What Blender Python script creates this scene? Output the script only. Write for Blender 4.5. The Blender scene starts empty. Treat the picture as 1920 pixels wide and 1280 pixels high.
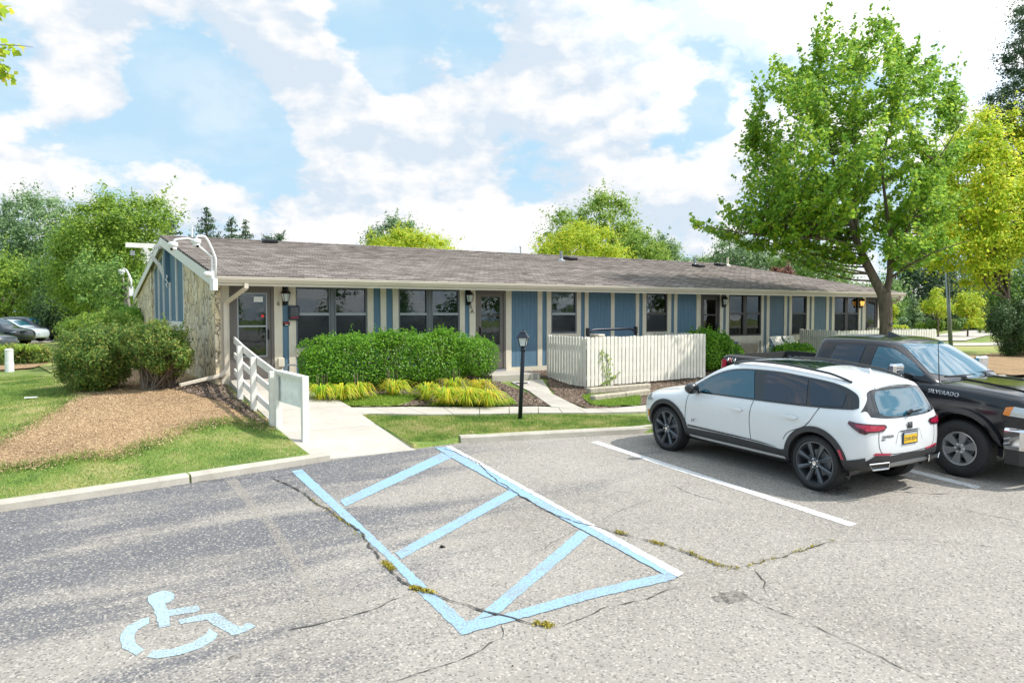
import bpy, bmesh, math, random
import numpy as np
from mathutils import Vector, Matrix, geometry
from mathutils.bvhtree import BVHTree
random.seed(7); RNG = np.random.default_rng(11)
SC = bpy.context.scene; COL = SC.collection
# ---------------------------------------------------------------- camera model (world x runs along the building, y into it, z up)
F = 1390.14; PSI = .5584; TH = .039; CZ = 2.6
cp, sp = math.cos(PSI), math.sin(PSI); ct, st_ = math.cos(TH), math.sin(TH)
def ray(px, py):
    u = (px-960)/F; v = -(py-640)/F
    return (sp*ct+u*cp+v*sp*st_, cp*ct-u*sp+v*cp*st_, -st_+v*ct)
def at_y(px, py, y): d = ray(px, py); t = y/d[1]; return Vector((d[0]*t, y, CZ+d[2]*t))
def at_x(px, py, x): d = ray(px, py); t = x/d[0]; return Vector((x, d[1]*t, CZ+d[2]*t))
def at_z(px, py, z): d = ray(px, py); t = (z-CZ)/d[2]; return Vector((d[0]*t, d[1]*t, z))
def at_d(px, py, t): d = ray(px, py); return Vector((d[0]*t, d[1]*t, CZ+d[2]*t))
# ---------------------------------------------------------------- terrain
def lotz(x, y):
    D = sp*x+cp*y
    return -.0366+.03*np.clip(D, -10, 16)
CURB = [(-90, 3.5), (-.54, 10.64), (1.62, 10.88), (3.74, 11.18), (6.04, 11.27), (9.35, 10.22), (12, 10.1), (27, 12.0), (36, 14.2), (70, 32), (400, 260)]
def yc(x): return np.interp(x, [p[0] for p in CURB], [p[1] for p in CURB])
def T(x, y):
    x = np.asarray(x, float); y = np.asarray(y, float)
    base = np.minimum(lotz(x, y)+.11, .5)
    dx = np.maximum(np.maximum(3.2-x, x-28.3)*.5, 0); dy = np.maximum(np.maximum(17.36-y, y-34), 0)
    d = np.hypot(dx, dy)
    f = np.clip(1-d/6.3, 0, 1)**1.7
    z = base+(.95-base)*f
    z = z+.03*np.sin(x*.7+1)*np.sin(y*.6)*np.clip((y-yc(x)-1)/4, 0, 1)*np.clip(1-f, 0, 1)
    m = np.exp(-((x-1.2)**2/6+(y-14.8)**2/5))*.10
    z = z+m*np.clip((y-yc(x)-.3)/1.5, 0, 1)
    z = z-.10*np.clip(1-np.abs(x-5.6)/.75, 0, 1)*np.clip(1-(y-yc(x))/1.6, 0, 1)
    rz = lotz(4.3, 11.42)+.006+np.maximum(y-11.42, 0)*.1295-.06
    return np.where((x > 3.385) & (x < 5.115) & (y < 17.3) & (y > 11.12), np.minimum(z, rz), z)
def hit(px, py, fn=T, dz=0):
    d = ray(px, py); t = 3.0; last = t
    while t < 600:
        if CZ+d[2]*t <= float(fn(d[0]*t, d[1]*t))+dz:
            lo, hi = last, t
            for _ in range(30):
                m = (lo+hi)/2
                if CZ+d[2]*m <= float(fn(d[0]*m, d[1]*m))+dz: hi = m
                else: lo = m
            return Vector((d[0]*hi, d[1]*hi, CZ+d[2]*hi))
        last = t; t *= 1.02
    return Vector((d[0]*t, d[1]*t, 0))
def lot(px, py, dz=0): return hit(px, py, lotz, dz)
# ---------------------------------------------------------------- objects
ORG = {}
def tag(o, label=None, cat=None, group=None, kind=None):
    if label: o['label'] = label
    if cat: o['category'] = cat
    if group: o['group'] = group
    if kind: o['kind'] = kind
    return o
def thing(name, label, cat, loc=(0, 0, 0), group=None, local=False):
    o = bpy.data.objects.new(name, None); COL.objects.link(o)
    o.empty_display_size = .2; o.location = loc
    ORG[o] = Vector((0, 0, 0)) if local else Vector(loc)
    return tag(o, label, cat, group)
def link_mesh(name, me, mats, parent=None, smooth=False):
    o = bpy.data.objects.new(name, me); COL.objects.link(o)
    for m in (mats if isinstance(mats, (list, tuple)) else [mats]): me.materials.append(m)
    if smooth:
        me.polygons.foreach_set('use_smooth', [True]*len(me.polygons))
    if parent:
        off = ORG[parent]; o.parent = parent; ORG[o] = off
        if off.length: me.transform(Matrix.Translation(-off))
    else: ORG[o] = Vector((0, 0, 0))
    return o
class MB:
    def __init__(s): s.v = []; s.f = []; s.m = []
    def add(s, vs, fs, mi=0):
        n = len(s.v); s.v += [tuple(v) for v in vs]; s.f += [tuple(i+n for i in f) for f in fs]; s.m += [mi]*len(fs); return s
    def box(s, x0, y0, z0, x1, y1, z1, mi=0):
        vs = [(x, y, z) for z in (z0, z1) for y in (y0, y1) for x in (x0, x1)]
        return s.add(vs, [(0, 2, 3, 1), (4, 5, 7, 6), (0, 1, 5, 4), (2, 6, 7, 3), (0, 4, 6, 2), (1, 3, 7, 5)], mi)
    def beam(s, p, q, w, h, up=(0, 0, 1), mi=0):
        p = Vector(p); q = Vector(q); d = (q-p).normalized(); up = Vector(up)
        a = d.cross(up).normalized()*w/2; b = a.cross(d).normalized()*h/2
        vs = [p-a-b, p+a-b, p+a+b, p-a+b, q-a-b, q+a-b, q+a+b, q-a+b]
        return s.add(vs, [(0, 3, 2, 1), (4, 5, 6, 7), (0, 1, 5, 4), (1, 2, 6, 5), (2, 3, 7, 6), (3, 0, 4, 7)], mi)
    def tube(s, pts, r, n=10, mi=0, cap=True):
        pts = [Vector(p) for p in pts]; rs = r if isinstance(r, (list, tuple)) else [r]*len(pts)
        rings = []; a = None
        for i, p in enumerate(pts):
            d = (pts[min(i+1, len(pts)-1)]-pts[max(i-1, 0)]).normalized()
            if a is None: a = d.orthogonal().normalized()
            else:
                a = a-d*a.dot(d); a = a.normalized() if a.length > 1e-6 else d.orthogonal().normalized()
            b = d.cross(a)
            rings.append([p+(a*math.cos(2*math.pi*k/n)+b*math.sin(2*math.pi*k/n))*rs[i] for k in range(n)])
        vs = [v for rg in rings for v in rg]; fs = []
        for i in range(len(pts)-1):
            for k in range(n): fs.append((i*n+k, i*n+(k+1) % n, (i+1)*n+(k+1) % n, (i+1)*n+k))
        if cap: fs.append(tuple(range(n-1, -1, -1))); fs.append(tuple((len(pts)-1)*n+k for k in range(n)))
        return s.add(vs, fs, mi)
    def lathe(s, c, prof, n=24, axis='z', mi=0, cap=True):
        c = Vector(c); vs = []; fs = []
        for r, h in prof:
            for k in range(n):
                A = 2*math.pi*k/n; a, b = r*math.cos(A), r*math.sin(A)
                vs.append(c+Vector({'z': (a, b, h), 'x': (h, a, b), 'y': (b, h, a)}[axis]))
        for i in range(len(prof)-1):
            for k in range(n): fs.append((i*n+k, i*n+(k+1) % n, (i+1)*n+(k+1) % n, (i+1)*n+k))
        if cap:
            fs.append(tuple(range(n-1, -1, -1))); fs.append(tuple((len(prof)-1)*n+k for k in range(n)))
        return s.add(vs, fs, mi)
    def prism(s, poly, z0, z1, mi=0):      # poly ccw in xy
        n = len(poly); vs = [(x, y, z0) for x, y in poly]+[(x, y, z1) for x, y in poly]
        fs = [tuple(range(n-1, -1, -1)), tuple(range(n, 2*n))]+[(i, (i+1) % n, n+(i+1) % n, n+i) for i in range(n)]
        return s.add(vs, fs, mi)
    def slab(s, poly, off, mi=0):          # any planar 3d polygon, thickened by the vector off
        n = len(poly); off = Vector(off); vs = [Vector(p) for p in poly]+[Vector(p)+off for p in poly]
        fs = [tuple(range(n-1, -1, -1)), tuple(range(n, 2*n))]+[(i, (i+1) % n, n+(i+1) % n, n+i) for i in range(n)]
        return s.add(vs, fs, mi)
    def mesh(s, name, bevel=0):
        me = bpy.data.meshes.new(name); me.from_pydata(s.v, [], s.f)
        me.polygons.foreach_set('material_index', s.m); me.update()
        bm = bmesh.new(); bm.from_mesh(me); bmesh.ops.recalc_face_normals(bm, faces=bm.faces)
        if bevel: bmesh.ops.bevel(bm, geom=list(bm.edges), offset=bevel, segments=1, affect='EDGES', clamp_overlap=True)
        bm.to_mesh(me); bm.free(); return me
    def build(s, name, mats, parent=None, smooth=False, bevel=0):
        return link_mesh(name, s.mesh(name, bevel), mats, parent, smooth)
def copy_tree(o, parent=None):
    c = o.copy(); COL.objects.link(c)
    if parent: c.parent = parent
    for ch in list(o.children): copy_tree(ch, c)
    return c
def text_mb(txt, size, depth=.004, shear=0, spacing=1):
    cu = bpy.data.curves.new('txt', 'FONT'); cu.body = txt; cu.size = size; cu.extrude = depth/2; cu.shear = shear
    cu.align_x = 'CENTER'; cu.align_y = 'CENTER'; cu.space_character = spacing
    o = bpy.data.objects.new('txt', cu); COL.objects.link(o)
    me = bpy.data.meshes.new_from_object(o.evaluated_get(bpy.context.evaluated_depsgraph_get()))
    bpy.data.objects.remove(o)
    return me
def text(name, txt, size, mat, parent, origin, right, up, **k):
    me = text_mb(txt, size, **k); r = Vector(right).normalized(); u = Vector(up).normalized(); n = r.cross(u)
    M = Matrix((r, u, n)).transposed().to_4x4(); M.translation = Vector(origin); me.transform(M)
    return link_mesh(name, me, mat, parent)
# ---------------------------------------------------------------- materials
class NT:
    def __init__(s, name):
        s.m = bpy.data.materials.new(name); s.m.use_nodes = True; s.t = s.m.node_tree
        s.b = s.t.nodes['Principled BSDF']; s.o = s.t.nodes['Material Output']
    def n(s, typ, **k):
        nd = s.t.nodes.new(typ)
        for a, b in k.items():
            if a[0] == '_': nd.inputs[int(a[1:]) if a[1:].isdigit() else a[1:].replace('_', ' ')].default_value = b
            else: setattr(nd, a, b)
        return nd
    def l(s, a, b): s.t.links.new(a, b)
    def ramp(s, src, stops, interp='LINEAR'):
        r = s.n('ShaderNodeValToRGB'); cr = r.color_ramp; cr.interpolation = interp
        while len(cr.elements) < len(stops): cr.elements.new(.5)
        for e, (p, c) in zip(cr.elements, stops):
            e.position = p; e.color = (c, c, c, 1) if isinstance(c, (int, float)) else (*c, 1)
        s.l(src, r.inputs[0]); return r.outputs[0]
    def coord(s, scale=(1, 1, 1), rot=(0, 0, 0), kind='pos'):
        if kind == 'pos': src = s.n('ShaderNodeNewGeometry').outputs['Position']
        else: src = s.n('ShaderNodeTexCoord').outputs['Object']
        mp = s.n('ShaderNodeMapping'); mp.inputs['Scale'].default_value = scale; mp.inputs['Rotation'].default_value = rot
        s.l(src, mp.inputs[0]); return mp.outputs[0]
    def noise(s, co, scale, detail=4, rough=.55, dist=0):
        n = s.n('ShaderNodeTexNoise'); n.inputs['Scale'].default_value = scale; n.inputs['Detail'].default_value = detail
        n.inputs['Roughness'].default_value = rough; n.inputs['Distortion'].default_value = dist
        s.l(co, n.inputs['Vector']); return n.outputs['Fac']
    def vor(s, co, scale, feature='F1', out='Distance'):
        n = s.n('ShaderNodeTexVoronoi', feature=feature); n.inputs['Scale'].default_value = scale; s.l(co, n.inputs['Vector']); return n.outputs[out]
    def mix(s, f, a, b, mode='MIX'):
        m = s.n('ShaderNodeMix', data_type='RGBA', blend_type=mode)
        for i, v in ((0, f), (6, a), (7, b)):
            if hasattr(v, 'is_output'): s.l(v, m.inputs[i])
            elif i == 0: m.inputs[0].default_value = v
            else: m.inputs[i].default_value = (*v, 1)
        return m.outputs[2]
    def math(s, op, a, b=0, clamp=False):
        m = s.n('ShaderNodeMath', operation=op, use_clamp=clamp)
        for i, v in ((0, a), (1, b)):
            if hasattr(v, 'is_output'): s.l(v, m.inputs[i])
            else: m.inputs[i].default_value = v
        return m.outputs[0]
    def bump(s, h, strength=.3, dist=.01):
        b = s.n('ShaderNodeBump'); b.inputs['Strength'].default_value = strength; b.inputs['Distance'].default_value = dist
        s.l(h, b.inputs['Height']); s.l(b.outputs[0], s.b.inputs['Normal'])
    def col(s, c):
        if hasattr(c, 'is_output'): s.l(c, s.b.inputs['Base Color'])
        else: s.b.inputs['Base Color'].default_value = (*c, 1)
    def set(s, rough=.6, metal=0, spec=.5, **k):
        s.b.inputs['Roughness'].default_value = rough; s.b.inputs['Metallic'].default_value = metal; s.b.inputs['Specular IOR Level'].default_value = spec
        return s.m
def plain(name, c, rough=.6, metal=0, spec=.5, var=.12, scale=6, bump=0, coat=0, streak=0):
    k = NT(name); co = k.coord(kind='obj'); f = k.noise(co, scale, 5)
    lo = tuple(v*(1-var) for v in c); hi = tuple(min(1, v*(1+var)) for v in c)
    k.col(k.ramp(f, [(.3, lo), (.7, hi)]))
    if streak:
        cc = k.ramp(f, [(.3, lo), (.7, hi)]); s1 = k.ramp(k.noise(k.coord((1, 1, .12), kind='obj'), 11, 5, .7), [(.52, 0), (.72, streak)]); cc = k.mix(s1, cc, tuple(v*.62 for v in c)); cc = k.mix(k.ramp(k.noise(co, 26, 4, .8), [(.62, 0), (.75, streak)]), cc, tuple(v*.5 for v in c)); k.col(cc)
    if bump: k.bump(k.noise(co, scale*12, 3), bump, .005)
    if coat: k.b.inputs['Coat Weight'].default_value = coat; k.b.inputs['Coat Roughness'].default_value = .03
    return k.set(rough, metal, spec)
M = {}
def mats():
    # asphalt: tan worn aggregate with what is left of a blue-black seal coat
    k = NT('asphalt'); co = k.coord()
    big = k.noise(k.coord((.30, 1.3, 1), (0, 0, -.30)), .8, 6, .6, .6)
    sx = k.n('ShaderNodeSeparateXYZ'); k.l(co, sx.inputs[0])
    gx = k.n('ShaderNodeMapRange'); k.l(sx.outputs[0], gx.inputs[0]); gx.inputs[1].default_value = -1; gx.inputs[2].default_value = 7.5; gx.inputs[3].default_value = .13; gx.inputs[4].default_value = -.14
    gy = k.n('ShaderNodeMapRange'); k.l(sx.outputs[1], gy.inputs[0]); gy.inputs[1].default_value = 4.2; gy.inputs[2].default_value = 10.5; gy.inputs[3].default_value = -.14; gy.inputs[4].default_value = .12
    m = k.math('ADD', big, k.math('ADD', gx.outputs[0], gy.outputs[0]))
    fine = k.noise(co, 45, 3, .7)
    seal = k.ramp(k.math('ADD', m, k.math('MULTIPLY', k.math('SUBTRACT', fine, .5), .55)), [(.48, 0), (.63, .92)])
    worn = k.ramp(k.noise(co, .5, 4), [(.3, (.25, .228, .202)), (.7, (.325, .30, .27))])
    base = k.mix(seal, worn, (.108, .11, .124))
    sp1 = k.vor(co, 62, out='Color'); sb = k.n('ShaderNodeSeparateColor'); k.l(sp1, sb.inputs[0])
    c = k.mix(k.ramp(sb.outputs[0], [(.0, .7), (.28, .0)]), base, (.06, .058, .057))
    c = k.mix(k.ramp(sb.outputs[1], [(.76, .0), (.98, .55)]), c, (.56, .51, .45))
    c = k.mix(k.ramp(k.noise(co, 1.7, 5, .6), [(.60, 0), (.78, .35)]), c, (.16, .15, .14))
    k.col(c); k.bump(sb.outputs[0], .35, .006); M['asphalt'] = k.set(.85, spec=.3)
    def paint(name, c, wear):
        k = NT(name); co = k.coord(); f = k.noise(co, 55, 4, .7); g = k.noise(co, 2.3, 3)
        w = k.ramp(k.math('ADD', f, k.math('MULTIPLY', g, .35)), [(wear, 0), (wear+.12, .8)])
        cc = k.ramp(g, [(.3, tuple(v*.88 for v in c)), (.7, c)])
        k.col(k.mix(w, cc, (.22, .21, .20))); k.bump(k.vor(co, 75), .25, .004); return k.set(.6)
    M['blue_paint'] = paint('blue_paint', (.27, .455, .62), .655); M['white_paint'] = paint('white_paint', (.72, .72, .72), .69)
    M['faded_blue'] = paint('faded_blue', (.38, .56, .66), .63)
    k = NT('concrete'); co = k.coord(); f = k.noise(co, 1.3, 6, .6); g = k.noise(co, 40, 3)
    c = k.ramp(f, [(.3, (.37, .34, .295)), (.7, (.49, .455, .405))]); c = k.mix(k.ramp(g, [(.62, 0), (.8, .5)]), c, (.30, .27, .23)); c = k.mix(k.ramp(k.noise(co, 2.8, 6, .7), [(.56, 0), (.74, .45)]), c, (.28, .25, .21))
    k.col(c); k.bump(g, .3, .004); M['concrete'] = k.set(.85, spec=.3)
    k = NT('curb_concrete'); co = k.coord(); f = k.noise(co, 3, 6, .65); g = k.noise(co, 50, 3); rz = k.noise(co, 2.1, 2, .5, 1)
    c = k.ramp(f, [(.3, (.36, .33, .28)), (.7, (.50, .47, .41))]); c = k.mix(k.ramp(g, [(.58, 0), (.78, .6)]), c, (.2, .18, .15))
    c = k.mix(k.ramp(rz, [(.70, 0), (.75, .7)]), c, (.42, .19, .08)); k.col(c); k.bump(g, .5, .006); M['curb'] = k.set(.9, spec=.3)
    k = NT('lawn'); co = k.coord(); f = k.noise(co, .7, 6, .65); g = k.noise(co, 30, 4, .7)
    c = k.ramp(f, [(.30, (.10, .18, .035)), (.48, (.19, .27, .06)), (.62, (.40, .36, .15))])
    c = k.mix(k.ramp(g, [(.35, .6), (.6, 0)]), c, (.05, .085, .02)); k.col(c); k.bump(g, .8, .03); M['lawn'] = k.set(.9, spec=.2)
    k = NT('dry_lawn'); co = k.coord(); f = k.noise(co, .15, 6, .65); g = k.noise(co, 4, 4, .7)
    c = k.ramp(f, [(.35, (.36, .33, .13)), (.6, (.26, .33, .08))]); c = k.mix(k.ramp(g, [(.4, .4), (.6, 0)]), c, (.16, .17, .06)); k.col(c); M['dry_lawn'] = k.set(.95, spec=.2)
    def mulch(name, a, b, d, sc):
        k = NT(name); co = k.coord((1, 1.0, 1)); v = k.vor(k.coord((1, 1.6, 1), (0, 0, .5)), sc, out='Color'); s = k.n('ShaderNodeSeparateColor'); k.l(v, s.inputs[0])
        c = k.ramp(s.outputs[0], [(.1, d), (.45, a), (.9, b)]); c = k.mix(k.ramp(k.noise(co, .9, 5), [(.5, 0), (.75, .55)]), c, d); k.col(c)
        k.bump(s.outputs[1], .9, .025); return k.set(.9, spec=.2)
    M['mulch'] = mulch('wood_chip_mulch', (.38, .245, .13), (.58, .41, .24), (.17, .11, .065), 52)
    M['dark_mulch'] = mulch('dark_mulch', (.12, .085, .06), (.26, .19, .14), (.05, .035, .026), 34)
    # building
    def t111(name, c):
        k = NT(name); co = k.coord(kind='obj'); f = k.noise(k.coord((1, 1, .1), kind='obj'), 14, 4)
        s = k.n('ShaderNodeSeparateXYZ'); k.l(co, s.inputs[0])
        w = k.math('FRACT', k.math('MULTIPLY', k.math('ADD', s.outputs[0], s.outputs[1]), 8.0)); gr = k.ramp(w, [(.0, 0), (.05, 1), (.95, 1), (1, 0)])
        cc = k.ramp(f, [(.3, tuple(v*.85 for v in c)), (.7, tuple(v*1.12 for v in c))]); k.col(k.mix(gr, tuple(v*.72 for v in c), cc)); k.bump(gr, .5, .006); return k.set(.7, spec=.3)
    M['siding'] = t111('blue_siding', (.105, .19, .27)); M['slate'] = t111('slate_siding', (.13, .19, .245))
    M['trim'] = plain('cream_trim', (.66, .60, .49), .6, var=.07, scale=3, bump=.1, streak=.35)
    M['white'] = plain('white_paint_wood', (.78, .76, .72), .55, var=.08, scale=9, bump=.15, streak=.3)
    M['gutter'] = plain('cream_metal', (.60, .53, .44), .4, var=.06, scale=1.5)
    M['gutter_lip'] = plain('pale_cream_metal', (.70, .65, .57), .4, var=.04, scale=1.5)
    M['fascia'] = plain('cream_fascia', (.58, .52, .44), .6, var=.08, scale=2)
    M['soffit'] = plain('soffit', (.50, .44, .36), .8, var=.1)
    M['brown'] = plain('grey_brown_paint', (.13, .115, .105), .5, var=.06, scale=2)
    M['dark_brown'] = plain('dark_brown_paint', (.045, .04, .037), .45, var=.08)
    M['frame_grey'] = plain('grey_window_frame', (.13, .14, .155), .45, .2, var=.05)
    M['alu'] = plain('grey_aluminium', (.30, .32, .34), .4, .3, var=.04)
    M['black'] = plain('black_metal', (.012, .012, .014), .4, .3, var=.2)
    M['navy'] = plain('dark_blue_black_metal', (.016, .022, .038), .35, .2, var=.2)
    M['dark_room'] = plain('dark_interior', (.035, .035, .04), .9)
    M['blind'] = plain('blind_vinyl', (.50, .55, .53), .6, var=.04)
    M['plastic_white'] = plain('white_plastic', (.78, .79, .80), .35, var=.02)
    M['red'] = plain('red_plastic', (.75, .03, .03), .4, var=.03)
    M['pale_board'] = plain('weathered_pale_board', (.86, .88, .87), .6, var=.14, scale=5, bump=.2)
    k = NT('flagstone'); co = k.coord((1, 1, .9), kind='obj'); n = k.n('ShaderNodeTexNoise'); n.inputs['Scale'].default_value = 3.2; n.inputs['Detail'].default_value = 6; k.l(co, n.inputs['Vector'])
    w = k.mix(.22, co, n.outputs['Color'], 'LINEAR_LIGHT'); ed = k.vor(w, 2.6, 'DISTANCE_TO_EDGE'); cell = k.vor(w, 2.6, out='Color'); s = k.n('ShaderNodeSeparateColor'); k.l(cell, s.inputs[0])
    g = k.noise(k.coord((1, 1, .8), kind='obj'), 5, 7, .68, .5)
    c = k.ramp(s.outputs[0], [(.1, (.72, .57, .36)), (.4, (.88, .76, .55)), (.65, (.76, .66, .50)), (.9, (.86, .70, .45))])
    c = k.mix(k.ramp(g, [(.54, 0), (.72, .38)]), c, (.55, .40, .22)); c = k.mix(k.ramp(g, [(.26, .5), (.32, 0)]), c, (.34, .30, .24))
    fis = k.ramp(k.math('ABSOLUTE', k.math('SUBTRACT', k.noise(k.coord((1, 1, .55), (0, 0, 0), 'obj'), 2.6, 7, .62, .8), .5)), [(.0, 1), (.016, 0)]); c = k.mix(k.math('MULTIPLY', fis, .85), c, (.14, .115, .09))
    crk = k.math('MULTIPLY', k.ramp(ed, [(.0, 1), (.045, 0)]), k.ramp(k.noise(co, 3, 3), [(.36, .3), (.5, 1)])); c = k.mix(crk, c, (.15, .12, .09)); k.col(c)
    k.bump(k.math('ADD', k.ramp(ed, [(0, 0), (.12, .6)]), k.math('MULTIPLY', g, .8)), .9, .06); M['stone'] = k.set(.9, spec=.2)
    k = NT('shingles'); co = k.coord(kind='obj'); br = k.n('ShaderNodeTexBrick'); mo = k.n('ShaderNodeMapping'); mo.inputs['Location'].default_value = (0, .068, 0); k.l(co, mo.inputs[0]); k.l(mo.outputs[0], br.inputs[0]); br.offset = .37; br.squash = 1
    for a, v in (('Scale', 1), ('Brick Width', .33), ('Row Height', .142), ('Mortar Size', .011), ('Mortar Smooth', .3), ('Bias', 0)): br.inputs[a].default_value = v
    br.inputs['Color1'].default_value = (0, 0, 0, 1); br.inputs['Color2'].default_value = (1, 1, 1, 1); br.inputs['Mortar'].default_value = (.2, .2, .2, 1)
    f = k.noise(k.coord((.25, 1.6, 1), kind='obj'), 1.1, 6, .7)
    c = k.ramp(br.outputs[0], [(0, (.13, .11, .098)), (.5, (.235, .205, .188)), (1, (.38, .34, .315))]); c = k.mix(k.ramp(f, [(.45, .0), (.68, .5)]), c, (.19, .15, .135))
    c = k.mix(k.ramp(k.noise(k.coord((.3, 1.6, 1), kind='obj'), .8, 6), [(.45, 0), (.7, .3)]), c, (.50, .45, .42))
    c = k.mix(k.math('MULTIPLY', br.outputs['Fac'], .9), c, (.04, .034, .032)); c = k.mix(k.ramp(k.noise(co, 60, 2), [(.55, 0), (.75, .4)]), c, (.33, .3, .28)); k.col(c)
    k.bump(k.math('SUBTRACT', br.outputs[0], k.math('MULTIPLY', br.outputs['Fac'], 1)), .6, .02); M['shingle'] = k.set(.95, spec=.15)
    # glass: tinted see-through plus a mirror coat
    def glass(name, tint, refl, rough=.01, ior=1.5):
        k = NT(name); tr = k.n('ShaderNodeBsdfTransparent'); tr.inputs[0].default_value = (*tint, 1); gl = k.n('ShaderNodeBsdfGlossy'); gl.inputs['Roughness'].default_value = rough; gl.inputs['Color'].default_value = (.95, .98, 1, 1)
        fr = k.n('ShaderNodeFresnel'); fr.inputs[0].default_value = ior; ad = k.math('ADD', fr.outputs[0], refl, True); mx = k.n('ShaderNodeMixShader')
        bp = k.n('ShaderNodeBump'); bp.inputs['Strength'].default_value = .06; bp.inputs['Distance'].default_value = .02; k.l(k.noise(k.coord(kind='obj'), 2.5, 2), bp.inputs['Height']); k.l(bp.outputs[0], gl.inputs['Normal'])
        k.l(ad, mx.inputs[0]); k.l(tr.outputs[0], mx.inputs[1]); k.l(gl.outputs[0], mx.inputs[2]); k.l(mx.outputs[0], k.o.inputs[0]); return k.m
    M['glass'] = glass('window_glass', (.55, .62, .64), .02)
    k = NT('insect_screen'); tr = k.n('ShaderNodeBsdfTransparent'); df = k.n('ShaderNodeBsdfDiffuse'); df.inputs[0].default_value = (.06, .065, .075, 1); mx = k.n('ShaderNodeMixShader'); mx.inputs[0].default_value = .62
    k.l(tr.outputs[0], mx.inputs[1]); k.l(df.outputs[0], mx.inputs[2]); k.l(mx.outputs[0], k.o.inputs[0]); M['screen'] = k.m
    k = NT('car_glass'); k.col((.012, .085, .135)); k.b.inputs['Coat Weight'].default_value = .6; k.b.inputs['Coat Roughness'].default_value = .0; M['car_glass'] = k.set(.02, spec=.8)
    k = NT('car_glass_tint'); k.col((.005, .012, .03)); k.b.inputs['Coat Weight'].default_value = .5; k.b.inputs['Coat Roughness'].default_value = .0; M['car_glass_dark'] = k.set(.02, spec=.7)
    def carp(name, c, coat=1, rough=.35, metal=0):
        k = NT(name); f = k.noise(k.coord(kind='obj'), 2, 3); k.col(k.ramp(f, [(.3, tuple(v*.97 for v in c)), (.7, c)])); k.b.inputs['Coat Weight'].default_value = coat; k.b.inputs['Coat Roughness'].default_value = .04; return k.set(rough, metal)
    M['car_white'] = carp('white_car_paint', (.74, .76, .78)); M['car_black'] = carp('black_car_paint', (.006, .007, .012), .35, .18)
    M['car_grey'] = carp('grey_car_paint', (.055, .065, .085)); M['car_dark'] = carp('dark_car_paint', (.02, .03, .035)); M['car_silver'] = carp('silver_car_paint', (.50, .56, .62))
    M['gloss_black'] = carp('gloss_black', (.008, .008, .01), .8, .2); M['cladding'] = plain('dark_plastic_cladding', (.035, .035, .038), .5, var=.15, scale=8)
    M['tyre'] = plain('tyre_rubber', (.022, .022, .023), .75, var=.2, scale=20, bump=.2); M['dark_rim'] = plain('dark_alloy', (.12, .13, .145), .3, .6, var=.05)
    M['alloy'] = plain('silver_alloy', (.55, .56, .58), .28, .7, var=.05); M['chrome'] = plain('chrome', (.72, .73, .75), .06, 1, var=.02)
    M['seam'] = plain('panel_gap', (.03, .03, .03), .9); M['tail_red'] = carp('tail_lamp_red', (.42, .008, .05), 1, .12); M['tail_dark'] = carp('tail_lamp_dark', (.07, .006, .02), 1, .12)
    M['amber'] = carp('amber_lens', (.75, .22, .01), 1, .15); M['lens'] = carp('clear_lens', (.55, .58, .60), 1, .06, .4); M['plate_yellow'] = plain('plate_yellow', (.80, .50, .02), .5); M['plate_blue'] = plain('plate_blue', (.02, .035, .07), .5)
    M['bedliner'] = plain('grey_bed_liner', (.14, .15, .17), .6, var=.1); M['badge'] = plain('silver_badge', (.60, .64, .70), .25, .5); M['badge_dark'] = plain('dark_badge', (.05, .05, .055), .3, .4); M['red_badge'] = plain('red_badge', (.6, .03, .03), .4)
    k = NT('lamp_glass'); k.col((.62, .66, .66)); M['lamp_glass'] = k.set(.25)
    k = NT('lit_lamp'); k.col((.8, .5, .2)); k.b.inputs['Emission Color'].default_value = (1, .45, .08, 1); k.b.inputs['Emission Strength'].default_value = 1.3; M['lit'] = k.set(.3)
    # vegetation
    def leaf(name, cols, trans=.35, rough=.5, patch=0):
        k = NT(name); g = k.n('ShaderNodeNewGeometry'); f = k.noise(k.coord(), .55, 3); r = k.math('ADD', k.math('MULTIPLY', g.outputs['Random Per Island'], .62 if not patch else .40), k.math('MULTIPLY', f, .42) if not patch else k.math('MULTIPLY', k.math('SUBTRACT', k.noise(k.coord(), 1.1, 5, .65), .38), patch))
        n = len(cols); c = k.ramp(r, [((i+.5)/n*.9+.05, c) for i, c in enumerate(cols)]); k.col(c); k.set(rough, spec=.35)
        tl = k.n('ShaderNodeBsdfTranslucent'); hs = k.mix(.5, c, (.9, 1, .25), 'MULTIPLY'); k.l(c, tl.inputs[0]); br = k.n('ShaderNodeBrightContrast'); k.l(c, br.inputs[0]); br.inputs[1].default_value = .05; k.l(br.outputs[0], tl.inputs[0])
        mx = k.n('ShaderNodeMixShader'); mx.inputs[0].default_value = trans; k.l(k.b.outputs[0], mx.inputs[1]); k.l(tl.outputs[0], mx.inputs[2]); k.l(mx.outputs[0], k.o.inputs[0]); return k.m
    M['maple'] = leaf('maple_leaf', [(.09, .23, .015), (.16, .35, .02), (.27, .47, .025), (.50, .62, .035)], .5)
    M['maple_yellow'] = leaf('yellow_maple_leaf', [(.30, .50, .02), (.48, .66, .03), (.66, .74, .035), (.88, .74, .05)], .55)
    M['tree_mid'] = leaf('mid_green_leaf', [(.07, .155, .03), (.12, .25, .045), (.19, .33, .065), (.30, .43, .09)], .38)
    M['tree_blue'] = leaf('grey_green_leaf', [(.085, .165, .07), (.14, .25, .10), (.21, .33, .14), (.30, .42, .18)], .38)
    M['tree_bright'] = leaf('bright_leaf', [(.10, .21, .02), (.17, .31, .03), (.27, .41, .04), (.40, .50, .06)], .42)
    M['tree_yellow'] = leaf('yellow_leaf', [(.24, .40, .02), (.38, .54, .025), (.54, .62, .03), (.72, .62, .04)], .46)
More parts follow.
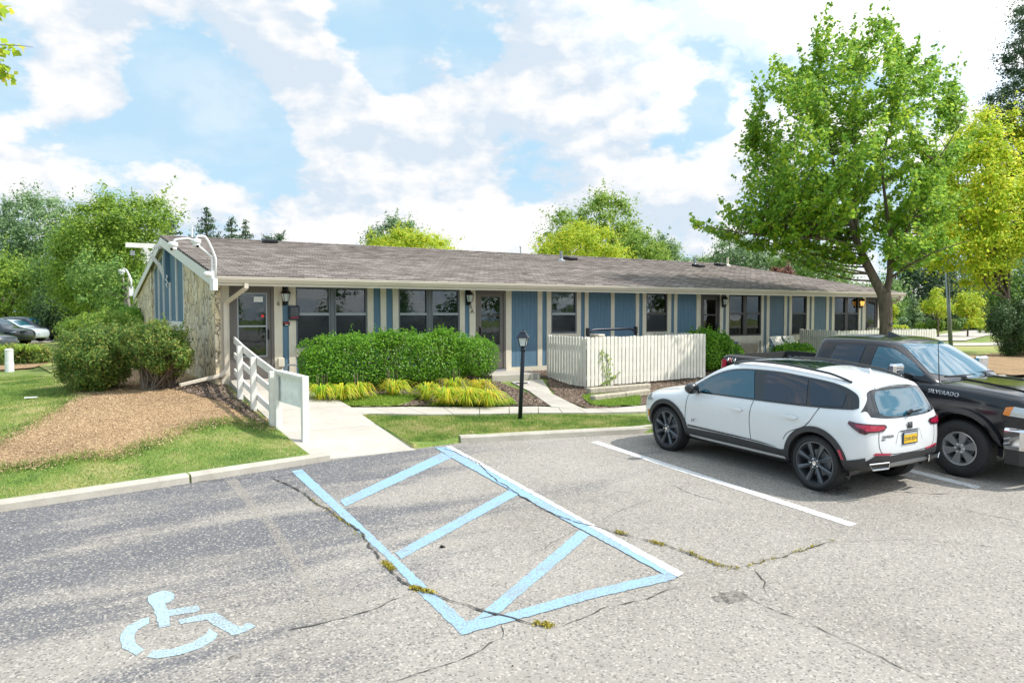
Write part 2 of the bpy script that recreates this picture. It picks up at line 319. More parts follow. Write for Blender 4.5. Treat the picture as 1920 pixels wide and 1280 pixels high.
    M['hedge'] = leaf('hedge_leaf', [(.05, .16, .01), (.10, .28, .012), (.17, .38, .02), (.28, .50, .03)], .38, .4)
    M['bush'] = leaf('bush_leaf', [(.055, .13, .025), (.09, .19, .03), (.15, .26, .04), (.27, .34, .05), (.42, .34, .10)], .35)
    M['dark_bush'] = leaf('dark_bush_leaf', [(.025, .06, .015), (.04, .09, .02), (.06, .12, .03), (.09, .16, .04)], .2)
    M['conifer'] = leaf('conifer_needles', [(.03, .065, .03), (.05, .10, .045), (.075, .14, .06), (.11, .18, .075)], .2, .7)
    M['blade'] = leaf('grass_blade', [(.09, .18, .025), (.16, .28, .04), (.26, .37, .06), (.48, .44, .17), (.60, .52, .27)], .35, patch=2.0)
    M['lily'] = leaf('daylily_blade', [(.16, .36, .02), (.28, .50, .025), (.48, .60, .03), (.74, .60, .04), (.72, .46, .07)], .42)
    k = NT('worn_line'); tr = k.n('ShaderNodeBsdfTransparent'); k.col((.42, .38, .33)); k.set(.9); mx = k.n('ShaderNodeMixShader'); k.l(k.ramp(k.noise(k.coord(), 40, 4, .8), [(.42, 0), (.62, .75)]), mx.inputs[0]); k.l(tr.outputs[0], mx.inputs[1]); k.l(k.b.outputs[0], mx.inputs[2]); k.l(mx.outputs[0], k.o.inputs[0]); M['worn_line'] = k.m
    k = NT('oil_stain'); tr = k.n('ShaderNodeBsdfTransparent'); k.col((.085, .078, .072)); k.set(.85); mx = k.n('ShaderNodeMixShader'); k.l(k.ramp(k.noise(k.coord(), 16, 5, .7), [(.40, .05), (.66, .75)]), mx.inputs[0]); k.l(tr.outputs[0], mx.inputs[1]); k.l(k.b.outputs[0], mx.inputs[2]); k.l(mx.outputs[0], k.o.inputs[0]); M['tar'] = k.m
    M['weed'] = leaf('weed_leaf', [(.22, .20, .02), (.36, .31, .03), (.50, .40, .05)], .3)
    M['redleaf'] = leaf('red_leaf', [(.12, .04, .035), (.2, .07, .05), (.3, .13, .08)], .3)
    M['chips'] = leaf('wood_chip', [(.16, .10, .055), (.36, .24, .135), (.53, .38, .225), (.72, .56, .38)], .0, .9)
    M['dark_chips'] = leaf('bark_chip', [(.06, .04, .03), (.15, .11, .085), (.28, .21, .165), (.42, .34, .28)], .0, .9)
    def bark(name, a, b):
        k = NT(name); n = k.noise(k.coord((1, 1, .25), kind='obj'), 14, 6, .7); k.col(k.ramp(n, [(.3, a), (.7, b)])); k.bump(n, .8, .03); return k.set(.9, spec=.2)
    M['bark'] = bark('bark', (.085, .065, .05), (.21, .17, .13)); M['pale_bark'] = bark('pale_bark', (.22, .20, .17), (.38, .35, .30)); M['twig'] = bark('twig', (.16, .12, .09), (.30, .24, .19))
    M['wood'] = bark('grey_timber', (.30, .27, .21), (.50, .45, .36)); M['crack'] = plain('crack_fill', (.05, .047, .042), .95); 
    M['fence'] = plain('cream_fence_paint', (.74, .71, .63), .6, var=.09, scale=4, bump=.15, streak=.35)
    M['teal'] = plain('grey_galvanised', (.34, .36, .37), .4, .6)
mats()
# ================================================================ SETTING
def np_mesh(name, V, Fq, mat, parent=None, smooth=False):
    V = np.asarray(V, np.float32); Fq = np.asarray(Fq, np.int32); n, k = Fq.shape
    me = bpy.data.meshes.new(name); me.vertices.add(len(V)); me.vertices.foreach_set('co', V.ravel())
    me.loops.add(n*k); me.loops.foreach_set('vertex_index', Fq.ravel()); me.polygons.add(n)
    me.polygons.foreach_set('loop_start', np.arange(0, n*k, k, dtype=np.int32)); me.update(calc_edges=True)
    return link_mesh(name, me, mat, parent, smooth)
def grid_sheet(name, xs, ts, zf, mat):
    X, Tt = np.meshgrid(xs, ts); Y = yc(X)+Tt; Z = zf(X, Y, Tt); n, m = X.shape
    V = np.stack([X, Y, Z], -1).reshape(-1, 3); i = np.arange((n-1)*(m-1)); r = i//(m-1); c = i % (m-1); a = r*m+c
    return np_mesh(name, V, np.stack([a, a+1, a+m+1, a+m], 1), mat, smooth=True)
xs = np.unique(np.concatenate([np.linspace(-400, -30, 24), np.linspace(-30, -4, 40), np.linspace(-4, 36, 260), [3.37, 3.38, 3.39, 5.11, 5.12, 5.13], np.linspace(36, 80, 50), np.linspace(80, 700, 40)]))
ts = np.unique(np.concatenate([np.linspace(-300, -20, 12), np.linspace(-20, -.02, 20), [.0, .06], np.linspace(.1, 9, 70), np.linspace(9, 40, 60), np.linspace(40, 120, 30), np.linspace(120, 900, 25)]))
def gz(X, Y, t): return np.where(t < .03, lotz(X, Y)-.07, T(X, Y))
tag(grid_sheet('ground', xs, ts, gz, M['lawn']), 'uneven sunlit lawn around the low building', None, kind='structure')
xs2 = np.unique(np.concatenate([np.linspace(-90, -8, 20), np.linspace(-8, 40, 120), np.linspace(40, 400, 20)])); ts2 = np.unique(np.concatenate([np.linspace(-120, -14, 14), np.linspace(-14, .12, 40)]))
tag(grid_sheet('parking_lot', xs2, ts2, lambda X, Y, t: lotz(X, Y)+0*t, M['asphalt']), 'worn asphalt of the car park', None, kind='structure')
def inside(poly, P):
    x, y = P[:, 0], P[:, 1]; c = np.zeros(len(P), bool); n = len(poly)
    for i in range(n):
        x0, y0 = poly[i][0], poly[i][1]; x1, y1 = poly[(i+1) % n][0], poly[(i+1) % n][1]
        m = (y0 > y) != (y1 > y)
        with np.errstate(all='ignore'): c ^= m & (x < (x1-x0)*(y-y0)/(y1-y0+1e-12)+x0)
    return c
def drape(name, poly, mat, fn=T, dz=.015, res=.12, kind='structure', jag=0, label=None):
    P = [Vector((p[0], p[1])) for p in poly]; pts = []
    n = len(P)
    for i in range(n):
        a, b = P[i], P[(i+1) % n]; L = (b-a).length; k = max(1, int(L/res))
        nr = Vector((-(b-a).y, (b-a).x)).normalized() if L > 0 else Vector((0, 0))
        for j in range(k):
            q = a.lerp(b, j/k)+(nr*random.uniform(-jag, jag) if jag else Vector((0, 0))); pts.append(q)
    nb = len(pts); xs_ = [p.x for p in pts]; ys_ = [p.y for p in pts]
    gx, gy = np.meshgrid(np.arange(min(xs_), max(xs_), res*1.3), np.arange(min(ys_), max(ys_), res*1.3)); G = np.stack([gx.ravel(), gy.ravel()], 1)
    if len(G) > 40000: G = G[::len(G)//40000+1]
    G = G[inside([(p.x, p.y) for p in pts], G)] if len(G) else G
    allp = pts+[Vector((float(a), float(b))) for a, b in G]
    r = geometry.delaunay_2d_cdt(allp, [], [list(range(nb))], 1, 1e-5)
    V = np.array([(v.x, v.y) for v in r[0]]); z = fn(V[:, 0], V[:, 1])+dz
    me = bpy.data.meshes.new(name); me.from_pydata(np.column_stack([V, z]).tolist(), [], [tuple(f) for f in r[2]]); me.update()
    o = link_mesh(name, me, mat, smooth=True); 
    if kind: o['kind'] = kind
    if label: o['label'] = label
    return o
def pxs(lst, fn=T): return [hit(a, b, fn) for a, b in lst]
MULCH = pxs([(-60, 862), (0, 828), (60, 798), (105, 772), (150, 745), (125, 722), (118, 700), (160, 690), (260, 690), (345, 690), (372, 712), (404, 714), (440, 742), (480, 775), (512, 806), (470, 796), (430, 790), (395, 795), (350, 806), (300, 826), (262, 840), (215, 858), (150, 856), (80, 874), (0, 880), (-60, 888)])
drape('mulch_mound', MULCH, M['mulch'], dz=.03, res=.10, jag=.10)
DM1 = pxs([(372, 712), (404, 716), (450, 752), (505, 803), (470, 790), (440, 770), (400, 752), (350, 738), (300, 728), (330, 722)])
drape('dark_soil', DM1, M['dark_mulch'], dz=.045, res=.10, jag=.05)
# walkways
RX0, RX1, RY0, RY1 = 3.38, 5.12, 11.19, 17.30
def rampz(y): return lotz(4.3, 11.42)+.008+max(0, y-11.42)*.1295
mb = MB()
ys = [RY0, 12.9, 14.4, 15.9, RY1]
for a, b in zip(ys[:-1], ys[1:]):
    g = .011
    xr = lambda y: RX1-.0*y if y < 15.6 else RX1-.12
    mb.add([(RX0, a+g, rampz(a)-.45), (xr(a), a+g, rampz(a)-.45), (xr(b), b-g, rampz(b)-.45), (RX0, b-g, rampz(b)-.45), (RX0, a+g, rampz(a)), (xr(a), a+g, rampz(a)), (xr(b), b-g, rampz(b)), (RX0, b-g, rampz(b))],
           [(0, 3, 2, 1), (4, 5, 6, 7), (0, 1, 5, 4), (1, 2, 6, 5), (2, 3, 7, 6), (3, 0, 4, 7)])
tag(mb.build('ramp', M['concrete']), 'pale concrete ramp up to the first door', kind='structure')
SW_F = pxs([(630, 767), (760, 766), (900, 766), (1010, 765), (1085, 769), (1150, 768), (1215, 762)]); SW_N = pxs([(676, 781), (800, 780), (900, 779), (1010, 777), (1100, 777), (1200, 775), (1230, 774)])
def strip(name, A, B, mat, dz=.04, th=.12, sub=6):
    mb = MB(); P = []
    def res(L, t):
        f = t*(len(L)-1); i = min(int(f), len(L)-2); return L[i].lerp(L[i+1], f-i)
    n = sub*(max(len(A), len(B))-1)
    for k in range(n+1):
        a, b = res(A, k/n), res(B, k/n); a = Vector((a.x, a.y, float(T(a.x, a.y))+dz)); b = Vector((b.x, b.y, float(T(b.x, b.y))+dz)); P.append((a, b))
    for k_, ((a, b), (c, d)) in enumerate(zip(P[:-1], P[1:])):
        if k_ % 3 == 2: g_ = (c-a).normalized()*.014; c = c-g_; d = d-g_
        o = Vector((0, 0, -th)); mb.add([a+o, b+o, d+o, c+o, a, b, d, c], [(4, 5, 6, 7), (0, 1, 5, 4), (1, 2, 6, 5), (2, 3, 7, 6), (3, 0, 4, 7)])
    return tag(mb.build(name, mat), kind='structure')
strip('sidewalk', SW_F, SW_N, M['concrete'])
BR_L = [Vector((10.0, 16.05, 0))]+pxs([(992, 735), (1035, 765)]); BR_R = [Vector((11.0, 16.1, 0))]+pxs([(1035, 740), (1098, 771)])
strip('porch_walk', BR_L, BR_R, M['concrete'], dz=.035)
# the bed between walk and wall
BED = pxs([(622, 763), (760, 762), (900, 762), (1000, 762), (1030, 762), (990, 738)])+[Vector((9.7, 16.2)), Vector((9.7, 17.34)), Vector((5.1, 17.34)), Vector((5.1, 15.6))]
drape('planting_bed', BED, M['dark_mulch'], dz=.025, res=.12, jag=.04)
BED2 = [Vector((11.2, 16.2))]+pxs([(1040, 742), (1105, 769), (1150, 766), (1210, 758), (1340, 748), (1480, 735)])+[Vector((21.5, 14.6)), Vector((21.5, 17.34)), Vector((11.2, 17.34))]
drape('fence_bed', BED2, M['dark_mulch'], dz=.022, res=.16, jag=.05)
PATIO = [Vector((11.3, 17.34)), Vector((11.3, 14.9)), Vector((16.4, 15.2)), Vector((16.4, 17.34))]
# porch step at door 6A
mb = MB(); mb.box(9.55, 16.25, .55, 11.05, 17.33, 1.0); tag(mb.build('porch_step', M['concrete'], bevel=.015), kind='structure')
# kerbs
def kerb(pts, zt=.115, w=.19, parent=None):
    mb = MB(); n = len(pts)
    for i in range(n-1):
        a, b = Vector(pts[i]), Vector(pts[i+1]); d = (b-a).normalized(); nr = Vector((-d.y, d.x))
        vs = []
        for p in (a, b):
            z = float(lotz(p.x, p.y)); q = p+nr*w
            vs += [(p.x, p.y, z-.05), (p.x+nr.x*.012, p.y+nr.y*.012, z+zt-.03), (p.x+nr.x*.045, p.y+nr.y*.045, z+zt), (q.x, q.y, z+zt), (q.x, q.y, z-.05)]
        mb.add(vs, [(0, 1, 6, 5), (1, 2, 7, 6), (2, 3, 8, 7), (3, 4, 9, 8)]+([(4, 3, 2, 1, 0)] if i == 0 else [])+([(5, 6, 7, 8, 9)] if i == n-2 else []))
    return mb
def seg(x0, x1, n=6, dy=0): return [(x, float(yc(x))+dy) for x in np.linspace(x0, x1, n)]
tag(kerb(seg(-14, 1.59, 12)).build('kerb', M['curb']), 'long weathered concrete kerb along the left lawn', kind='structure')
tag(kerb(seg(1.62, 3.66, 5)).build('kerb', M['curb']), 'weathered concrete kerb block with a rounded end beside the ramp', kind='structure')
tag(kerb(seg(6.0, 30, 16)).build('kerb', M['curb']), 'rust stained concrete kerb in front of the parked cars', kind='structure')
# ---- painted markings, four millimetres above the asphalt
def Z4(lst): return [(500+a/2.4, 820+b/2.4) for a, b in lst]
def Z3(lst): return [(a/3, 860+b/3) for a, b in lst]
def marks(name, polys, mat, dz, label):
    obs = []
    for p in polys:
        obs.append(drape(name, pxs(p, lotz), mat, fn=lotz, dz=dz, res=.05, kind=None, jag=.007))
    base = obs[0]
    bm = bmesh.new()
    for o in obs: bm.from_mesh(o.data)
    bm.to_mesh(base.data); bm.free()
    for o in obs[1:]: bpy.data.objects.remove(o)
    return tag(base, label, kind='structure')
marks('aisle_marking', [Z4([(110, 152), (158, 143), (345, 318), (596, 552), (735, 683), (908, 836), (880, 890), (690, 705), (560, 560), (300, 325)])], M['blue_paint'], .004, None)
marks('aisle_marking', [Z4([(330, 284), (790, 68), (832, 92), (352, 312)]), Z4([(580, 518), (1090, 238), (1137, 256), (604, 548)]), Z4([(925, 826), (1408, 418), (1455, 440), (1045, 792)])], M['blue_paint'], .0055, None)
marks('aisle_marking', [Z4([(880, 890), (905, 828), (1060, 800), (1440, 690), (1790, 612), (1850, 626), (1830, 641), (1500, 718), (1100, 828)])], M['blue_paint'], .007, None)
marks('aisle_marking', [Z4([(755, 45), (812, 45), (1480, 418), (1850, 626), (1790, 618), (1410, 412), (830, 92)])], M['blue_paint'], .0085, None)
marks('bay_line', [Z4([(806, 41), (832, 41), (1478, 398), (1880, 614), (1850, 630), (1470, 412)])], M['white_paint'], .010, None)
marks('bay_line', [[(1108, 829), (1121, 827), (1607, 982), (1594, 987)]], M['white_paint'], .004, None)
marks('bay_line', [[(1640, 868), (1655, 866), (1840, 912), (1832, 917)]], M['white_paint'], .004, None)
marks('wheelchair_symbol', [Z3([(830, 800), (835, 775), (870, 755), (920, 742), (965, 748), (985, 765), (980, 790), (950, 808), (925, 815), (945, 850), (1115, 825), (1130, 850), (1105, 862), (955, 885), (958, 940), (895, 952), (875, 880), (858, 828)]),
    Z3([(1000, 905), (1060, 893), (1130, 878), (1215, 865), (1335, 940), (1355, 945), (1385, 925), (1420, 930), (1440, 945), (1340, 988), (1305, 990), (1185, 925), (1165, 905), (1015, 930)]),
    Z3([(845, 890), (835, 925), (775, 960), (755, 1000), (765, 1040), (815, 1075), (765, 1108), (690, 1065), (675, 1025), (685, 985), (720, 940), (790, 902)]),
    Z3([(820, 1115), (860, 1078), (960, 1072), (1080, 1035), (1160, 985), (1175, 955), (1230, 985), (1200, 1020), (1120, 1070), (1010, 1105), (880, 1125)])], M['faded_blue'], .004, 'pale blue wheelchair symbol painted on the asphalt')
marks('worn_line', [[(422, 900), (442, 898), (520, 985), (640, 1160), (612, 1165), (500, 990)]], M['worn_line'], .004, None)
marks('worn_line', [[(250, 868), (268, 866), (150, 895), (20, 935), (0, 945), (0, 930)]], M['worn_line'], .004, None) if False else None
# ---- cracks
def crack(pts, w=.018, seed=0, dz=.006, mat=None):
    rnd = random.Random(seed); P = pxs(pts, lotz); L = []
    for a, b in zip(P[:-1], P[1:]):
        n = max(2, int((b-a).length/.06))
        for k in range(n): L.append(a.lerp(b, k/n))
    L.append(P[-1]); vs = []; fs = []; off = 0
    for i, p in enumerate(L):
        d = (L[min(i+1, len(L)-1)]-L[max(i-1, 0)]); nr = Vector((-d.y, d.x, 0)).normalized()
        off = off*.8+rnd.uniform(-.018, .018); ww = w*.72*rnd.uniform(.1, 1.4)*(min(1, i/4, (len(L)-1-i)/4)+.1)
        for s in (-1, 1):
            q = p+nr*(off+s*ww/2); vs.append((q.x, q.y, float(lotz(q.x, q.y))+dz))
        if i: k = 2*i; fs.append((k-2, k-1, k+1, k))
    return vs, fs, L
mb = MB(); CR = []
for sd, (pts, w, dz) in enumerate([(Z4([(0, 175), (150, 245), (270, 325), (340, 380), (430, 450), (500, 540), (600, 625), (660, 680), (740, 700), (850, 745), (960, 775), (1060, 800), (1140, 825), (1250, 845), (1300, 858)]), .030, .012),
    (Z4([(735, 35), (860, 70), (960, 125), (1040, 205), (1130, 255), (1240, 320), (1380, 375), (1480, 400), (1620, 440), (1780, 485), (1900, 520), (2020, 575), (2150, 600)]), .024, .012),
    (Z4([(1300, 858), (1420, 820), (1540, 765), (1700, 725), (1860, 675)]), .014, .006), (Z4([(660, 700), (500, 765), (340, 810), (160, 850), (0, 885)]), .016, .006), (Z4([(1075, 815), (1060, 900), (930, 975), (780, 1025), (520, 1100)]), .012, .006),
    ([(1400, 1062), (1465, 1045), (1540, 1020), (1570, 1015)], .02, .006), ([(1410, 1062), (1436, 1090), (1433, 1115)], .015, .006), ([(1380, 1110), (1500, 1160), (1640, 1225), (1760, 1290)], .012, .006),
    ([(1245, 903), (1300, 925), (1362, 942)], .012, .006), ([(1780, 948), (1850, 965), (1925, 980)], .014, .006), ([(0, 983), (40, 980), (70, 972)], .03, .006), ([(1620, 915), (1720, 925), (1800, 925)], .02, .006), ([(340, 905), (430, 898), (520, 893), (600, 880)], .015, .006),
    ([(960, 1060), (1100, 985), (1230, 930)], .006, .012), ([(1900, 1030), (1700, 1010), (1560, 1018)], .008, .006)]):
    v, f, L = crack(pts, w, sd, dz); mb.add(v, f); CR.append(L)
tag(mb.build('pavement_cracks', M['crack']), 'dark jagged cracks in the asphalt', kind='structure')
def blob(px, py, rx, ry, mat, dz=.005, seed=1, name='stain'):
    rnd = random.Random(seed); c = lot(px, py); n = 26; P = []
    for k in range(n):
        a = 2*math.pi*k/n; r = rnd.uniform(.72, 1.1); P.append(Vector((c.x+rx*r*math.cos(a), c.y+ry*r*math.sin(a))))
    return drape(name, P, mat, fn=lotz, dz=dz, res=.1)
blob(1372, 1118, .20, .12, M['tar'], seed=3); blob(440, 1232, .06, .035, M['tar'], seed=4); blob(1560, 920, .35, .2, M['tar'], .004, 6)
# ---- far surfaces
def far(name, lst, mat, dz=.03, res=2.0): return drape(name, pxs(lst), mat, dz=dz, res=res)
far('side_road', [(1752, 640), (1752, 628), (1830, 619), (1990, 607), (2080, 607), (2080, 616), (1900, 624), (1850, 630), (1810, 640)], M['concrete'], .06)
far('far_path', [(1752, 645), (1990, 642), (1990, 647), (1752, 650)], M['concrete'], .07, 1.5)
far('dry_lawn', [(1740, 650), (2000, 648), (2000, 668), (1740, 668)], M['dry_lawn'], .04, 1.5)
far('mulch_island', [(1772, 668), (1860, 664), (1990, 668), (1990, 702), (1900, 706), (1840, 702), (1770, 690)], M['mulch'], .06, .6)
far('far_car_park', [(-60, 640), (-60, 633), (112, 632), (112, 640), (60, 645)], M['concrete'], .05, 2)
far('left_bed', [(-60, 700), (-60, 672), (95, 670), (102, 680), (60, 692)], M['mulch'], .05, .4)
far('worn_lawn', [(60, 680), (105, 640), (118, 640), (125, 690), (95, 700)], M['dry_lawn'], .04, .5)
# ================================================================ BUILDING
YW = 17.355; WT = 3.22; FL = .966
B = thing('apartment_building', 'long single storey blue apartment building with cream trim and brown shingle roof', 'building', (3.2, YW, FL))
def X(px): return at_y(px, 600, YW)[0]
# (kind, px0, px1) read along the front wall
S = [('trim', 413, 429.7), ('door', 429.7, 514), ('trim', 514, 529.2), ('blue', 529.2, 541.3), ('trim', 541.3, 554.4), ('win2', 554.4, 688.8), ('trim', 688.8, 700), ('blue', 700, 713.3), ('trim', 713.3, 723.8), ('blue', 723.8, 736), ('trim', 736, 746.7), ('win2', 746.7, 861.6), ('trim', 861.6, 871), ('blue', 871, 879.7), ('trim', 879.7, 891), ('door', 891, 948), ('trim', 948, 958.3), ('blue', 958.3, 1007.5), ('trim', 1007.5, 1016), ('blue', 1016, 1024.6), ('trim', 1024.6, 1032.7), ('win1', 1032.7, 1080.8), ('trim', 1080.8, 1088.5), ('blue', 1088.5, 1095.8), ('trim', 1095.8, 1102.8), ('blue', 1102.8, 1144.8), ('trim', 1144.8, 1151.4), ('blue', 1151.4, 1191.4), ('trim', 1191.4, 1197.5), ('blue', 1197.5, 1204), ('trim', 1204, 1211), ('win1', 1211, 1250.5), ('trim', 1250.5, 1257.5), ('blue', 1257.5, 1263), ('trim', 1263, 1269), ('blue', 1269, 1305), ('trim', 1305, 1312.8), ('door', 1312.8, 1349), ('trim', 1349, 1355), ('slate', 1355, 1360), ('trim', 1360, 1366), ('win2', 1366, 1426.4), ('trim', 1426.4, 1431), ('slate', 1431, 1436.7), ('trim', 1436.7, 1442), ('slate', 1442, 1469.5), ('trim', 1469.5, 1474.6), ('slate', 1474.6, 1479), ('trim', 1479, 1483.8), ('win1b', 1483.8, 1511.8), ('trim', 1511.8, 1516.6), ('slate', 1516.6, 1520.5), ('trim', 1520.5, 1525.3), ('slate', 1525.3, 1548.3), ('trim', 1548.3, 1553.3), ('slate', 1553.3, 1558.8), ('trim', 1558.8, 1563.6), ('win2', 1563.6, 1609), ('trim', 1609, 1612.8), ('slate', 1612.8, 1616), ('trim', 1616, 1622), ('door', 1622, 1645), ('trim', 1645, 1652)]
XG = 3.2; XE = X(1652)
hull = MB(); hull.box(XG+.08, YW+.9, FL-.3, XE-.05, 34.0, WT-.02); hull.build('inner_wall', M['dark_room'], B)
plinth = MB(); plinth.box(XG, YW+.03, FL-.5, XE, YW+.8, FL); plinth.build('foundation', M['concrete'], B)
trim = MB(); BOT = 1.09
def seamless(mb, x0, x1, z0, z1, y=YW, d=.08, m=0): mb.box(x0, y, z0, x1, y+d, z1, m)
# long boards: baseboard and the board under the soffit
for i, (k, a, b) in enumerate(S):
    x0, x1 = X(a), X(b)
    if k == 'trim': seamless(trim, x0, x1, BOT+.002, WT, YW-.022, .10)
    elif k in ('blue', 'slate'):
        p = MB(); seamless(p, x0+.001, x1-.001, BOT+.002, WT, YW, .05); p.build('siding_panel', M['siding' if k == 'blue' else 'slate'], B)
doors = [(X(a), X(b)) for k, a, b in S if k == 'door']
edges = [XG]; 
base = []; cur = XG
for d0, d1 in doors: base.append((cur, d0)); cur = d1
base.append((cur, XE))
for a, b in base:
    if b-a > .05: seamless(trim, a+.003, b-.003, FL-.02, BOT, YW-.03, .11)
SILL = {0: 1.77, 1: 1.77, 2: 2.0, 3: 2.0, 4: 1.81, 5: 1.81, 6: 1.83}
wi = 0
for k, a, b in S:
    if not k.startswith('win'): continue
    x0, x1 = X(a), X(b); zs = SILL[wi]; wi += 1; two = k == 'win2'
    # wall below the window: cream sill board, then framed panels
    seamless(trim, x0+.003, x1-.003, zs-.2, zs-.005, YW-.035, .10)
    if zs < 1.9:
        p = MB(); w = x1-x0; seamless(p, x0+.003, x1-.003, BOT+.004, zs-.204, YW+.004, .05); p.build('siding_panel', M['siding' if a < 1300 else 'slate'], B)
        for f in ((.30, .36, .66, .72) if False else (.33, .67)):
            seamless(trim, x0+w*f-.07, x0+w*f+.07, BOT+.004, zs-.204, YW-.018, .06)
    else:
        p = MB(); seamless(p, x0+.003, x1-.003, BOT+.004, zs-.204, YW+.004, .05); p.build('siding_panel', M['siding'], B)
    zt = WT-.01; zm = 2.56
    fm = MB(); fr = .045; y0 = YW-.008
    cols = [(x0, (x0+x1)/2-.045), ((x0+x1)/2+.045, x1)] if two else [(x0, x1)]
    if two: fm.box((x0+x1)/2-.04, y0, zs, (x0+x1)/2+.04, y0+.09, zt)
    for c0, c1 in cols:
        fm.box(c0+.002, y0, zs, c0+fr, y0+.08, zt); fm.box(c1-fr, y0, zs, c1-.002, y0+.08, zt)
        fm.box(c0+fr, y0+.004, zs+.002, c1-fr, y0+.076, zs+fr); fm.box(c0+fr, y0+.004, zt-fr, c1-fr, y0+.076, zt-.002)
    dk = M['dark_brown'] if a > 1200 else M['alu']
    W = fm.build('window', [M['dark_brown'] if (a > 1200) else M['frame_grey']], B)
    rl = MB()
    for c0, c1 in cols: rl.box(c0+fr, y0-.004, zm-.03, c1-fr, y0+.05, zm+.03); 
    rl.build('sash_rail', dk, W)
    g = MB()
    for c0, c1 in cols: g.box(c0+fr+.001, y0+.045, zm+.03, c1-fr-.001, y0+.049, zt-fr); g.box(c0+fr+.001, y0+.052, zs+fr, c1-fr-.001, y0+.056, zm-.03)
    g.build('pane', M['glass'], W)
    s_ = MB()
    if a < 1300 or a > 1450:
        for c0, c1 in cols: s_.add([(c0+fr, y0+.02, zs+fr), (c1-fr, y0+.02, zs+fr), (c1-fr, y0+.02, zm-.03), (c0+fr, y0+.02, zm-.03)], [(0, 1, 2, 3)])
        s_.build('insect_screen', M['screen'], W)
    bl = MB(); lower = {0: 2.97, 1: zs+.05, 2: 3.1, 3: 2.9, 4: zs+.05, 5: 3.0, 6: 2.6}[wi-1]
    for c0, c1 in cols:
        z = zt-.06
        while z > lower:
            bl.beam(((c0+fr+.01), y0+.15, z), ((c1-fr-.01), y0+.15, z), .045, .004, up=(0, -.5, .9)); z -= .045
    bl.build('blind', M['blind'], W)
trim.build('trim', M['trim'], B)
# doors
for i, (x0, x1) in enumerate(doors):
    f = MB(); y0 = YW-.012; zb = FL+.09
    f.box(x0+.002, y0, zb, x0+.07, y0+.10, WT-.003); f.box(x1-.07, y0, zb, x1-.002, y0+.10, WT-.003); f.box(x0+.07, y0+.002, 3.13, x1-.07, y0+.098, WT-.005)
    Dn = f.build('door', M['dark_brown' if i > 1 else 'brown'], B)
    a, b = x0+.075, x1-.075; w = b-a; s = MB(); yy = y0+.02; l = a+.15*w; r = b-.13*w; zt = 3.02; z0 = {0: 1.62, 1: 1.72, 2: 1.75, 3: 1.6}[i]
    s.box(a, yy, zb+.02, l, yy+.035, 3.125); s.box(r, yy, zb+.02, b, yy+.035, 3.125); s.box(l, yy+.001, zb+.02, r, yy+.034, z0); s.box(l, yy+.001, zt, r, yy+.034, 3.124)
    s.build('storm_panel', M['dark_brown' if i > 1 else 'brown'], Dn)
    if i == 0:
        t = MB(); q = .028
        t.box(l-q, yy-.006, z0-q, l, yy+.02, zt+q); t.box(r, yy-.006, z0-q, r+q, yy+.02, zt+q); t.box(l, yy-.006, z0-q, r, yy+.02, z0); t.box(l, yy-.006, zt, r, yy+.02, zt+q); t.box(l, yy-.006, 2.27, r, yy+.02, 2.31); t.build('glass_trim', M['alu'], Dn)
        n = MB(); n.box(r-.26, yy+.008, 2.84, r-.06, yy+.012, 2.96); n.build('paper_notice', M['plastic_white'], Dn)
        n = MB(); n.lathe((r-.07, yy+.010, 2.52), [(.001, -.003), (.035, -.002), (.035, .002), (.001, .003)], 16, 'y'); n.build('red_sticker', M['red'], Dn)
        n = MB(); pts = [(l+.03+k*.03, yy+.006, 2.86+.035*math.sin(k*.55)) for k in range(int((r-l-.3)/.03))]; n.tube(pts, .008, 5); n.build('etched_scroll', M['alu'], Dn)
    else:
        t = MB(); t.box(l, yy-.004, 2.50, r, yy+.02, 2.54); t.build('glass_trim', M['dark_brown'], Dn)
    g = MB(); g.box(l+.001, yy+.014, z0+.001, r-.001, yy+.018, zt-.001); g.build('pane', M['glass'], Dn)
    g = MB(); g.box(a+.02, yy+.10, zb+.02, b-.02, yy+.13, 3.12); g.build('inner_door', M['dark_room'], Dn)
    h = MB(); hx = (b-.06) if i in (0, 2) else (a+.07); h.tube([(hx, yy-.005, 2.02), (hx, yy-.05, 2.03), (hx, yy-.055, 2.16), (hx, yy-.005, 2.18)], .012, 8); h.box(hx-.02, yy-.012, 1.98, hx+.02, yy+.001, 2.22); h.build('handle', M['black'], Dn)
    t = MB(); t.box(x0+.002, y0-.03, FL+.02, x1-.002, y0+.12, zb-.002); t.build('threshold', M['alu'], Dn)
# window air conditioner grilles under the fifth window
for x0, x1 in [(X(1387), X(1420))]:
    p = MB(); p.box(x0-.06, YW-.05, 1.12, x1+.06, YW-.036, 1.60); 
    p.build('vent_frame', M['trim'], B)
    q = MB()
    for k in range(26): x = x0+(x1-x0)*k/25; q.box(x-.008, YW-.066, 1.16, x+.008, YW-.051, 1.56)
    q.build('vent_grille', M['soffit'], B)
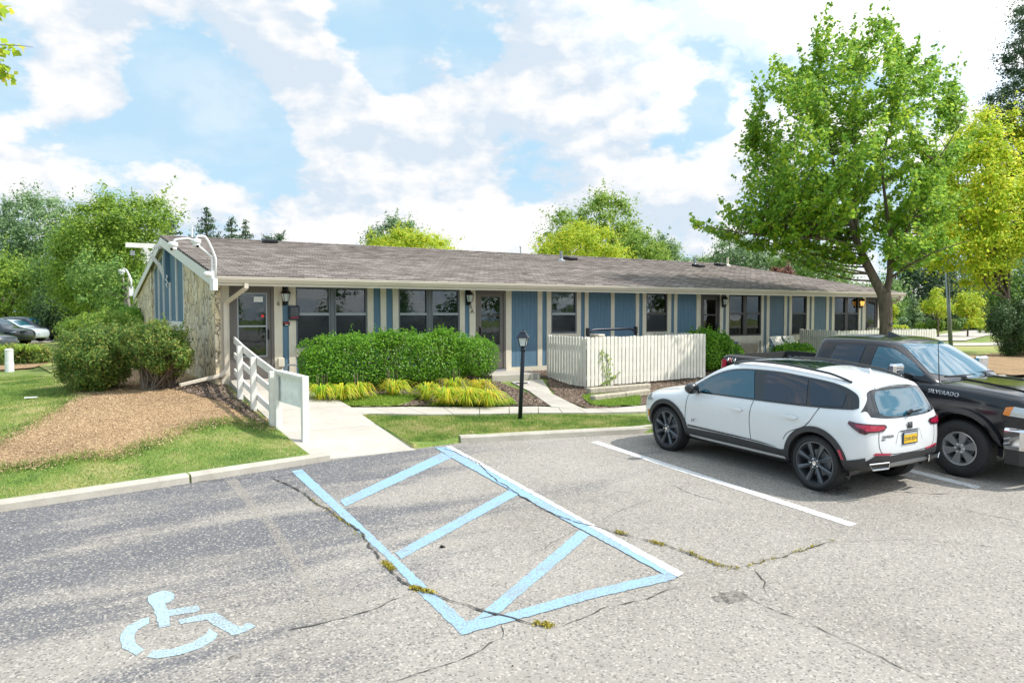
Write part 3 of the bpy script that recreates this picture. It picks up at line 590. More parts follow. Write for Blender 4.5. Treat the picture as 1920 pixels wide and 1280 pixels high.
# side and rear walls
def gable_z(y): return 3.39+(5.006-3.39)*(1-abs(y-25.7)/9.045)
def gpoly(y0, y1, zb, x, n=10, drop=.17):
    ys = [y0+(y1-y0)*k/n for k in range(n+1)]
    if y0 < 25.7 < y1 and 25.7 not in ys: ys = sorted(ys+[25.7])
    return [(x, y0, zb), (x, y1, zb)]+[(x, y, gable_z(y)-drop) for y in reversed(ys)]
for y0, y1 in ((YW-.03, 21.7), (29.1, 34.0)):
    m = MB(); m.slab(gpoly(y0, y1, .4, XG-.09), (.14, 0, 0)); m.build('stone_wall', M['stone'], B)
m = MB(); m.slab(gpoly(21.7, 29.1, .4, XG+.03), (.06, 0, 0)); m.build('gable_siding', M['siding'], B)
m = MB()
for px in (298, 307, 331, 345): 
    y = at_x(px, 560, XG)[1]; m.box(XG-.02, y-.045, 2.36, XG+.028, y+.045, gable_z(y)-.18)
yb = at_x(318.7, 560, XG)[1]; m.box(XG-.02, yb-.045, 2.36, XG+.028, yb+.045, 3.53)
m.box(XG-.03, 21.72, 2.08, XG+.027, 29.08, 2.34); m.box(XG-.02, 21.705, .5, XG+.026, 21.80, 2.07); m.box(XG-.02, 29.0, 2.36, XG+.026, 29.09, gable_z(29.0)-.2)
m.slab([(XG-.02, 25.7, gable_z(25.7)-.18), (XG-.02, 29.09, gable_z(29.09)-.18), (XG-.02, 29.09, gable_z(29.09)-.34), (XG-.02, 25.7, gable_z(25.7)-.34)], (.045, 0, 0)); m.build('gable_batten', M['white'], B)
m = MB(); ym = 25.45; m.box(XG-.10, ym-.16, 3.54, XG+.027, ym+.16, gable_z(ym)-.2); m.build('gable_post', M['siding'], B)
m = MB(); m.slab(gpoly(YW, 34.0, .4, XE-.1), (.1, 0, 0)); m.build('end_wall', M['slate'], B)
m = MB(); m.box(XG, 33.95, .4, XE, 34.05, WT); m.build('rear_wall', M['siding'], B)
# corner return on the stone, brown
m = MB(); m.box(XG+.052, YW-.035, .9, X(413)-.002, YW+.05, WT); m.build('corner_board', M['soffit'], B)
# roof: local frame lies on the slope so that the shingle rows follow it
XL, XR, YE, YR = 3.03, 28.56, 16.655, 25.7; ang = math.atan2(5.006-3.39, YR-YE); sl = (YR-YE)/math.cos(ang)
R = thing('roof_frame', None, None, (XL, YE, 3.39), local=True); bpy.data.objects.remove(R)
def roof_plane(flip):
    L = XR-XL; m = MB(); nr = 24; rnd = random.Random(5)
    m.box(0, -.03, -.05, L, sl, -.002)
    rows = int(sl/.142); z = .004
    for r in range(rows):
        y = r*.142; m.add([(0, y, .0), (L, y, .0), (L, y, .009), (0, y, .009), (0, y+.142, .0), (L, y+.142, .0)], [(0, 1, 2, 3), (3, 2, 5, 4)])
    me = m.mesh('roof'); o = link_mesh('roof', me, M['shingle'])
    o.rotation_euler = (ang, 0, 0) if not flip else (ang, 0, math.pi)
    o.location = Vector((XL, YE, 3.39)) if not flip else Vector((XR, 2*YR-YE, 3.39))
    o.parent = B; o.location -= ORG[B]; ORG[o] = Vector((0, 0, 0)); return o
RF = roof_plane(False); RB = roof_plane(True)
m = MB(); c = math.cos(ang); s = math.sin(ang)
for k in range(84):
    x0 = XL+k*.304; 
    if x0+.3 > XR: break
    m.add([(x0, YR-.15, 5.006-.15*math.tan(ang)+.012), (x0+.302, YR-.15, 5.006-.15*math.tan(ang)+.022), (x0+.302, YR, 5.036), (x0, YR, 5.026), (x0, YR+.15, 5.006-.15*math.tan(ang)+.012), (x0+.302, YR+.15, 5.006-.15*math.tan(ang)+.022)], [(0, 1, 2, 3), (3, 2, 5, 4)])
m.build('ridge_cap', M['shingle'], B)
m = MB()   # soffit boards and fascia
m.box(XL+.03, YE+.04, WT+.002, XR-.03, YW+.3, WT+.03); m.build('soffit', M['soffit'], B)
m = MB(); m.box(XL+.01, YE+.005, WT-.02, XR-.01, YE+.035, 3.33); m.build('fascia', M['fascia'], B)
m = MB()   # K-style gutter
prof = [(0, 0), (-.085, 0), (-.105, .045), (-.125, .075), (-.125, .12), (-.11, .12), (-.105, .085), (0, .085)]
m.slab([(XL-.02, YE+a, WT+.015+b) for a, b in prof], (XR-XL+.04, 0, 0)); G = m.build('gutter', M['gutter'], B)
m = MB(); m.box(XL-.025, YE-.134, WT+.125, XR+.025, YE-.112, WT+.142); m.build('gutter_lip', M['gutter_lip'], G)
m = MB(); m.box(XL-.025, YE-.012, WT-.045, XR+.025, YE+.003, WT+.012); m.build('drip_board', M['gutter_lip'], G)
# rake boards and the sloping soffit of the gables
for x, xi, nm in ((XL, XG-.05, 'rake_board'), (XR, XE, 'rake_board')):
    for sgn in (-1, 1):
        ya = YR+sgn*(YR-YE); off = .02 if x == XL else -.02
        m = MB(); m.slab([(x-off*.5, ya, 3.335), (x-off*.5, YR, 4.955), (x-off*.5, YR, 4.70), (x-off*.5, ya, 3.08)][::(-sgn)], (off*1.6, 0, 0)); m.build(nm, M['white'], B)
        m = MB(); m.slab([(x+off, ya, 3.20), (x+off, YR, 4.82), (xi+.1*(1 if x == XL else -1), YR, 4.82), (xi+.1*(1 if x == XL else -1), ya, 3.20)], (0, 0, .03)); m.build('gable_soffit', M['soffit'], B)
m = MB(); m.box(2.05, YR-.05, 4.60, XG+.1, YR+.05, 4.745); OB = m.build('ridge_beam', M['white'], B)
m = MB(); m.beam((2.58, YR-.06, 4.59), (XG-.06, YR-.10, 3.86), .05, .10); m.beam((2.95, YR-.07, 4.15), (XG-.05, YR-.12, 3.62), .05, .10); m.build('brace', M['white'], OB)
m = MB(); m.beam((2.24, YR-.02, 4.59), (2.24, YR-.02, 4.50), .03, .03); m.box(2.18, YR-.07, 4.36, 2.30, YR+.07, 4.50); tag(m.build('flood_light', M['alu']), 'small grey floodlight hanging under the white beam at the gable peak', 'floodlight')
m = MB(); pts = [(XG-.07+.02*math.sin(k*1.3), yb+.1+.03*math.cos(k*1.7), 3.75-k*.035) for k in range(12)]; m.tube(pts, .018, 6); tag(m.build('cable_bundle', M['plastic_white']), 'pale tangle of cable hanging below the gable brace', 'cable')
# downspouts
zr = lambda y: float(rampz(y))
m = MB(); m.beam((3.62, YE-.05, WT+.02), (3.62, YE-.05, WT-.11), .09, .07, up=(0, 1, 0)); m.beam((3.62, YE-.05, WT-.09), (3.32, YW-.07, 2.80), .09, .07, up=(0, 1, 0)); m.beam((3.32, YW-.07, 2.82), (3.32, YW-.07, 1.28), .09, .07, up=(0, 1, 0)); m.beam((3.32, YW-.07, 1.31), (3.18, YW-.12, 1.21), .09, .07, up=(0, 1, 0)); m.beam((3.19, YW-.12, 1.215), (2.33, 17.05, 1.06), .09, .07)
m.build('downspout', M['gutter'], B, bevel=.008)
m = MB(); m.tube([(XR-.2, YE-.06, WT+.02), (XR-.25, YE-.06, WT-.12), (XE+.15, YW-.05, 2.85), (XE+.06, YW-.05, 2.7), (XE+.06, YW-.05, .7)], .05, 8); m.build('downspout', M['gutter'], B)
# things on the roof
def on_roof(px, py):
    fn = lambda x, y: 5.006-abs(y-YR)*math.tan(ang); return hit(px, py, fn)
n_ = 0
for a, (px, py, kind) in enumerate([(507, 456, 'v'), (1052, 489, 'p'), (1071, 488, 'v'), (1303, 498, 'p'), (1311, 501, 'v'), (1352, 499, 'v'), (1364, 498, 'p')]):
    p = on_roof(px, py); m = MB()
    if kind == 'v':
        m.slab([(p.x-.22, p.y-.16, p.z-.0), (p.x+.22, p.y-.16, p.z), (p.x+.22, p.y-.16, p.z+.11), (p.x-.22, p.y-.16, p.z+.11)], (0, .42, .05))
        tag(m.build('roof_vent', M['black'], bevel=.02), ['low black vent alone near the left end of the roof', '', 'low black vent right of the single pipe near mid roof', '', 'low black vent right of the middle pipe on the roof', 'low black vent left of the far right roof pipe'][a], 'roof vent', 'low roof vents')
    else:
        m.lathe((p.x, p.y, p.z-.03), [(.17, 0), (.16, .03), (.07, .10), (.055, .12), (.055, .40), (.05, .40)], 16)
        tag(m.build('vent_pipe', M['alu'] if a != 6 else M['trim']), {1: 'grey metal pipe with flashing near mid roof', 3: 'short grey metal pipe right of mid roof', 6: 'cream pipe furthest right on the roof ridge'}[a], 'vent pipe', 'roof vent pipes')
p = on_roof(976, 477); m = MB(); m.tube([(p.x, p.y, p.z-.02), (p.x, p.y, p.z+.32)], .022, 8); m.lathe((p.x, p.y, p.z+.28), [(.03, 0), (.05, .03), (.03, .06)], 10); tag(m.build('antenna_mast', M['teal']), 'thin pale mast standing at the roof ridge', 'mast')
p = on_roof(363, 447); m = MB(); m.tube([(p.x, p.y+.3, p.z-.02), (p.x, p.y+.3, p.z+.42)], .03, 8); m.build; tag(m.build('vent_pipe', M['plastic_white']), 'thin white pipe behind the camera arms at the roof ridge', 'vent pipe')
# ---------------------------------------------------------------- security cameras on swan neck arms
def camera_on(label, base, path, head, r=.024, s=1.0, look=(0, -1, 0)):
    c = thing('security_camera', label, 'camera', base, 'white security cameras')
    m = MB(); m.tube(path, r, 10); m.build('arm', M['plastic_white'], c, True)
    b = Vector(base); m = MB(); m.box(b.x-.05*s, b.y-.04, b.z-.14*s, b.x+.05*s, b.y+.05, b.z+.1*s); m.build('mount', M['plastic_white'], c, bevel=.008)
    h = Vector(head); m = MB(); m.lathe(h, [(.03*s, .08*s), (.085*s, .07*s), (.095*s, .05*s), (.095*s, 0), (.075*s, -.03*s)], 20)
    hd = m.build('camera_head', M['plastic_white'], c, True)
    m = MB(); m.lathe(h+Vector((0, 0, -.03*s)), [(.075*s, 0), (.07*s, -.035*s), (.045*s, -.065*s), (.012*s, -.075*s)], 18); m.build('dome', M['plastic_white'], c, True)
    l = Vector(look).normalized(); m = MB(); q = h+Vector((0, 0, -.05*s))+l*.045*s; m.tube([q, q+l*.035*s], [.03*s, .027*s], 14); m.build('lens', M['black'], c)
def cpt(px, py, y=16.35): return at_y(px, py, y)
camera_on('white dome camera on the lower curved arm, left of its twin', cpt(399, 532), [cpt(399, 525), cpt(398, 500), cpt(397, 482), cpt(386, 472), cpt(374, 463), cpt(362, 450), cpt(352, 447), cpt(330, 449), cpt(325, 452)], cpt(324.5, 461), look=(-.6, -.9, -.3))
camera_on('white dome camera on the tall curved arm at the roof corner', cpt(403, 532, 16.3), [cpt(404, 525, 16.3), cpt(404.5, 485, 16.3), cpt(399, 470, 16.3), cpt(391, 453, 16.3), cpt(385, 444, 16.3), cpt(380, 442.5, 16.3), cpt(370, 442.5, 16.3), cpt(368, 448, 16.3)], cpt(368, 455, 16.3), look=(.2, -1, -.4))
m = MB(); q = cpt(392, 514, 16.32); m.lathe(q, [(.03, -.10), (.055, -.07), (.065, 0), (.05, .05)], 16, 'x'); m.box(q.x+.04, q.y-.03, q.z-.09, q.x+.10, q.y+.03, q.z+.07); tag(m.build('motion_sensor', M['plastic_white'], smooth=False), 'white cone shaped sensor fixed at the roof corner below the camera arms', 'sensor')
q = lambda px, py: at_x(px, py, 2.95)
camera_on('small white camera on a bent arm at the far eave of the gable', q(246, 545), [q(246, 540), q(246, 525), q(242, 515), q(237, 506), q(232, 503), q(229, 504)], q(228, 510), r=.035, s=1.6, look=(-1, -.3, -.3))
# ---------------------------------------------------------------- fittings on the front wall
def lantern(label, px, py, lit=False, dy=.0):
    p = at_y(px, py, YW-.13); c = thing('wall_lantern', label, 'wall lamp', (p.x, YW-.02, p.z), 'black wall lanterns beside the doors'); x, y, z = p.x, p.y, p.z
    m = MB(); m.box(x-.055, YW-.03, z-.20, x+.055, YW-.0225, z+.26); m.tube([(x, YW-.03, z-.12), (x, YW-.09, z-.19), (x, y, z-.16)], .012, 8); m.tube([(x, YW-.03, z+.22), (x, y, z+.19)], .012, 8)
    for sx in (-1, 1):
        for sy in (-1, 1): m.beam((x+sx*.05, y+sy*.05, z-.11), (x+sx*.075, y+sy*.075, z+.07), .01, .01)
    m.lathe((x, y, z-.155), [(.012, -.03), (.045, .02), (.06, .045)], 4); m.build('bracket', M['black'], c)
    m = MB(); m.lathe((x, y, z+.07), [(.125, 0), (.07, .07), (.025, .10), (.015, .14)], 4); m.build('cap', M['black'], c)
    m = MB(); m.lathe((x, y, z-.105), [(.062, 0), (.095, .172)], 4); m.build('lamp_glass', M['lit'] if lit else M['lamp_glass'], c)
lantern('black wall lantern on the blue strip right of the first door', 536, 556)
lantern('black wall lantern with cream glass left of door 6A', 881, 558)
lantern('black wall lantern right of the third door', 1360, 565)
lantern('wall lantern with its bulb lit orange by the far door', 1617, 568, True)
p = at_y(558, 0, YW); cx0, cx1 = X(540), X(559.5); z0, z1 = at_y(548, 600, YW)[2], at_y(548, 573, YW)[2]
mbx = thing('mailbox', 'dark box with a glass front and red lettering right of the first door', 'mailbox', ((cx0+cx1)/2, YW-.06, z0))
m = MB(); m.box(cx0, YW-.11, z0, cx1, YW-.024, z1); m.build('box', M['navy'], mbx, bevel=.012)
m = MB(); m.box(cx0+.03, YW-.116, z0+.09, cx1-.03, YW-.109, z1-.04); m.build('front_glass', M['gloss_black'], mbx)
text('lettering', 'NOTICE', .05, M['red'], mbx, ((cx0+cx1)/2, YW-.113, z0+.055), (1, 0, 0), (0, 0, 1))
q = at_y(537, 607, YW-.03); m = MB(); m.box(q.x-.08, YW-.045, q.z-.045, q.x+.08, YW-.001, q.z+.045); kp = tag(m.build('doorbell', M['black'], bevel=.012), 'small black doorbell camera below the dark box', 'doorbell')
m = MB(); m.box(q.x-.05, YW-.050, q.z+.012, q.x+.05, YW-.0455, q.z+.032); m.build('red_strip', M['red'], kp); m = MB(); m.box(q.x-.035, YW-.050, q.z-.03, q.x+.04, YW-.0455, q.z-.014); m.build('white_button', M['plastic_white'], kp)
text('house_number', '6', .15, M['black'], None, at_y(522, 569, YW-.026), (1, 0, 0), (0, 0, 1)); tag(bpy.data.objects['house_number'], 'black numeral 6 on the cream post beside the first door', 'house number')
t = thing('house_number', 'black characters 6 and A on the cream post left of the second door', 'house number', (X(884), YW-.026, 2.6))
text('numeral', '6', .16, M['black'], t, at_y(883, 575, YW-.026), (1, 0, 0), (0, 0, 1)); text('letter', 'A', .18, M['black'], t, at_y(885.5, 584, YW-.026), (1, 0, 0), (0, 0, 1))
# meter box with a conduit hoop near the first door
q = at_y(527, 679, YW-.07); m = MB(); m.box(q.x-.07, YW-.12, q.z-.1, q.x+.07, YW-.023, q.z+.1); ob = tag(m.build('outlet_box', M['trim'], bevel=.01), 'cream outlet box low on the post by the first door', 'outlet box')
m = MB(); a = Vector((q.x+.08, YW-.2, q.z-.08)); m.tube([a+Vector((0, 0, -.6)), a+Vector((0, 0, -.03)), a+Vector((.04, 0, .02)), a+Vector((.30, -.05, .02)), a+Vector((.38, -.05, -.06)), a+Vector((.40, -.05, -.6))], .02, 8); tag(m.build('bike_hoop', M['alu'], smooth=True), 'bent grey metal hoop standing beside the first door', 'metal hoop')
# ================================================================ RAILING, SIGN BOARD, LAMP POST, FENCES
rail = thing('handrail', 'white wooden handrail with three posts along the left side of the ramp', 'railing', (3.3, 14.6, .8))
posts = [((450.5, 743.7), 648.7), ((475.7, 763.7), 669.5), ((511, 801), 696)]
PP = []
for (bx, by), ty in posts:
    y = {450.5: 15.62, 475.7: 14.55, 511: 13.28}[bx]; b = at_y(bx, by, y); tt = at_y(bx, ty, y); x = b.x; zb = float(T(x, y))-.1; PP.append(Vector((x, y, tt.z)))
    m = MB(); m.box(x-.05, y-.05, zb, x+.05, y+.05, tt.z); m.build('post', M['white'], rail, bevel=.004)
w0 = Vector((3.42, YW-.09, at_y(429, 632, YW-.09).z))
for dz, th in ((-.06, .14), (-.40, .12), (-.76, .12)):
    m = MB(); P = [w0]+PP
    for a, b in zip(P[:-1], P[1:]): m.beam(a+Vector((.075, 0, dz)), b+Vector((.075, 0, dz)), .035, th)
    m.build('rail', M['white'], rail)
sb = thing('sign_board', 'weathered blank white board between two white posts at the ramp foot', 'sign board', (3.45, 12.8, .6))
ya, yb_ = 13.12, 12.28
A_ = at_y(521, 696, ya); B_ = at_y(571, 706, yb_)
for P_, nm in ((A_, 'post'), (B_, 'post')):
    m = MB(); zb = float(T(P_.x, P_.y))-.05; m.box(P_.x-.055, P_.y-.055, zb, P_.x+.055, P_.y+.055, P_.z+.01); m.build(nm, M['white'], sb, bevel=.004)
zt = min(A_.z, B_.z)
m = MB(); m.beam((A_.x, A_.y-.03, A_.z+.0), (B_.x, B_.y+.03, B_.z-.02), .13, .05); m.build('top_board', M['white'], sb)
m = MB(); m.slab([(A_.x, A_.y-.07, A_.z-.52), (B_.x, B_.y+.057, B_.z-.54), (B_.x, B_.y+.057, B_.z-.05), (A_.x, A_.y-.07, A_.z-.03)], (.025, 0, 0)); m.build('panel', M['pale_board'], sb)
m = MB(); q = Vector((A_.x+.0, A_.y-.10, 0)); m.box(q.x-.012, q.y-.02, A_.z-.5, q.x-.003, q.y+.02, A_.z-.08); m.build('hinge_strip', M['teal'], sb)
q = hit(574, 832); rnd = random.Random(3); m = MB(); m.lathe((q.x, q.y, q.z-.04), [(.07, 0), (.115, .04), (.08, .09), (.03, .11)], 7); tag(m.build('rock', M['curb']), 'pale rough lump of concrete beside the kerb end', 'rock')
# lamp post
bp = hit(975, 786); tp = at_d(982.5, 618, sp*bp.x+cp*bp.y); H = tp.z-bp.z; lean = Vector((tp.x-bp.x, tp.y-bp.y, H))
lp = thing('lamp_post', 'black lamp post with a square lantern leaning slightly on the grass strip', 'lamp post', tuple(bp))
def L(t, off=(0, 0, 0)): return bp+lean*t+Vector(off)
m = MB(); m.tube([L(-.03), L(.79), L(.80)], [.042, .040, .03], 14); m.tube([L(.76), L(.80)], .05, 14); m.build('pole', M['navy'], lp, True)
m = MB(); c = L(.405); d = Vector((cp, -sp, 0)); m.tube([c-d*.12, c+d*.12], .012, 8); m.build('ladder_bar', M['navy'], lp); m = MB(); 
for s in (-1, 1): m.lathe(c+d*.13*s, [(.012, -.02), (.022, 0), (.012, .02)], 10)
m.build('bar_end', M['plastic_white'], lp)
def sq(mb, c, prof, mi=0): mb.lathe(c, [(r*1.414, h) for r, h in prof], 4, mi=mi)
m = MB(); sq(m, L(.80), [(.03, 0), (.055, .02), (.055, .035)])
for a in range(4):
    A = math.pi/2*a; ca, sa = math.cos(A), math.sin(A); m.beam(L(.80, (.055*1.4*ca, .055*1.4*sa, .035)), L(.80, (.085*1.4*ca, .085*1.4*sa, .20)), .012, .012)
m.build('lantern_frame', M['navy'], lp)
m = MB(); sq(m, L(.80), [(.050, .036), (.079, .196)]); m.build('lantern_glass', M['lamp_glass'], lp)
m = MB(); sq(m, L(.80), [(.115, .19), (.115, .20), (.055, .29), (.06, .30), (.02, .33), (.008, .355)]); m.build('lantern_roof', M['navy'], lp)
# picket fences
def picket_run(mb_list, P, Q, z0, z1, w=.108, gap=.030, out=1, seed=0, posts=True, ridge=0):
    rnd = random.Random(seed); P = Vector(P); Q = Vector(Q); L_ = (Q-P).length; n = int(L_/(w+gap)); d = (Q-P).normalized(); nr = Vector((d.y, -d.x))*out
    pk, rl = mb_list
    for i in range(n):
        c = P+d*((i+.5)*L_/n); a = c-d*w/2; b = c+d*w/2; t = z1+rnd.uniform(-.012, .012); bz = z0+rnd.uniform(-.01, .01); o = nr*.02; e = d*rnd.uniform(-.004, .004)
        p = MB(); pk.append([(a.x+e.x, a.y+e.y, bz), (b.x, b.y, bz), (b.x, b.y, t-.02), (b.x-d.x*.02, b.y-d.y*.02, t), (a.x+d.x*.02, a.y+d.y*.02, t), (a.x, a.y, t-.02), o])
    for z in (z0+.22, z1-.25):
        rl.beam((P.x-nr.x*.02, P.y-nr.y*.02, z), (Q.x-nr.x*.02, Q.y-nr.y*.02, z), .04, .09)
def fence(label, runs, z0, z1, posts, seed=0):
    f = thing('picket_fence', label, 'fence', (runs[0][0][0], runs[0][0][1], z0), 'cream picket fences round the patios'); rl = MB()
    for P, Q, out in runs:
        pk = []; picket_run((pk, rl), P, Q, z0, z1, out=out, seed=seed)
        for p in pk: m = MB(); m.slab([Vector(v) for v in p[:6]], (p[6].x, p[6].y, 0)); m.build('picket', M['fence'], f)
    rl.build('rail', M['fence'], f)
    for x, y in posts: m = MB(); m.box(x-.05, y-.05, z0-.25, x+.05, y+.05, z1-.0); m.build('post', M['fence'], f, bevel=.005)
def fp(px, py, z): v = at_z(px, py, z); return (v.x, v.y)
c0, c1, c2 = fp(1026, 713, .76), fp(1099, 725, .76), fp(1322, 706, .76)
fence('cream picket fence enclosing the patio right of door 6A', [(c0, c1, 1), (c1, c2, 1), (c2, (c2[0]+.1, YW-.05), 1)], .76, 1.99, [(c0[0]+.08, c0[1]), (c1[0]+.1, c1[1]+.1), (c2[0]-.1, c2[1]+.1), ((c1[0]+c2[0])/2, (c1[1]+c2[1])/2+.1)], 1)
d0, d1, d2 = (23.0, 17.2), fp(1570, 620, 2.0), fp(1755, 617, 2.0)
fence('far cream picket fence behind the pickup cab and the maple', [(d0, d1, 1), (d1, d2, 1), (d2, (d2[0]+.4, YW+1.8), 1)], .78, 2.0, [(d0[0], d0[1]-.1), (d1[0], d1[1]+.1), (d2[0], d2[1]+.1), (26, d2[1]+.25)], 2)
# plank leaning stacks (two slatted folded chairs by the far fence)
for i, (px, lab) in enumerate([(1465, 'slatted wooden folding chair leaning on the wall, left of its twin'), (1489, 'slatted wooden folding chair leaning by the fence, right of its twin')]):
    q = at_y(px, 655, 16.2); c = thing('folding_chair', lab, 'chair', (q.x, q.y, .9), 'folded slatted chairs'); m = MB()
    for k in range(6): x = q.x-.28+k*.09; m.beam((x+.08, 15.9, 1.0), (x-.12, 16.35, 1.80), .05, .02, up=(0, 1, 0))
    m.build('slats', M['fence'], c); m = MB(); m.beam((q.x-.42, 16.34, 1.78), (q.x+.15, 16.34, 1.78), .03, .06); m.beam((q.x-.25, 15.95, 1.15), (q.x+.3, 15.95, 1.15), .03, .05); m.build('cross_bar', M['fence'], c)
# swing seat frame behind the first fence
sw = thing('garden_swing', 'dark blue metal swing frame showing above the picket fence', 'swing', (12.8, 16.0, 1.0))
def wy(px, py): return at_y(px, py, 15.9)
m = MB(); m.tube([wy(1102, 650), wy(1102, 630), wy(1104, 623), wy(1110, 619), wy(1116, 618), wy(1180, 616), wy(1188, 618), wy(1192, 624), wy(1193, 650)], .035, 10); m.build('frame', M['navy'], sw, True)
m = MB()
for px, py in ((1102, 619), (1192, 616)): q = wy(px, py); m.box(q.x-.035, q.y-.04, q.z-.14, q.x+.035, q.y+.04, q.z+.06)
m.build('bracket', M['black'], sw); m = MB(); q = wy(1120, 630); m.box(q.x-.12, q.y-.2, q.z-.4, q.x+.13, q.y+.2, q.z+.06); m.build('seat_back', M['soffit'], sw, bevel=.03)
for k in (1102, 1193): pass
# landscape timbers
for i, (a, b, lab) in enumerate([((1102, 740), (1215, 731), 'upper grey landscape timber below the picket fence'), ((1110, 755), (1168, 748), 'lower left grey landscape timber beside the walk'), ((1168, 748), (1215, 742), 'lower right grey landscape timber running behind the white car')]):
    P_, Q_ = hit(*a), hit(*b); Q_ = P_+(Q_-P_)*1.02; m = MB(); u = Vector((0, 0, .09)); m.beam(P_+u, Q_+u, .17, .16); tag(m.build('landscape_timber', M['wood'], bevel=.03), lab, 'timber', 'weathered landscape timbers')
# left: utility bollard
q = hit(18, 697); m = MB(); s = sp*q.x+cp*q.y; r_ = 7.5/F*s; h_ = 42/F*s; m.lathe((q.x, q.y, q.z-.1), [(r_, 0), (r_, h_*.55), (r_*.93, h_*.56), (r_*.93, h_+.05), (r_*.98, h_+.06), (r_*.98, h_+.1), (r_*.5, h_+.13)], 16); tag(m.build('utility_pedestal', M['plastic_white']), 'white cylindrical utility pedestal in front of the low left hedge', 'pedestal')
# right: street pole
q = hit(1784, 661); s = sp*q.x+cp*q.y; tq = at_d(1774, 490, s); P_ = thing('street_pole', 'tall bare grey metal pole on the lawn behind the pickup bonnet', 'pole', tuple(q))
m = MB(); m.tube([q-Vector((0, 0, .2)), q+(tq-q)*1.0], [.11, .075], 14); m.build('pole', M['teal'], P_, True)
m = MB(); m.tube([tq, tq+Vector((0, 0, .25))], .12, 12); m.build('cap', M['teal'], P_)
# litter
for i, (px, py, s_, lab) in enumerate([(830, 1027, .045, 'crumpled black scrap lying inside the blue hatched aisle'), (960, 1250, .02, 'tiny black scrap near the bottom edge of the asphalt')]):
    c = lot(px, py); rnd = random.Random(i+4); m = MB()
    for k in range(7):
        a = rnd.uniform(0, 6.3); r = s_*rnd.uniform(.2, .9); m.add([(c.x+math.cos(a)*r, c.y+math.sin(a)*r, c.z+.006), (c.x+math.cos(a+.6)*r*.6, c.y+math.sin(a+.6)*r, c.z+.006+s_*rnd.uniform(.2, .7)), (c.x+rnd.uniform(-r, r)*.3, c.y+rnd.uniform(-r, r)*.3, c.z+.008+s_*.3), (c.x, c.y, c.z+.004)], [(0, 1, 2), (0, 2, 3), (0, 1, 3)])
    tag(m.build('litter', M['black']), lab, 'litter')
q = hit(58, 748); m = MB(); m.box(q.x-.12, q.y-.06, q.z+.03, q.x+.12, q.y+.06, q.z+.045); tag(m.build('litter', M['plastic_white']), 'white scrap of paper lying on the left lawn', 'litter')
# ================================================================ VEHICLES
def loft(name, stations, mats_, sub=2, cuts=(), boxcuts=()):
    bm = bmesh.new(); rows = []
    for st in stations:
        Rr = [bm.verts.new((x, y, z)) for x, y, z in st]; Lr = [v if abs(v.co.x) < 1e-4 else bm.verts.new((-v.co.x, v.co.y, v.co.z)) for v in Rr]; rows.append((Rr, Lr))
    def face(vs):
        u = []
        for v in vs:
            if v not in u: u.append(v)
        if len(u) > 2:
            try: bm.faces.new(u)
            except ValueError: pass
    for (R0, L0), (R1, L1) in zip(rows[:-1], rows[1:]):
        for j in range(len(R0)-1):
            face([R0[j], R0[j+1], R1[j+1], R1[j]]); face([L0[j+1], L0[j], L1[j], L1[j+1]])
        face([L0[0], R0[0], R1[0], L1[0]])
    bmesh.ops.remove_doubles(bm, verts=bm.verts, dist=1e-4)
    bmesh.ops.holes_fill(bm, edges=[e for e in bm.edges if e.is_boundary], sides=0)
    bmesh.ops.recalc_face_normals(bm, faces=bm.faces)
    me = bpy.data.meshes.new(name); bm.to_mesh(me); bm.free()
    o = bpy.data.objects.new(name, me); COL.objects.link(o)
    for m in mats_: me.materials.append(m)
    md = o.modifiers.new('s', 'SUBSURF'); md.levels = sub; md.render_levels = sub
    tmp = []
    for c in list(cuts)+list(boxcuts):
        k = MB()
        if len(c) == 3: (cx_, cy_, r) = c; x0, x1 = (cx_, cx_*2.2); k.lathe((0, cy_, .0), [(r, 0), (r, 1)], 48, 'x'); v = [(x0+(x1-x0)*p[0], p[1], p[2]) for p in k.v]; k.v = [(a, b, z+CUTZ) for a, b, z in v]
        else: k.box(*c)
        cm = k.mesh('cut'); cm.materials.append(mats_[1]); co_ = bpy.data.objects.new('cut', cm); COL.objects.link(co_); tmp.append(co_)
        b = o.modifiers.new('b', 'BOOLEAN'); b.operation = 'DIFFERENCE'; b.object = co_; b.solver = 'EXACT'
        try: b.material_mode = 'TRANSFER'
        except Exception: pass
    me2 = bpy.data.meshes.new_from_object(o.evaluated_get(bpy.context.evaluated_depsgraph_get())); me2.name = name
    bpy.data.objects.remove(o)
    for t in tmp: bpy.data.objects.remove(t)
    me2.polygons.foreach_set('use_smooth', [True]*len(me2.polygons))
    try: me2.set_sharp_from_angle(angle=math.radians(38))
    except Exception: pass
    return me2
CUTZ = .36
def bvh_of(me):
    return BVHTree.FromPolygons([v.co[:] for v in me.vertices], [tuple(p.vertices) for p in me.polygons])
AX = {'L': (Vector((-3, 0, 0)), Vector((0, 1, 0)), Vector((0, 0, 1)), Vector((1, 0, 0))), 'R': (Vector((3, 0, 0)), Vector((0, 1, 0)), Vector((0, 0, 1)), Vector((-1, 0, 0))),
      'B': (Vector((0, -6, 0)), Vector((1, 0, 0)), Vector((0, 0, 1)), Vector((0, 1, 0))), 'F': (Vector((0, 9, 0)), Vector((1, 0, 0)), Vector((0, 0, 1)), Vector((0, -1, 0))), 'T': (Vector((0, 0, 4)), Vector((1, 0, 0)), Vector((0, 1, 0)), Vector((0, 0, -1)))}
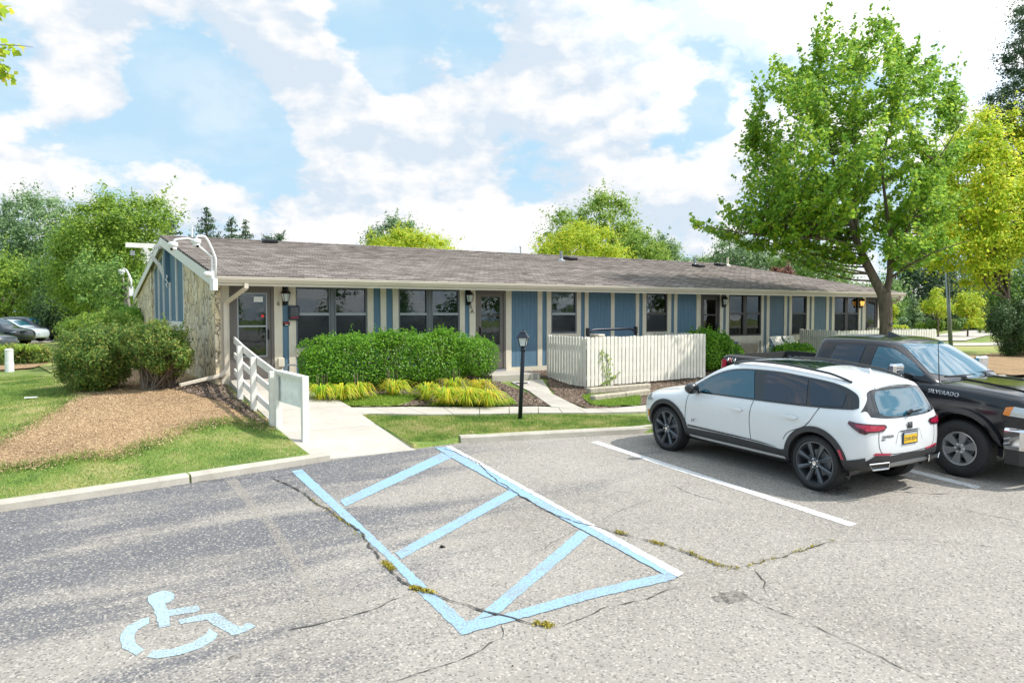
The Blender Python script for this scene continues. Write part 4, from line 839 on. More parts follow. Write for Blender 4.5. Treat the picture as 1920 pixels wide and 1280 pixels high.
def patch(name, bvh, side, poly, mat, parent, off=.004, thick=0, res=.05, holes=None):
    """a thin piece that hugs the bodywork: outline in side / rear / top view, dropped onto the surface"""
    if isinstance(side, str): O, U, W_, D = AX[side]
    else: O, U, W_, D = side
    pts = []; n = len(poly)
    for i in range(n):
        a, b = Vector(poly[i]), Vector(poly[(i+1) % n]); k = max(1, int((b-a).length/res))
        for j in range(k): pts.append(a.lerp(b, j/k))
    nb = len(pts); x0, x1 = min(p.x for p in pts), max(p.x for p in pts); y0, y1 = min(p.y for p in pts), max(p.y for p in pts)
    gx, gy = np.meshgrid(np.arange(x0+res*.4, x1, res), np.arange(y0+res*.4, y1, res)); G = np.stack([gx.ravel(), gy.ravel()], 1)
    G = G[inside([(p.x, p.y) for p in pts], G)] if len(G) else []
    r = geometry.delaunay_2d_cdt(pts+[Vector((float(a), float(b))) for a, b in G], [], [list(range(nb))], 1, 1e-6)
    V = []; last = None; 
    for v in r[0]:
        h = bvh.ray_cast(O+U*v.x+W_*v.y, D)
        if h[0] is None: q = (O+U*v.x+W_*v.y); q = (q+D*((last-q).dot(D))) if last is not None else None
        else: q = h[0]+(h[1] if h[1].dot(D) < 0 else -h[1])*off*.5-D*off*.6; last = h[0].copy()
        V.append(q)
    f0 = next((q for q in V if q is not None), Vector()); V = [q if q is not None else f0 for q in V]
    me = bpy.data.meshes.new(name); me.from_pydata([tuple(q) for q in V], [], [tuple(f) for f in r[2]]); me.update()
    if thick:
        bm = bmesh.new(); bm.from_mesh(me); g = bmesh.ops.extrude_face_region(bm, geom=bm.faces[:]); bmesh.ops.translate(bm, verts=[v for v in g['geom'] if isinstance(v, bmesh.types.BMVert)], vec=-D*thick); bmesh.ops.recalc_face_normals(bm, faces=bm.faces); bm.to_mesh(me); bm.free()
    o = link_mesh(name, me, mat, parent)
    me.polygons.foreach_set('use_smooth', [True]*len(me.polygons))
    if thick:
        try: me.set_sharp_from_angle(angle=math.radians(40))
        except Exception: pass
    return o
def line_patch(name, bvh, side, pts, mat, parent, w=.007, off=.003):
    P = [Vector(p) for p in pts]; A = []; Bq = []
    for i, p in enumerate(P):
        d = (P[min(i+1, len(P)-1)]-P[max(i-1, 0)]).normalized(); nr = Vector((-d.y, d.x))*w/2; A.append(p+nr); Bq.append(p-nr)
    return patch(name, bvh, side, [tuple(v) for v in A+Bq[::-1]], mat, parent, off, res=.05)
def curve(pts, n=6):
    P = [Vector(p) for p in pts]; out = []
    for i in range(len(P)-1):
        p0, p1, p2, p3 = P[max(i-1, 0)], P[i], P[i+1], P[min(i+2, len(P)-1)]
        for k in range(n):
            t = k/n; out.append(tuple(.5*((2*p1)+(p2-p0)*t+(2*p0-5*p1+4*p2-p3)*t*t+(3*p1-p0-3*p2+p3)*t**3)))
    out.append(tuple(P[-1])); return out
def wheel(parent, x, y, r, w, rim_r, spokes, rim_mat, style, side, detail=True):
    s = side; c = (x, y, r)
    t = MB(); h = w/2
    t.lathe(c, [(rim_r, s*(h-.02)), (rim_r+.015, s*h), (r-.05, s*(h+.004)), (r-.015, s*(h-.02)), (r, s*(h-.05)), (r, -s*(h-.05)), (r-.02, -s*(h-.02)), (rim_r, -s*h)], 40, 'x', cap=False)
    W = t.build('wheel', M['tyre'], parent, True)
    if detail:
        g = MB()
        for k in range(72):
            A = 2*math.pi*k/72
            g.beam((x+s*h*.95, y+math.cos(A)*(r-.007), r+math.sin(A)*(r-.007)), (x-s*h*.9, y+math.cos(A+.04)*(r-.007), r+math.sin(A+.04)*(r-.007)), .010, .016, up=(0, math.cos(A), math.sin(A)))
        g.build('tread', M['tyre'], W)
    m = MB(); xo = s*(h-.025); m.lathe(c, [(rim_r+.004, xo+s*.01), (rim_r-.012, xo+s*.012), (rim_r-.03, xo-s*.03), (rim_r-.05, -s*h*.6)], 40, 'x', cap=False)
    m.lathe((x, y, r), [(.001, xo+s*.004), (.03, xo+s*.004), (.075, xo-s*.004), (.085, xo-s*.06), (.001, xo-s*.06)], 24, 'x', cap=False)
    for k in range(spokes):
        A = 2*math.pi*k/spokes+.3
        def pt(rad, da, dx): return (x+xo+s*dx, y+math.cos(A+da)*rad, r+math.sin(A+da)*rad)
        if style == 'twist':
            fr = [pt(.05, -.30, -.008), pt(.05, .30, -.008), pt(rim_r-.01, .24, .002), pt(rim_r-.01, -.02, .002)]; bk = [pt(.05, -.3, -.05), pt(.05, .3, -.05), pt(rim_r-.01, .24, -.05), pt(rim_r-.01, -.02, -.05)]
        else:
            fr = [pt(.06, -.42, -.004), pt(.06, .42, -.004), pt(rim_r-.01, .27, .004), pt(rim_r-.01, -.27, .004)]; bk = [pt(.06, -.42, -.05), pt(.06, .42, -.05), pt(rim_r-.01, .27, -.05), pt(rim_r-.01, -.27, -.05)]
        m.add(fr+bk, [(0, 1, 2, 3), (4, 7, 6, 5), (0, 4, 5, 1), (1, 5, 6, 2), (2, 6, 7, 3), (3, 7, 4, 0)])
        if style == 'twist':
            ridge = [pt(.06, .1, .012), pt(rim_r-.02, .05, .012)]; m.add([fr[0], ridge[0], ridge[1], fr[3], fr[1], fr[2]], [(0, 1, 2, 3), (4, 5, 2, 1)])
    m.build('rim', rim_mat, W)
    m = MB(); m.lathe((x, y, r), [(rim_r-.03, -s*h*.3), (.001, -s*h*.3)], 28, 'x', cap=False); m.build('brake_shadow', M['seam'], W)
    m = MB(); m.lathe((x, y, r), [(rim_r*.62, -s*h*.12), (rim_r*.62, -s*h*.02), (.05, -s*h*.02)], 28, 'x', cap=False); m.build('brake_disc', M['alu'], W)
    m = MB()
    nn = 5 if style == 'twist' else 6
    for k in range(nn):
        A = 2*math.pi*k/nn; m.lathe((x, y+math.cos(A)*.058, r+math.sin(A)*.058), [(.012, xo-s*.01), (.012, xo+s*.014), (.006, xo+s*.018)], 8, 'x')
    m.lathe((x, y, r), [(.03, xo), (.028, xo+s*.012), (.001, xo+s*.014)], 16, 'x'); m.build('wheel_nuts', M['chrome'], W)
    return W
def ringpoly(cy, cz, r0, r1, a0, a1, n=30):
    return [(cy+math.cos(a0+(a1-a0)*k/n)*r1, cz+math.sin(a0+(a1-a0)*k/n)*r1) for k in range(n+1)]+[(cy+math.cos(a1-(a1-a0)*k/n)*r0, cz+math.sin(a1-(a1-a0)*k/n)*r0) for k in range(n+1)]
# ---- the white crossover. origin on the ground under the rear axle, nose to +y
def S9(Y, a, b, c, d, e, f, g, h, i, dy=(0,)*9): return [(p[0], Y+q, p[1]) for p, q in zip((a, b, c, d, e, f, g, h, i), dy)]
def suv_stations():
    st = []
    st.append([(0, -.90, .42), (0, -.97, .50), (0, -1.00, .60), (0, -.985, .78), (0, -.955, .98), (0, -.93, 1.045), (0, -.62, 1.40), (0, -.60, 1.47), (0, -.60, 1.51)])
    st.append([(.42, -.89, .41), (.46, -.955, .49), (.48, -.985, .60), (.5, -.97, .78), (.5, -.94, .98), (.48, -.915, 1.045), (.40, -.61, 1.40), (.36, -.585, 1.465), (0, -.60, 1.515)])
    st.append([(.66, -.84, .38), (.72, -.885, .47), (.76, -.91, .60), (.77, -.90, .78), (.76, -.87, .97), (.71, -.84, 1.05), (.56, -.575, 1.395), (.50, -.55, 1.47), (0, -.55, 1.54)])
    st.append([(.74, -.72, .34), (.83, -.75, .42), (.875, -.76, .56), (.885, -.76, .76), (.865, -.74, .97), (.79, -.72, 1.07), (.62, -.52, 1.41), (.55, -.50, 1.50), (0, -.48, 1.565)])
    st.append([(.76, -.50, .30), (.88, -.52, .38), (.92, -.52, .54), (.93, -.52, .75), (.915, -.50, .97), (.84, -.50, 1.075), (.655, -.38, 1.44), (.58, -.36, 1.535), (0, -.34, 1.595)])
    def n(Y, zb, wm, wb, zbelt, wr, zr, wt, zt, zc): return [(.76, Y, zb), (.89, Y, zb+.06), (wm-.02, Y, .52), (wm, Y, .74), (wb+.045, Y, zbelt-.08), (wb, Y, zbelt), (wr, Y, zr), (wt, Y, zt), (0, Y, zc)]
    st.append(n(-.12, .27, .945, .875, 1.075, .68, 1.47, .60, 1.575, 1.632))
    st.append(n(.45, .26, .94, .885, 1.065, .70, 1.50, .61, 1.60, 1.655)); st.append(n(1.0, .26, .925, .885, 1.045, .71, 1.51, .61, 1.612, 1.665)); st.append(n(1.45, .26, .925, .885, 1.03, .71, 1.50, .61, 1.602, 1.655))
    st.append([(.76, 1.9, .26), (.89, 1.9, .32), (.905, 1.9, .52), (.93, 1.9, .74), (.925, 1.9, .935), (.88, 1.9, 1.015), (.71, 1.85, 1.45), (.60, 1.80, 1.555), (0, 1.75, 1.615)])
    st.append([(.76, 2.2, .26), (.89, 2.2, .32), (.905, 2.2, .52), (.935, 2.2, .74), (.925, 2.2, .93), (.88, 2.2, 1.01), (.76, 2.22, 1.27), (.62, 2.15, 1.36), (0, 2.12, 1.43)])
    st.append([(.76, 2.52, .26), (.89, 2.5, .34), (.915, 2.5, .54), (.94, 2.5, .75), (.93, 2.5, .93), (.87, 2.54, 1.00), (.80, 2.58, 1.05), (.64, 2.52, 1.10), (0, 2.50, 1.15)])
    st.append([(.76, 2.86, .28), (.89, 2.86, .38), (.93, 2.86, .56), (.95, 2.86, .76), (.925, 2.86, .91), (.84, 2.86, .975), (.74, 2.86, 1.00), (.55, 2.84, 1.03), (0, 2.80, 1.055)])
    st.append([(.74, 3.22, .28), (.87, 3.22, .38), (.91, 3.22, .55), (.92, 3.22, .74), (.89, 3.22, .86), (.80, 3.22, .93), (.70, 3.22, .955), (.5, 3.22, .985), (0, 3.22, 1.01)])
    st.append([(.68, 3.48, .30), (.78, 3.50, .38), (.83, 3.52, .52), (.83, 3.52, .70), (.80, 3.50, .81), (.72, 3.48, .88), (.62, 3.48, .905), (.45, 3.48, .935), (0, 3.50, .955)])
    st.append([(.5, 3.62, .32), (.56, 3.66, .38), (.6, 3.68, .50), (.6, 3.68, .66), (.58, 3.66, .77), (.54, 3.63, .83), (.48, 3.62, .86), (.35, 3.64, .885), (0, 3.66, .90)])
    st.append([(0, 3.66, .32), (0, 3.71, .38), (0, 3.735, .50), (0, 3.735, .66), (0, 3.72, .76), (0, 3.70, .82), (0, 3.68, .86), (0, 3.67, .88), (0, 3.66, .90)])
    return st
WB = 2.86
CUTZ = .365
SUV_ME = loft('body', suv_stations(), [M['car_white'], M['seam']], 2, [(.58, 0, .425), (-.58, 0, .425), (.58, WB, .425), (-.58, WB, .425)])
SB = bvh_of(loft('tmp', suv_stations(), [M['seam'], M['seam']], 2))
def make_suv():
    v = thing('parked_crossover', 'white crossover with black roof rails parked nose in beside the black pickup', 'car', (0, 0, 0), local=True)
    link_mesh('body', SUV_ME, [], v)
    dl = SB; b = 'L'
    out = curve([(-.58, 1.18), (-.45, 1.36), (-.15, 1.475), (.45, 1.51), (1.1, 1.515), (1.6, 1.475), (1.95, 1.36), (2.25, 1.185), (2.42, 1.055)], 5)+curve([(2.36, 1.035), (1.6, 1.055), (.8, 1.075), (.1, 1.10), (-.40, 1.135), (-.58, 1.17)], 5)
    for s in 'LR':
        patch('window_surround', dl, s, out, M['gloss_black'], v, .006)
        patch('side_window', dl, s, curve([(1.20, 1.49), (1.6, 1.452), (1.92, 1.345), (2.20, 1.185), (2.33, 1.075)], 5)+[(2.28, 1.06), (1.05, 1.09)], M['car_glass'], v, .012)
        patch('side_window', dl, s, curve([(.28, 1.475), (.6, 1.492), (.98, 1.494)], 5)+[(.90, 1.095), (.18, 1.12)], M['car_glass_dark'], v, .012)
        patch('side_window', dl, s, curve([(-.32, 1.36), (-.12, 1.445), (.235, 1.47)], 5)+[(.13, 1.125), (-.12, 1.14), (-.33, 1.17)], M['car_glass_dark'], v, .012)
        for cy in (0, WB): patch('wheel_arch', dl, s, ringpoly(cy, .365, .418, .492, -.35 if cy else -.25, math.pi+.25), M['cladding'], v, .004, .014, res=.03)
        patch('sill_cladding', dl, s, [(.44, .36), (WB-.44, .36), (WB-.46, .46), (1.6, .475), (.9, .465), (.55, .45), (.46, .47)], M['cladding'], v, .004, .016)
        patch('sill_strip', dl, s, [(.62, .475), (1.2, .487), (WB-.50, .485), (WB-.50, .515), (1.3, .505), (.9, .495)], M['gloss_black'], v, .004, .01)
        for ln in (curve([(2.42, .52), (2.40, .75), (2.37, .98), (2.36, 1.02)]), curve([(1.08, .50), (1.10, .8), (1.06, 1.07)]), curve([(.50, .60), (.40, .72), (.12, .86), (-.02, 1.10)])): line_patch('panel_gap', dl, s, ln, M['seam'], v, .009)
        line_patch('panel_gap', dl, s, curve([(-.02, 1.12), (.05, .95), (.14, .86)]), M['seam'], v, .004)
        patch('door_handle', dl, s, curve([(1.22, .905), (1.30, .93), (1.42, .925), (1.44, .905), (1.36, .885), (1.25, .885), (1.22, .905)], 3)[:-1], M['car_white'], v, .006, .028, res=.02)
        patch('door_handle', dl, s, curve([(.26, .93), (.34, .955), (.46, .95), (.48, .93), (.40, .91), (.29, .91), (.26, .93)], 3)[:-1], M['car_white'], v, .006, .028, res=.02)
        patch('reflector', dl, s, [(WB+.45, .50), (WB+.50, .50), (WB+.485, .62), (WB+.44, .62)], M['amber'], v, .006, .012)
        patch('reflector', dl, s, [(-.445, .50), (-.41, .50), (-.36, .62), (-.40, .62)], M['tail_red'], v, .018, .006)
        patch('headlight', dl, s, [(3.20, .80), (3.52, .77), (3.56, .82), (3.48, .865), (3.30, .885)], M['lens'], v, .006, .008)
    # mirrors
    for s in (-1, 1):
        m = MB(); m.lathe((s*1.03, 2.16, 1.12), [(.02, -.07), (.075, -.055), (.095, 0), (.08, .06), (.03, .09)], 14, 'y'); m.v = [((p[0]-s*1.03)*1.35+s*1.03, p[1], p[2]) for p in m.v]
        mi = m.build('wing_mirror', M['gloss_black'], v, True); m = MB(); m.beam((s*.87, 2.20, 1.04), (s*.98, 2.18, 1.09), .08, .04); m.build('mirror_arm', M['gloss_black'], mi)
    # roof: glass panel, rails, fin
    patch('roof_glass', dl, 'T', [(-.47, .35), (.47, .35), (.48, 1.68), (-.48, 1.68)], M['car_glass_dark'], v, .005, res=.08)
    for s in (-1, 1):
        m = MB(); P = []
        for k in range(25):
            y = -.30+2.0*k/24; h = dl.ray_cast(Vector((s*(.60-.02*abs(y-.7)), y, 3)), Vector((0, 0, -1))); P.append(h[0]+Vector((0, 0, .012+.035*min(1, (k+.2)/4, (24.2-k)/4))))
        m.tube(P, .018, 8); m.build('roof_rail', M['gloss_black'], v, True)
    m = MB(); m.add([(-.035, -.20, 1.60), (.035, -.20, 1.60), (.03, .12, 1.63), (-.03, .12, 1.63), (-.006, -.17, 1.665), (.006, -.17, 1.665), (0, .05, 1.645)], [(0, 1, 5, 4), (1, 2, 6, 5), (0, 4, 6, 3), (4, 5, 6), (2, 3, 6), (0, 3, 2, 1)]); m.build('roof_fin', M['car_white'], v)
    patch('windscreen', dl, 'T', [(-.60, 1.86), (.60, 1.86), (.70, 2.42), (0, 2.50), (-.70, 2.42)], M['car_glass'], v, .006, res=.07)
    # tail: spoiler, rear glass, lamps, plate, bumper
    patch('rear_surround', dl, 'B', curve([(-.775, 1.12), (-.64, 1.29), (-.555, 1.42), (-.30, 1.455), (.30, 1.455), (.555, 1.42), (.64, 1.29), (.775, 1.12)], 5)+curve([(.70, 1.055), (.35, 1.02), (-.35, 1.02), (-.70, 1.055)], 4), M['gloss_black'], v, .006)
    patch('rear_window', dl, 'B', curve([(-.56, 1.10), (-.48, 1.38), (-.25, 1.415), (.25, 1.415), (.48, 1.38), (.56, 1.10)], 5)+curve([(.5, 1.065), (.3, 1.045), (-.3, 1.045), (-.5, 1.065)], 4), M['car_glass'], v, .012)
    m = MB(); xs_ = np.linspace(-.50, .50, 13); ys_ = (-.40, -.50, -.57, -.635); top = []
    for j, y in enumerate(ys_):
        for x in xs_:
            z = dl.ray_cast(Vector((x, max(y, -.46), 3)), Vector((0, 0, -1)))[0].z; k = abs(x)/.5; top.append((x*(1-.05*j), y+.05*k*k*(j > 1), z+(.004 if j == 0 else .010)-(.0 if y > -.46 else .22*(-.46-y))))
    n = 13; low = [(a_, b_, c_-.03) for a_, b_, c_ in top]; fs = []
    for j in range(3):
        for i in range(n-1): fs += [(j*n+i, j*n+i+1, (j+1)*n+i+1, (j+1)*n+i), (52+j*n+i, 52+(j+1)*n+i, 52+(j+1)*n+i+1, 52+j*n+i+1)]
    for i in range(n-1): fs.append((3*n+i, 3*n+i+1, 52+3*n+i+1, 52+3*n+i))
    for j in range(3): fs += [(j*n, (j+1)*n, 52+(j+1)*n, 52+j*n), (j*n+n-1, 52+j*n+n-1, 52+(j+1)*n+n-1, (j+1)*n+n-1)]
    m.add(top+low, fs); sp_ = m.build('spoiler', M['car_white'], v)
    m = MB(); e_ = [low[3*n+i] for i in range(1, n-1)]; m.tube([(a_, b_+.02, c_-.002) for a_, b_, c_ in e_], .010, 6); m.build('spoiler_underside', M['gloss_black'], sp_)
    m = MB(); m.beam((-.02, -.955, 1.075), (.30, -.93, 1.09), .03, .018); m.beam((-.04, -.97, 1.06), (.06, -.95, 1.10), .05, .04); m.build('rear_wiper', M['black'], v)
    for s in (-1, 1):
        dgl = (Vector((s*4, -4, 0)), Vector((s*.707, .707, 0)).normalized()*1.0, Vector((0, 0, 1)), Vector((-s, 1, 0)).normalized())
        # u runs along the diagonal: u = (s*x + y)*.707
        pl = [(-.335, .925), (-.30, .955), (-.05, .975), (.16, .985), (.28, 1.00), (.30, .965), (.20, .91), (.10, .865), (0.0, .845), (-.06, .865), (-.20, .868), (-.29, .875)]
        O = Vector((s*4, -4, 0))
        patch('tail_lamp', dl, (O, Vector((s, 1, 0)).normalized(), Vector((0, 0, 1)), Vector((-s, 1, 0)).normalized()), pl, M['tail_dark'], v, .006, .014, res=.025)
        patch('tail_lamp_bar', dl, (O, Vector((s, 1, 0)).normalized(), Vector((0, 0, 1)), Vector((-s, 1, 0)).normalized()), [(-.30, .905), (-.28, .94), (-.05, .957), (.17, .966), (.15, .935), (.06, .915), (-.02, .885), (-.20, .885)], M['tail_red'], v, .024, .004, res=.025)
    recess = [(-.30, .68), (-.24, .84), (.24, .84), (.30, .68)]
    patch('plate_recess', dl, 'B', recess, M['car_white'], v, .003)
    line_patch('panel_gap', dl, 'B', [(-.30, .70), (-.24, .842), (.24, .842), (.30, .70)], M['alu'], v, .010, .004)
    m = MB(); m.box(-.17, -1.012, .675, .17, -.99, .835); pf = m.build('number_plate', M['plate_blue'], v, bevel=.004); m = MB(); m.box(-.15, -1.016, .69, .15, -1.011, .795); m.build('plate_face', M['plate_yellow'], pf); m = MB(); m.box(-.15, -1.0165, .797, .15, -1.0115, .822); m.build('plate_band', M['lens'], pf)
    text('plate_text', 'DVK45N', .075, M['plate_blue'], pf, (0, -1.018, .74), (1, 0, 0), (0, 0, 1), depth=.002)
    line_patch('panel_gap', dl, 'B', curve([(-.62, .90), (-.63, .75), (-.60, .64), (-.5, .585), (0, .56), (.5, .585), (.60, .64), (.63, .75), (.62, .90)], 6), M['seam'], v, .010)
    bt = lambda x, z: dl.ray_cast(Vector((x, -6, z)), Vector((0, 1, 0)))[0].y-.008
    text('model_badge', 'ENVISION', .05, M['badge_dark'], v, (-.46, bt(-.46, .80), .80), (1, -(bt(-.40, .8)-bt(-.52, .8))/-.12, 0), (0, 0, 1)); text('trim_badge', 'AWD', .03, M['badge_dark'], v, (-.55, bt(-.55, .765), .765), (1, -.3, 0), (0, 0, 1))
    bd = MB()
    for k in range(3): x = -.05+k*.04; bd.slab([(x, -.99, .955), (x+.018, -.99, .955), (x+.034, -.985, .895), (x+.030, -.985, .865), (x+.012, -.985, .875)], (0, .012, 0))
    bd.build('emblem', M['badge_dark'], v)
    for s, tx in (('L', -1), ): text('side_badge', 'ST', .07, M['badge_dark'], v, (-.952, 2.22, .60), (0, -1, 0), (0, 0, 1), shear=.3)
    bp_ = [(-.85, .36), (.85, .36), (.83, .49), (.68, .575), (.40, .555), (-.40, .555), (-.68, .575), (-.83, .49)]
    patch('lower_bumper', dl, 'B', bp_, M['cladding'], v, .006, .012)
    for s, sd in ((-1, 'L'), (1, 'R')): patch('bumper_side', dl, sd, [(-.46, .34), (-.80, .40), (-.82, .55), (-.72, .53), (-.46, .49)], M['cladding'], v, .004, .014)
    patch('skid_plate', dl, 'B', curve([(-.52, .40), (-.44, .455), (0, .465), (.44, .455), (.52, .40)], 5), M['alu'], v, .022, .006)
    for s in (-1, 1):
        patch('bumper_reflector', dl, 'B', [(s*.40, .562), (s*.72, .582), (s*.68, .61), (s*.40, .585)], M['tail_red'], v, .008, .012)
        m = MB(); x0, x1 = s*.46, s*.74; yb0 = -.955; 
        m.tube([(x0, -1.0, .40), (x1, -.935, .40), (s*.80, -.915, .475), (x0, -1.01, .475), (x0, -1.0, .40)], .011, 6); m.build('exhaust_tip', M['chrome'], v); m = MB(); m.slab([(x0, -.995, .405), (x1, -.93, .405), (s*.785, -.91, .47), (x0, -1.005, .47)], (0, .02, 0)); m.build('exhaust_hole', M['seam'], v)
    patch('number_light', dl, 'B', [(-.2, .845), (.2, .845), (.2, .855), (-.2, .855)], M['cladding'], v, .006, .006)
    patch('front_grille', dl, 'F', [(-.45, .45), (.45, .45), (.55, .72), (-.55, .72)], M['gloss_black'], v, .006, .01)
    m = MB(); m.box(-.70, -.35, .24, .70, 3.35, .34); m.build('underbody', M['seam'], v)
    for s in (-1, 1):
        for cy in (0, WB): wheel(v, s*.80, cy, .365, .25, .285, 8, M['dark_rim'], 'twist', s)
    return v
def deform(root, fn):
    for o in root.children_recursive:
        me = o.data.copy(); o.data = me; n = len(me.vertices); a = np.empty(n*3, np.float32); me.vertices.foreach_get('co', a); a = a.reshape(-1, 3); me.vertices.foreach_set('co', fn(a).ravel().astype(np.float32)); me.update()
suv = make_suv()
def suv_fix(a):
    y = a[:, 1]; a[:, 1] = np.where(y < -.46, -.46+(y+.46)*.56, y); a[:, 0] *= .95; z = a[:, 2]; z = np.where(z > 1.0, 1+(z-1)*.95, z); a[:, 2] = z-.06*np.clip((.7-y)/1.2, 0, 1)*np.clip((z-1.1)/.4, 0, 1); a[:, 0] *= np.where(y < -.5, 1+(y+.5)*.05, 1); return a
deform(suv, suv_fix)
P0 = lot(1527, 922); hd = math.atan2(.12, 2.86)
suv.location = (P0.x+.925, P0.y+.03, float(lotz(P0.x+.925, P0.y))); suv.rotation_euler = (math.atan(.0254), -math.atan(.0159), -hd*.8)
# ---- the black pickup. origin under the rear axle, nose to +y
TWB = 3.75
def pk_stations():
    st = []
    def n(Y, w=1.0, zt=1.42, zb=.50, crown=.0, zs=.0, sh=.0):
        return [(.80*w, Y, zb), (.93*w, Y, zb+.05), (.985*w, Y, .66), (1.01*w, Y, .88), (.995*w, Y, 1.08), (.985*w, Y, zt-.10), (.955*w, Y, zt), (.80*w, Y, zt+crown*.6), (0, Y, zt+crown)]
    e = n(-1.12, .97, 1.40); st.append([(0, p[1]-.01, p[2]) for p in e]); st.append([(p[0]*.55, -1.13, p[2]) for p in e]); st.append(n(-1.11, .96, 1.40)); st.append(n(-1.07, .985, 1.415)); st.append(n(-.6, 1, 1.415)); st.append(n(0, 1.0, 1.41)); st.append(n(.6, 1, 1.40)); st.append(n(1.2, 1, 1.37)); st.append(n(1.9, 1, 1.32)); st.append(n(2.6, 1, 1.29))
    st.append(n(3.1, 1, 1.28, .50, .05)); st.append(n(3.45, 1.005, 1.26, .52, .09)); st.append(n(3.85, 1.015, 1.235, .52, .095)); st.append(n(4.3, 1.0, 1.20, .48, .085)); st.append(n(4.52, .97, 1.165, .46, .07)); st.append(n(4.62, .93, 1.10, .46, .06))
    e = n(4.66, .9, 1.06, .48, .04); st.append([(p[0]*.6, 4.68, p[2]) for p in e]); st.append([(0, 4.70, p[2]) for p in e]); return st
def cab_stations():
    def n(Y0, Yt, w, zb, zr, zt, wr=.76, wt=.66, zc=None): 
        L_ = lambda z: Y0+(Yt-Y0)*max(0, min(1, (z-zb)/(zt-zb)))
        pts = [(w*.7, zb-.08), (w*.98, zb-.06), (w, zb), (w*.985, zb+.10), (w*.94, (zb+zr)/2), (wr+.02, zr-.06), (wr-.03, zr), (wt, zt), (0, (zc or zt+.02))]
        return [(x, L_(z), z) for x, z in pts]
    st = []; a = n(1.22, 1.30, .93, 1.32, 1.84, 1.90); st.append([(0, p[1], p[2]) for p in a]); st.append([(p[0]*.6, p[1], p[2]) for p in a]); st.append([(p[0]*.97, p[1]+.005, p[2]) for p in a])
    st.append(n(1.30, 1.38, .965, 1.32, 1.86, 1.92)); st.append(n(1.7, 1.75, .97, 1.31, 1.875, 1.935)); st.append(n(2.2, 2.15, .97, 1.30, 1.875, 1.94)); st.append(n(2.7, 2.42, .97, 1.29, 1.86, 1.925)); st.append(n(3.05, 2.54, .96, 1.28, 1.82, 1.895, .74, .64)); st.append(n(3.32, 2.62, .93, 1.27, 1.77, 1.86, .72, .62))
    b = n(3.40, 2.68, .90, 1.27, 1.74, 1.83, .70, .60); st.append(b); st.append([(p[0]*.55, p[1]+.06, p[2]) for p in b]); st.append([(0, p[1]+.09, p[2]) for p in b]); return st
CUTZ = .41
PK_ME = loft('body', pk_stations(), [M['car_black'], M['seam']], 2, [(.60, 0, .49), (-.60, 0, .49), (.60, TWB, .49), (-.60, TWB, .49)], [(-.82, -1.03, .86, .82, 1.13, 1.9)])
PB = bvh_of(loft('tmp', pk_stations(), [M['seam'], M['seam']], 2)); CAB_ME = loft('cab', cab_stations(), [M['car_black'], M['seam']], 2); CB = bvh_of(CAB_ME)
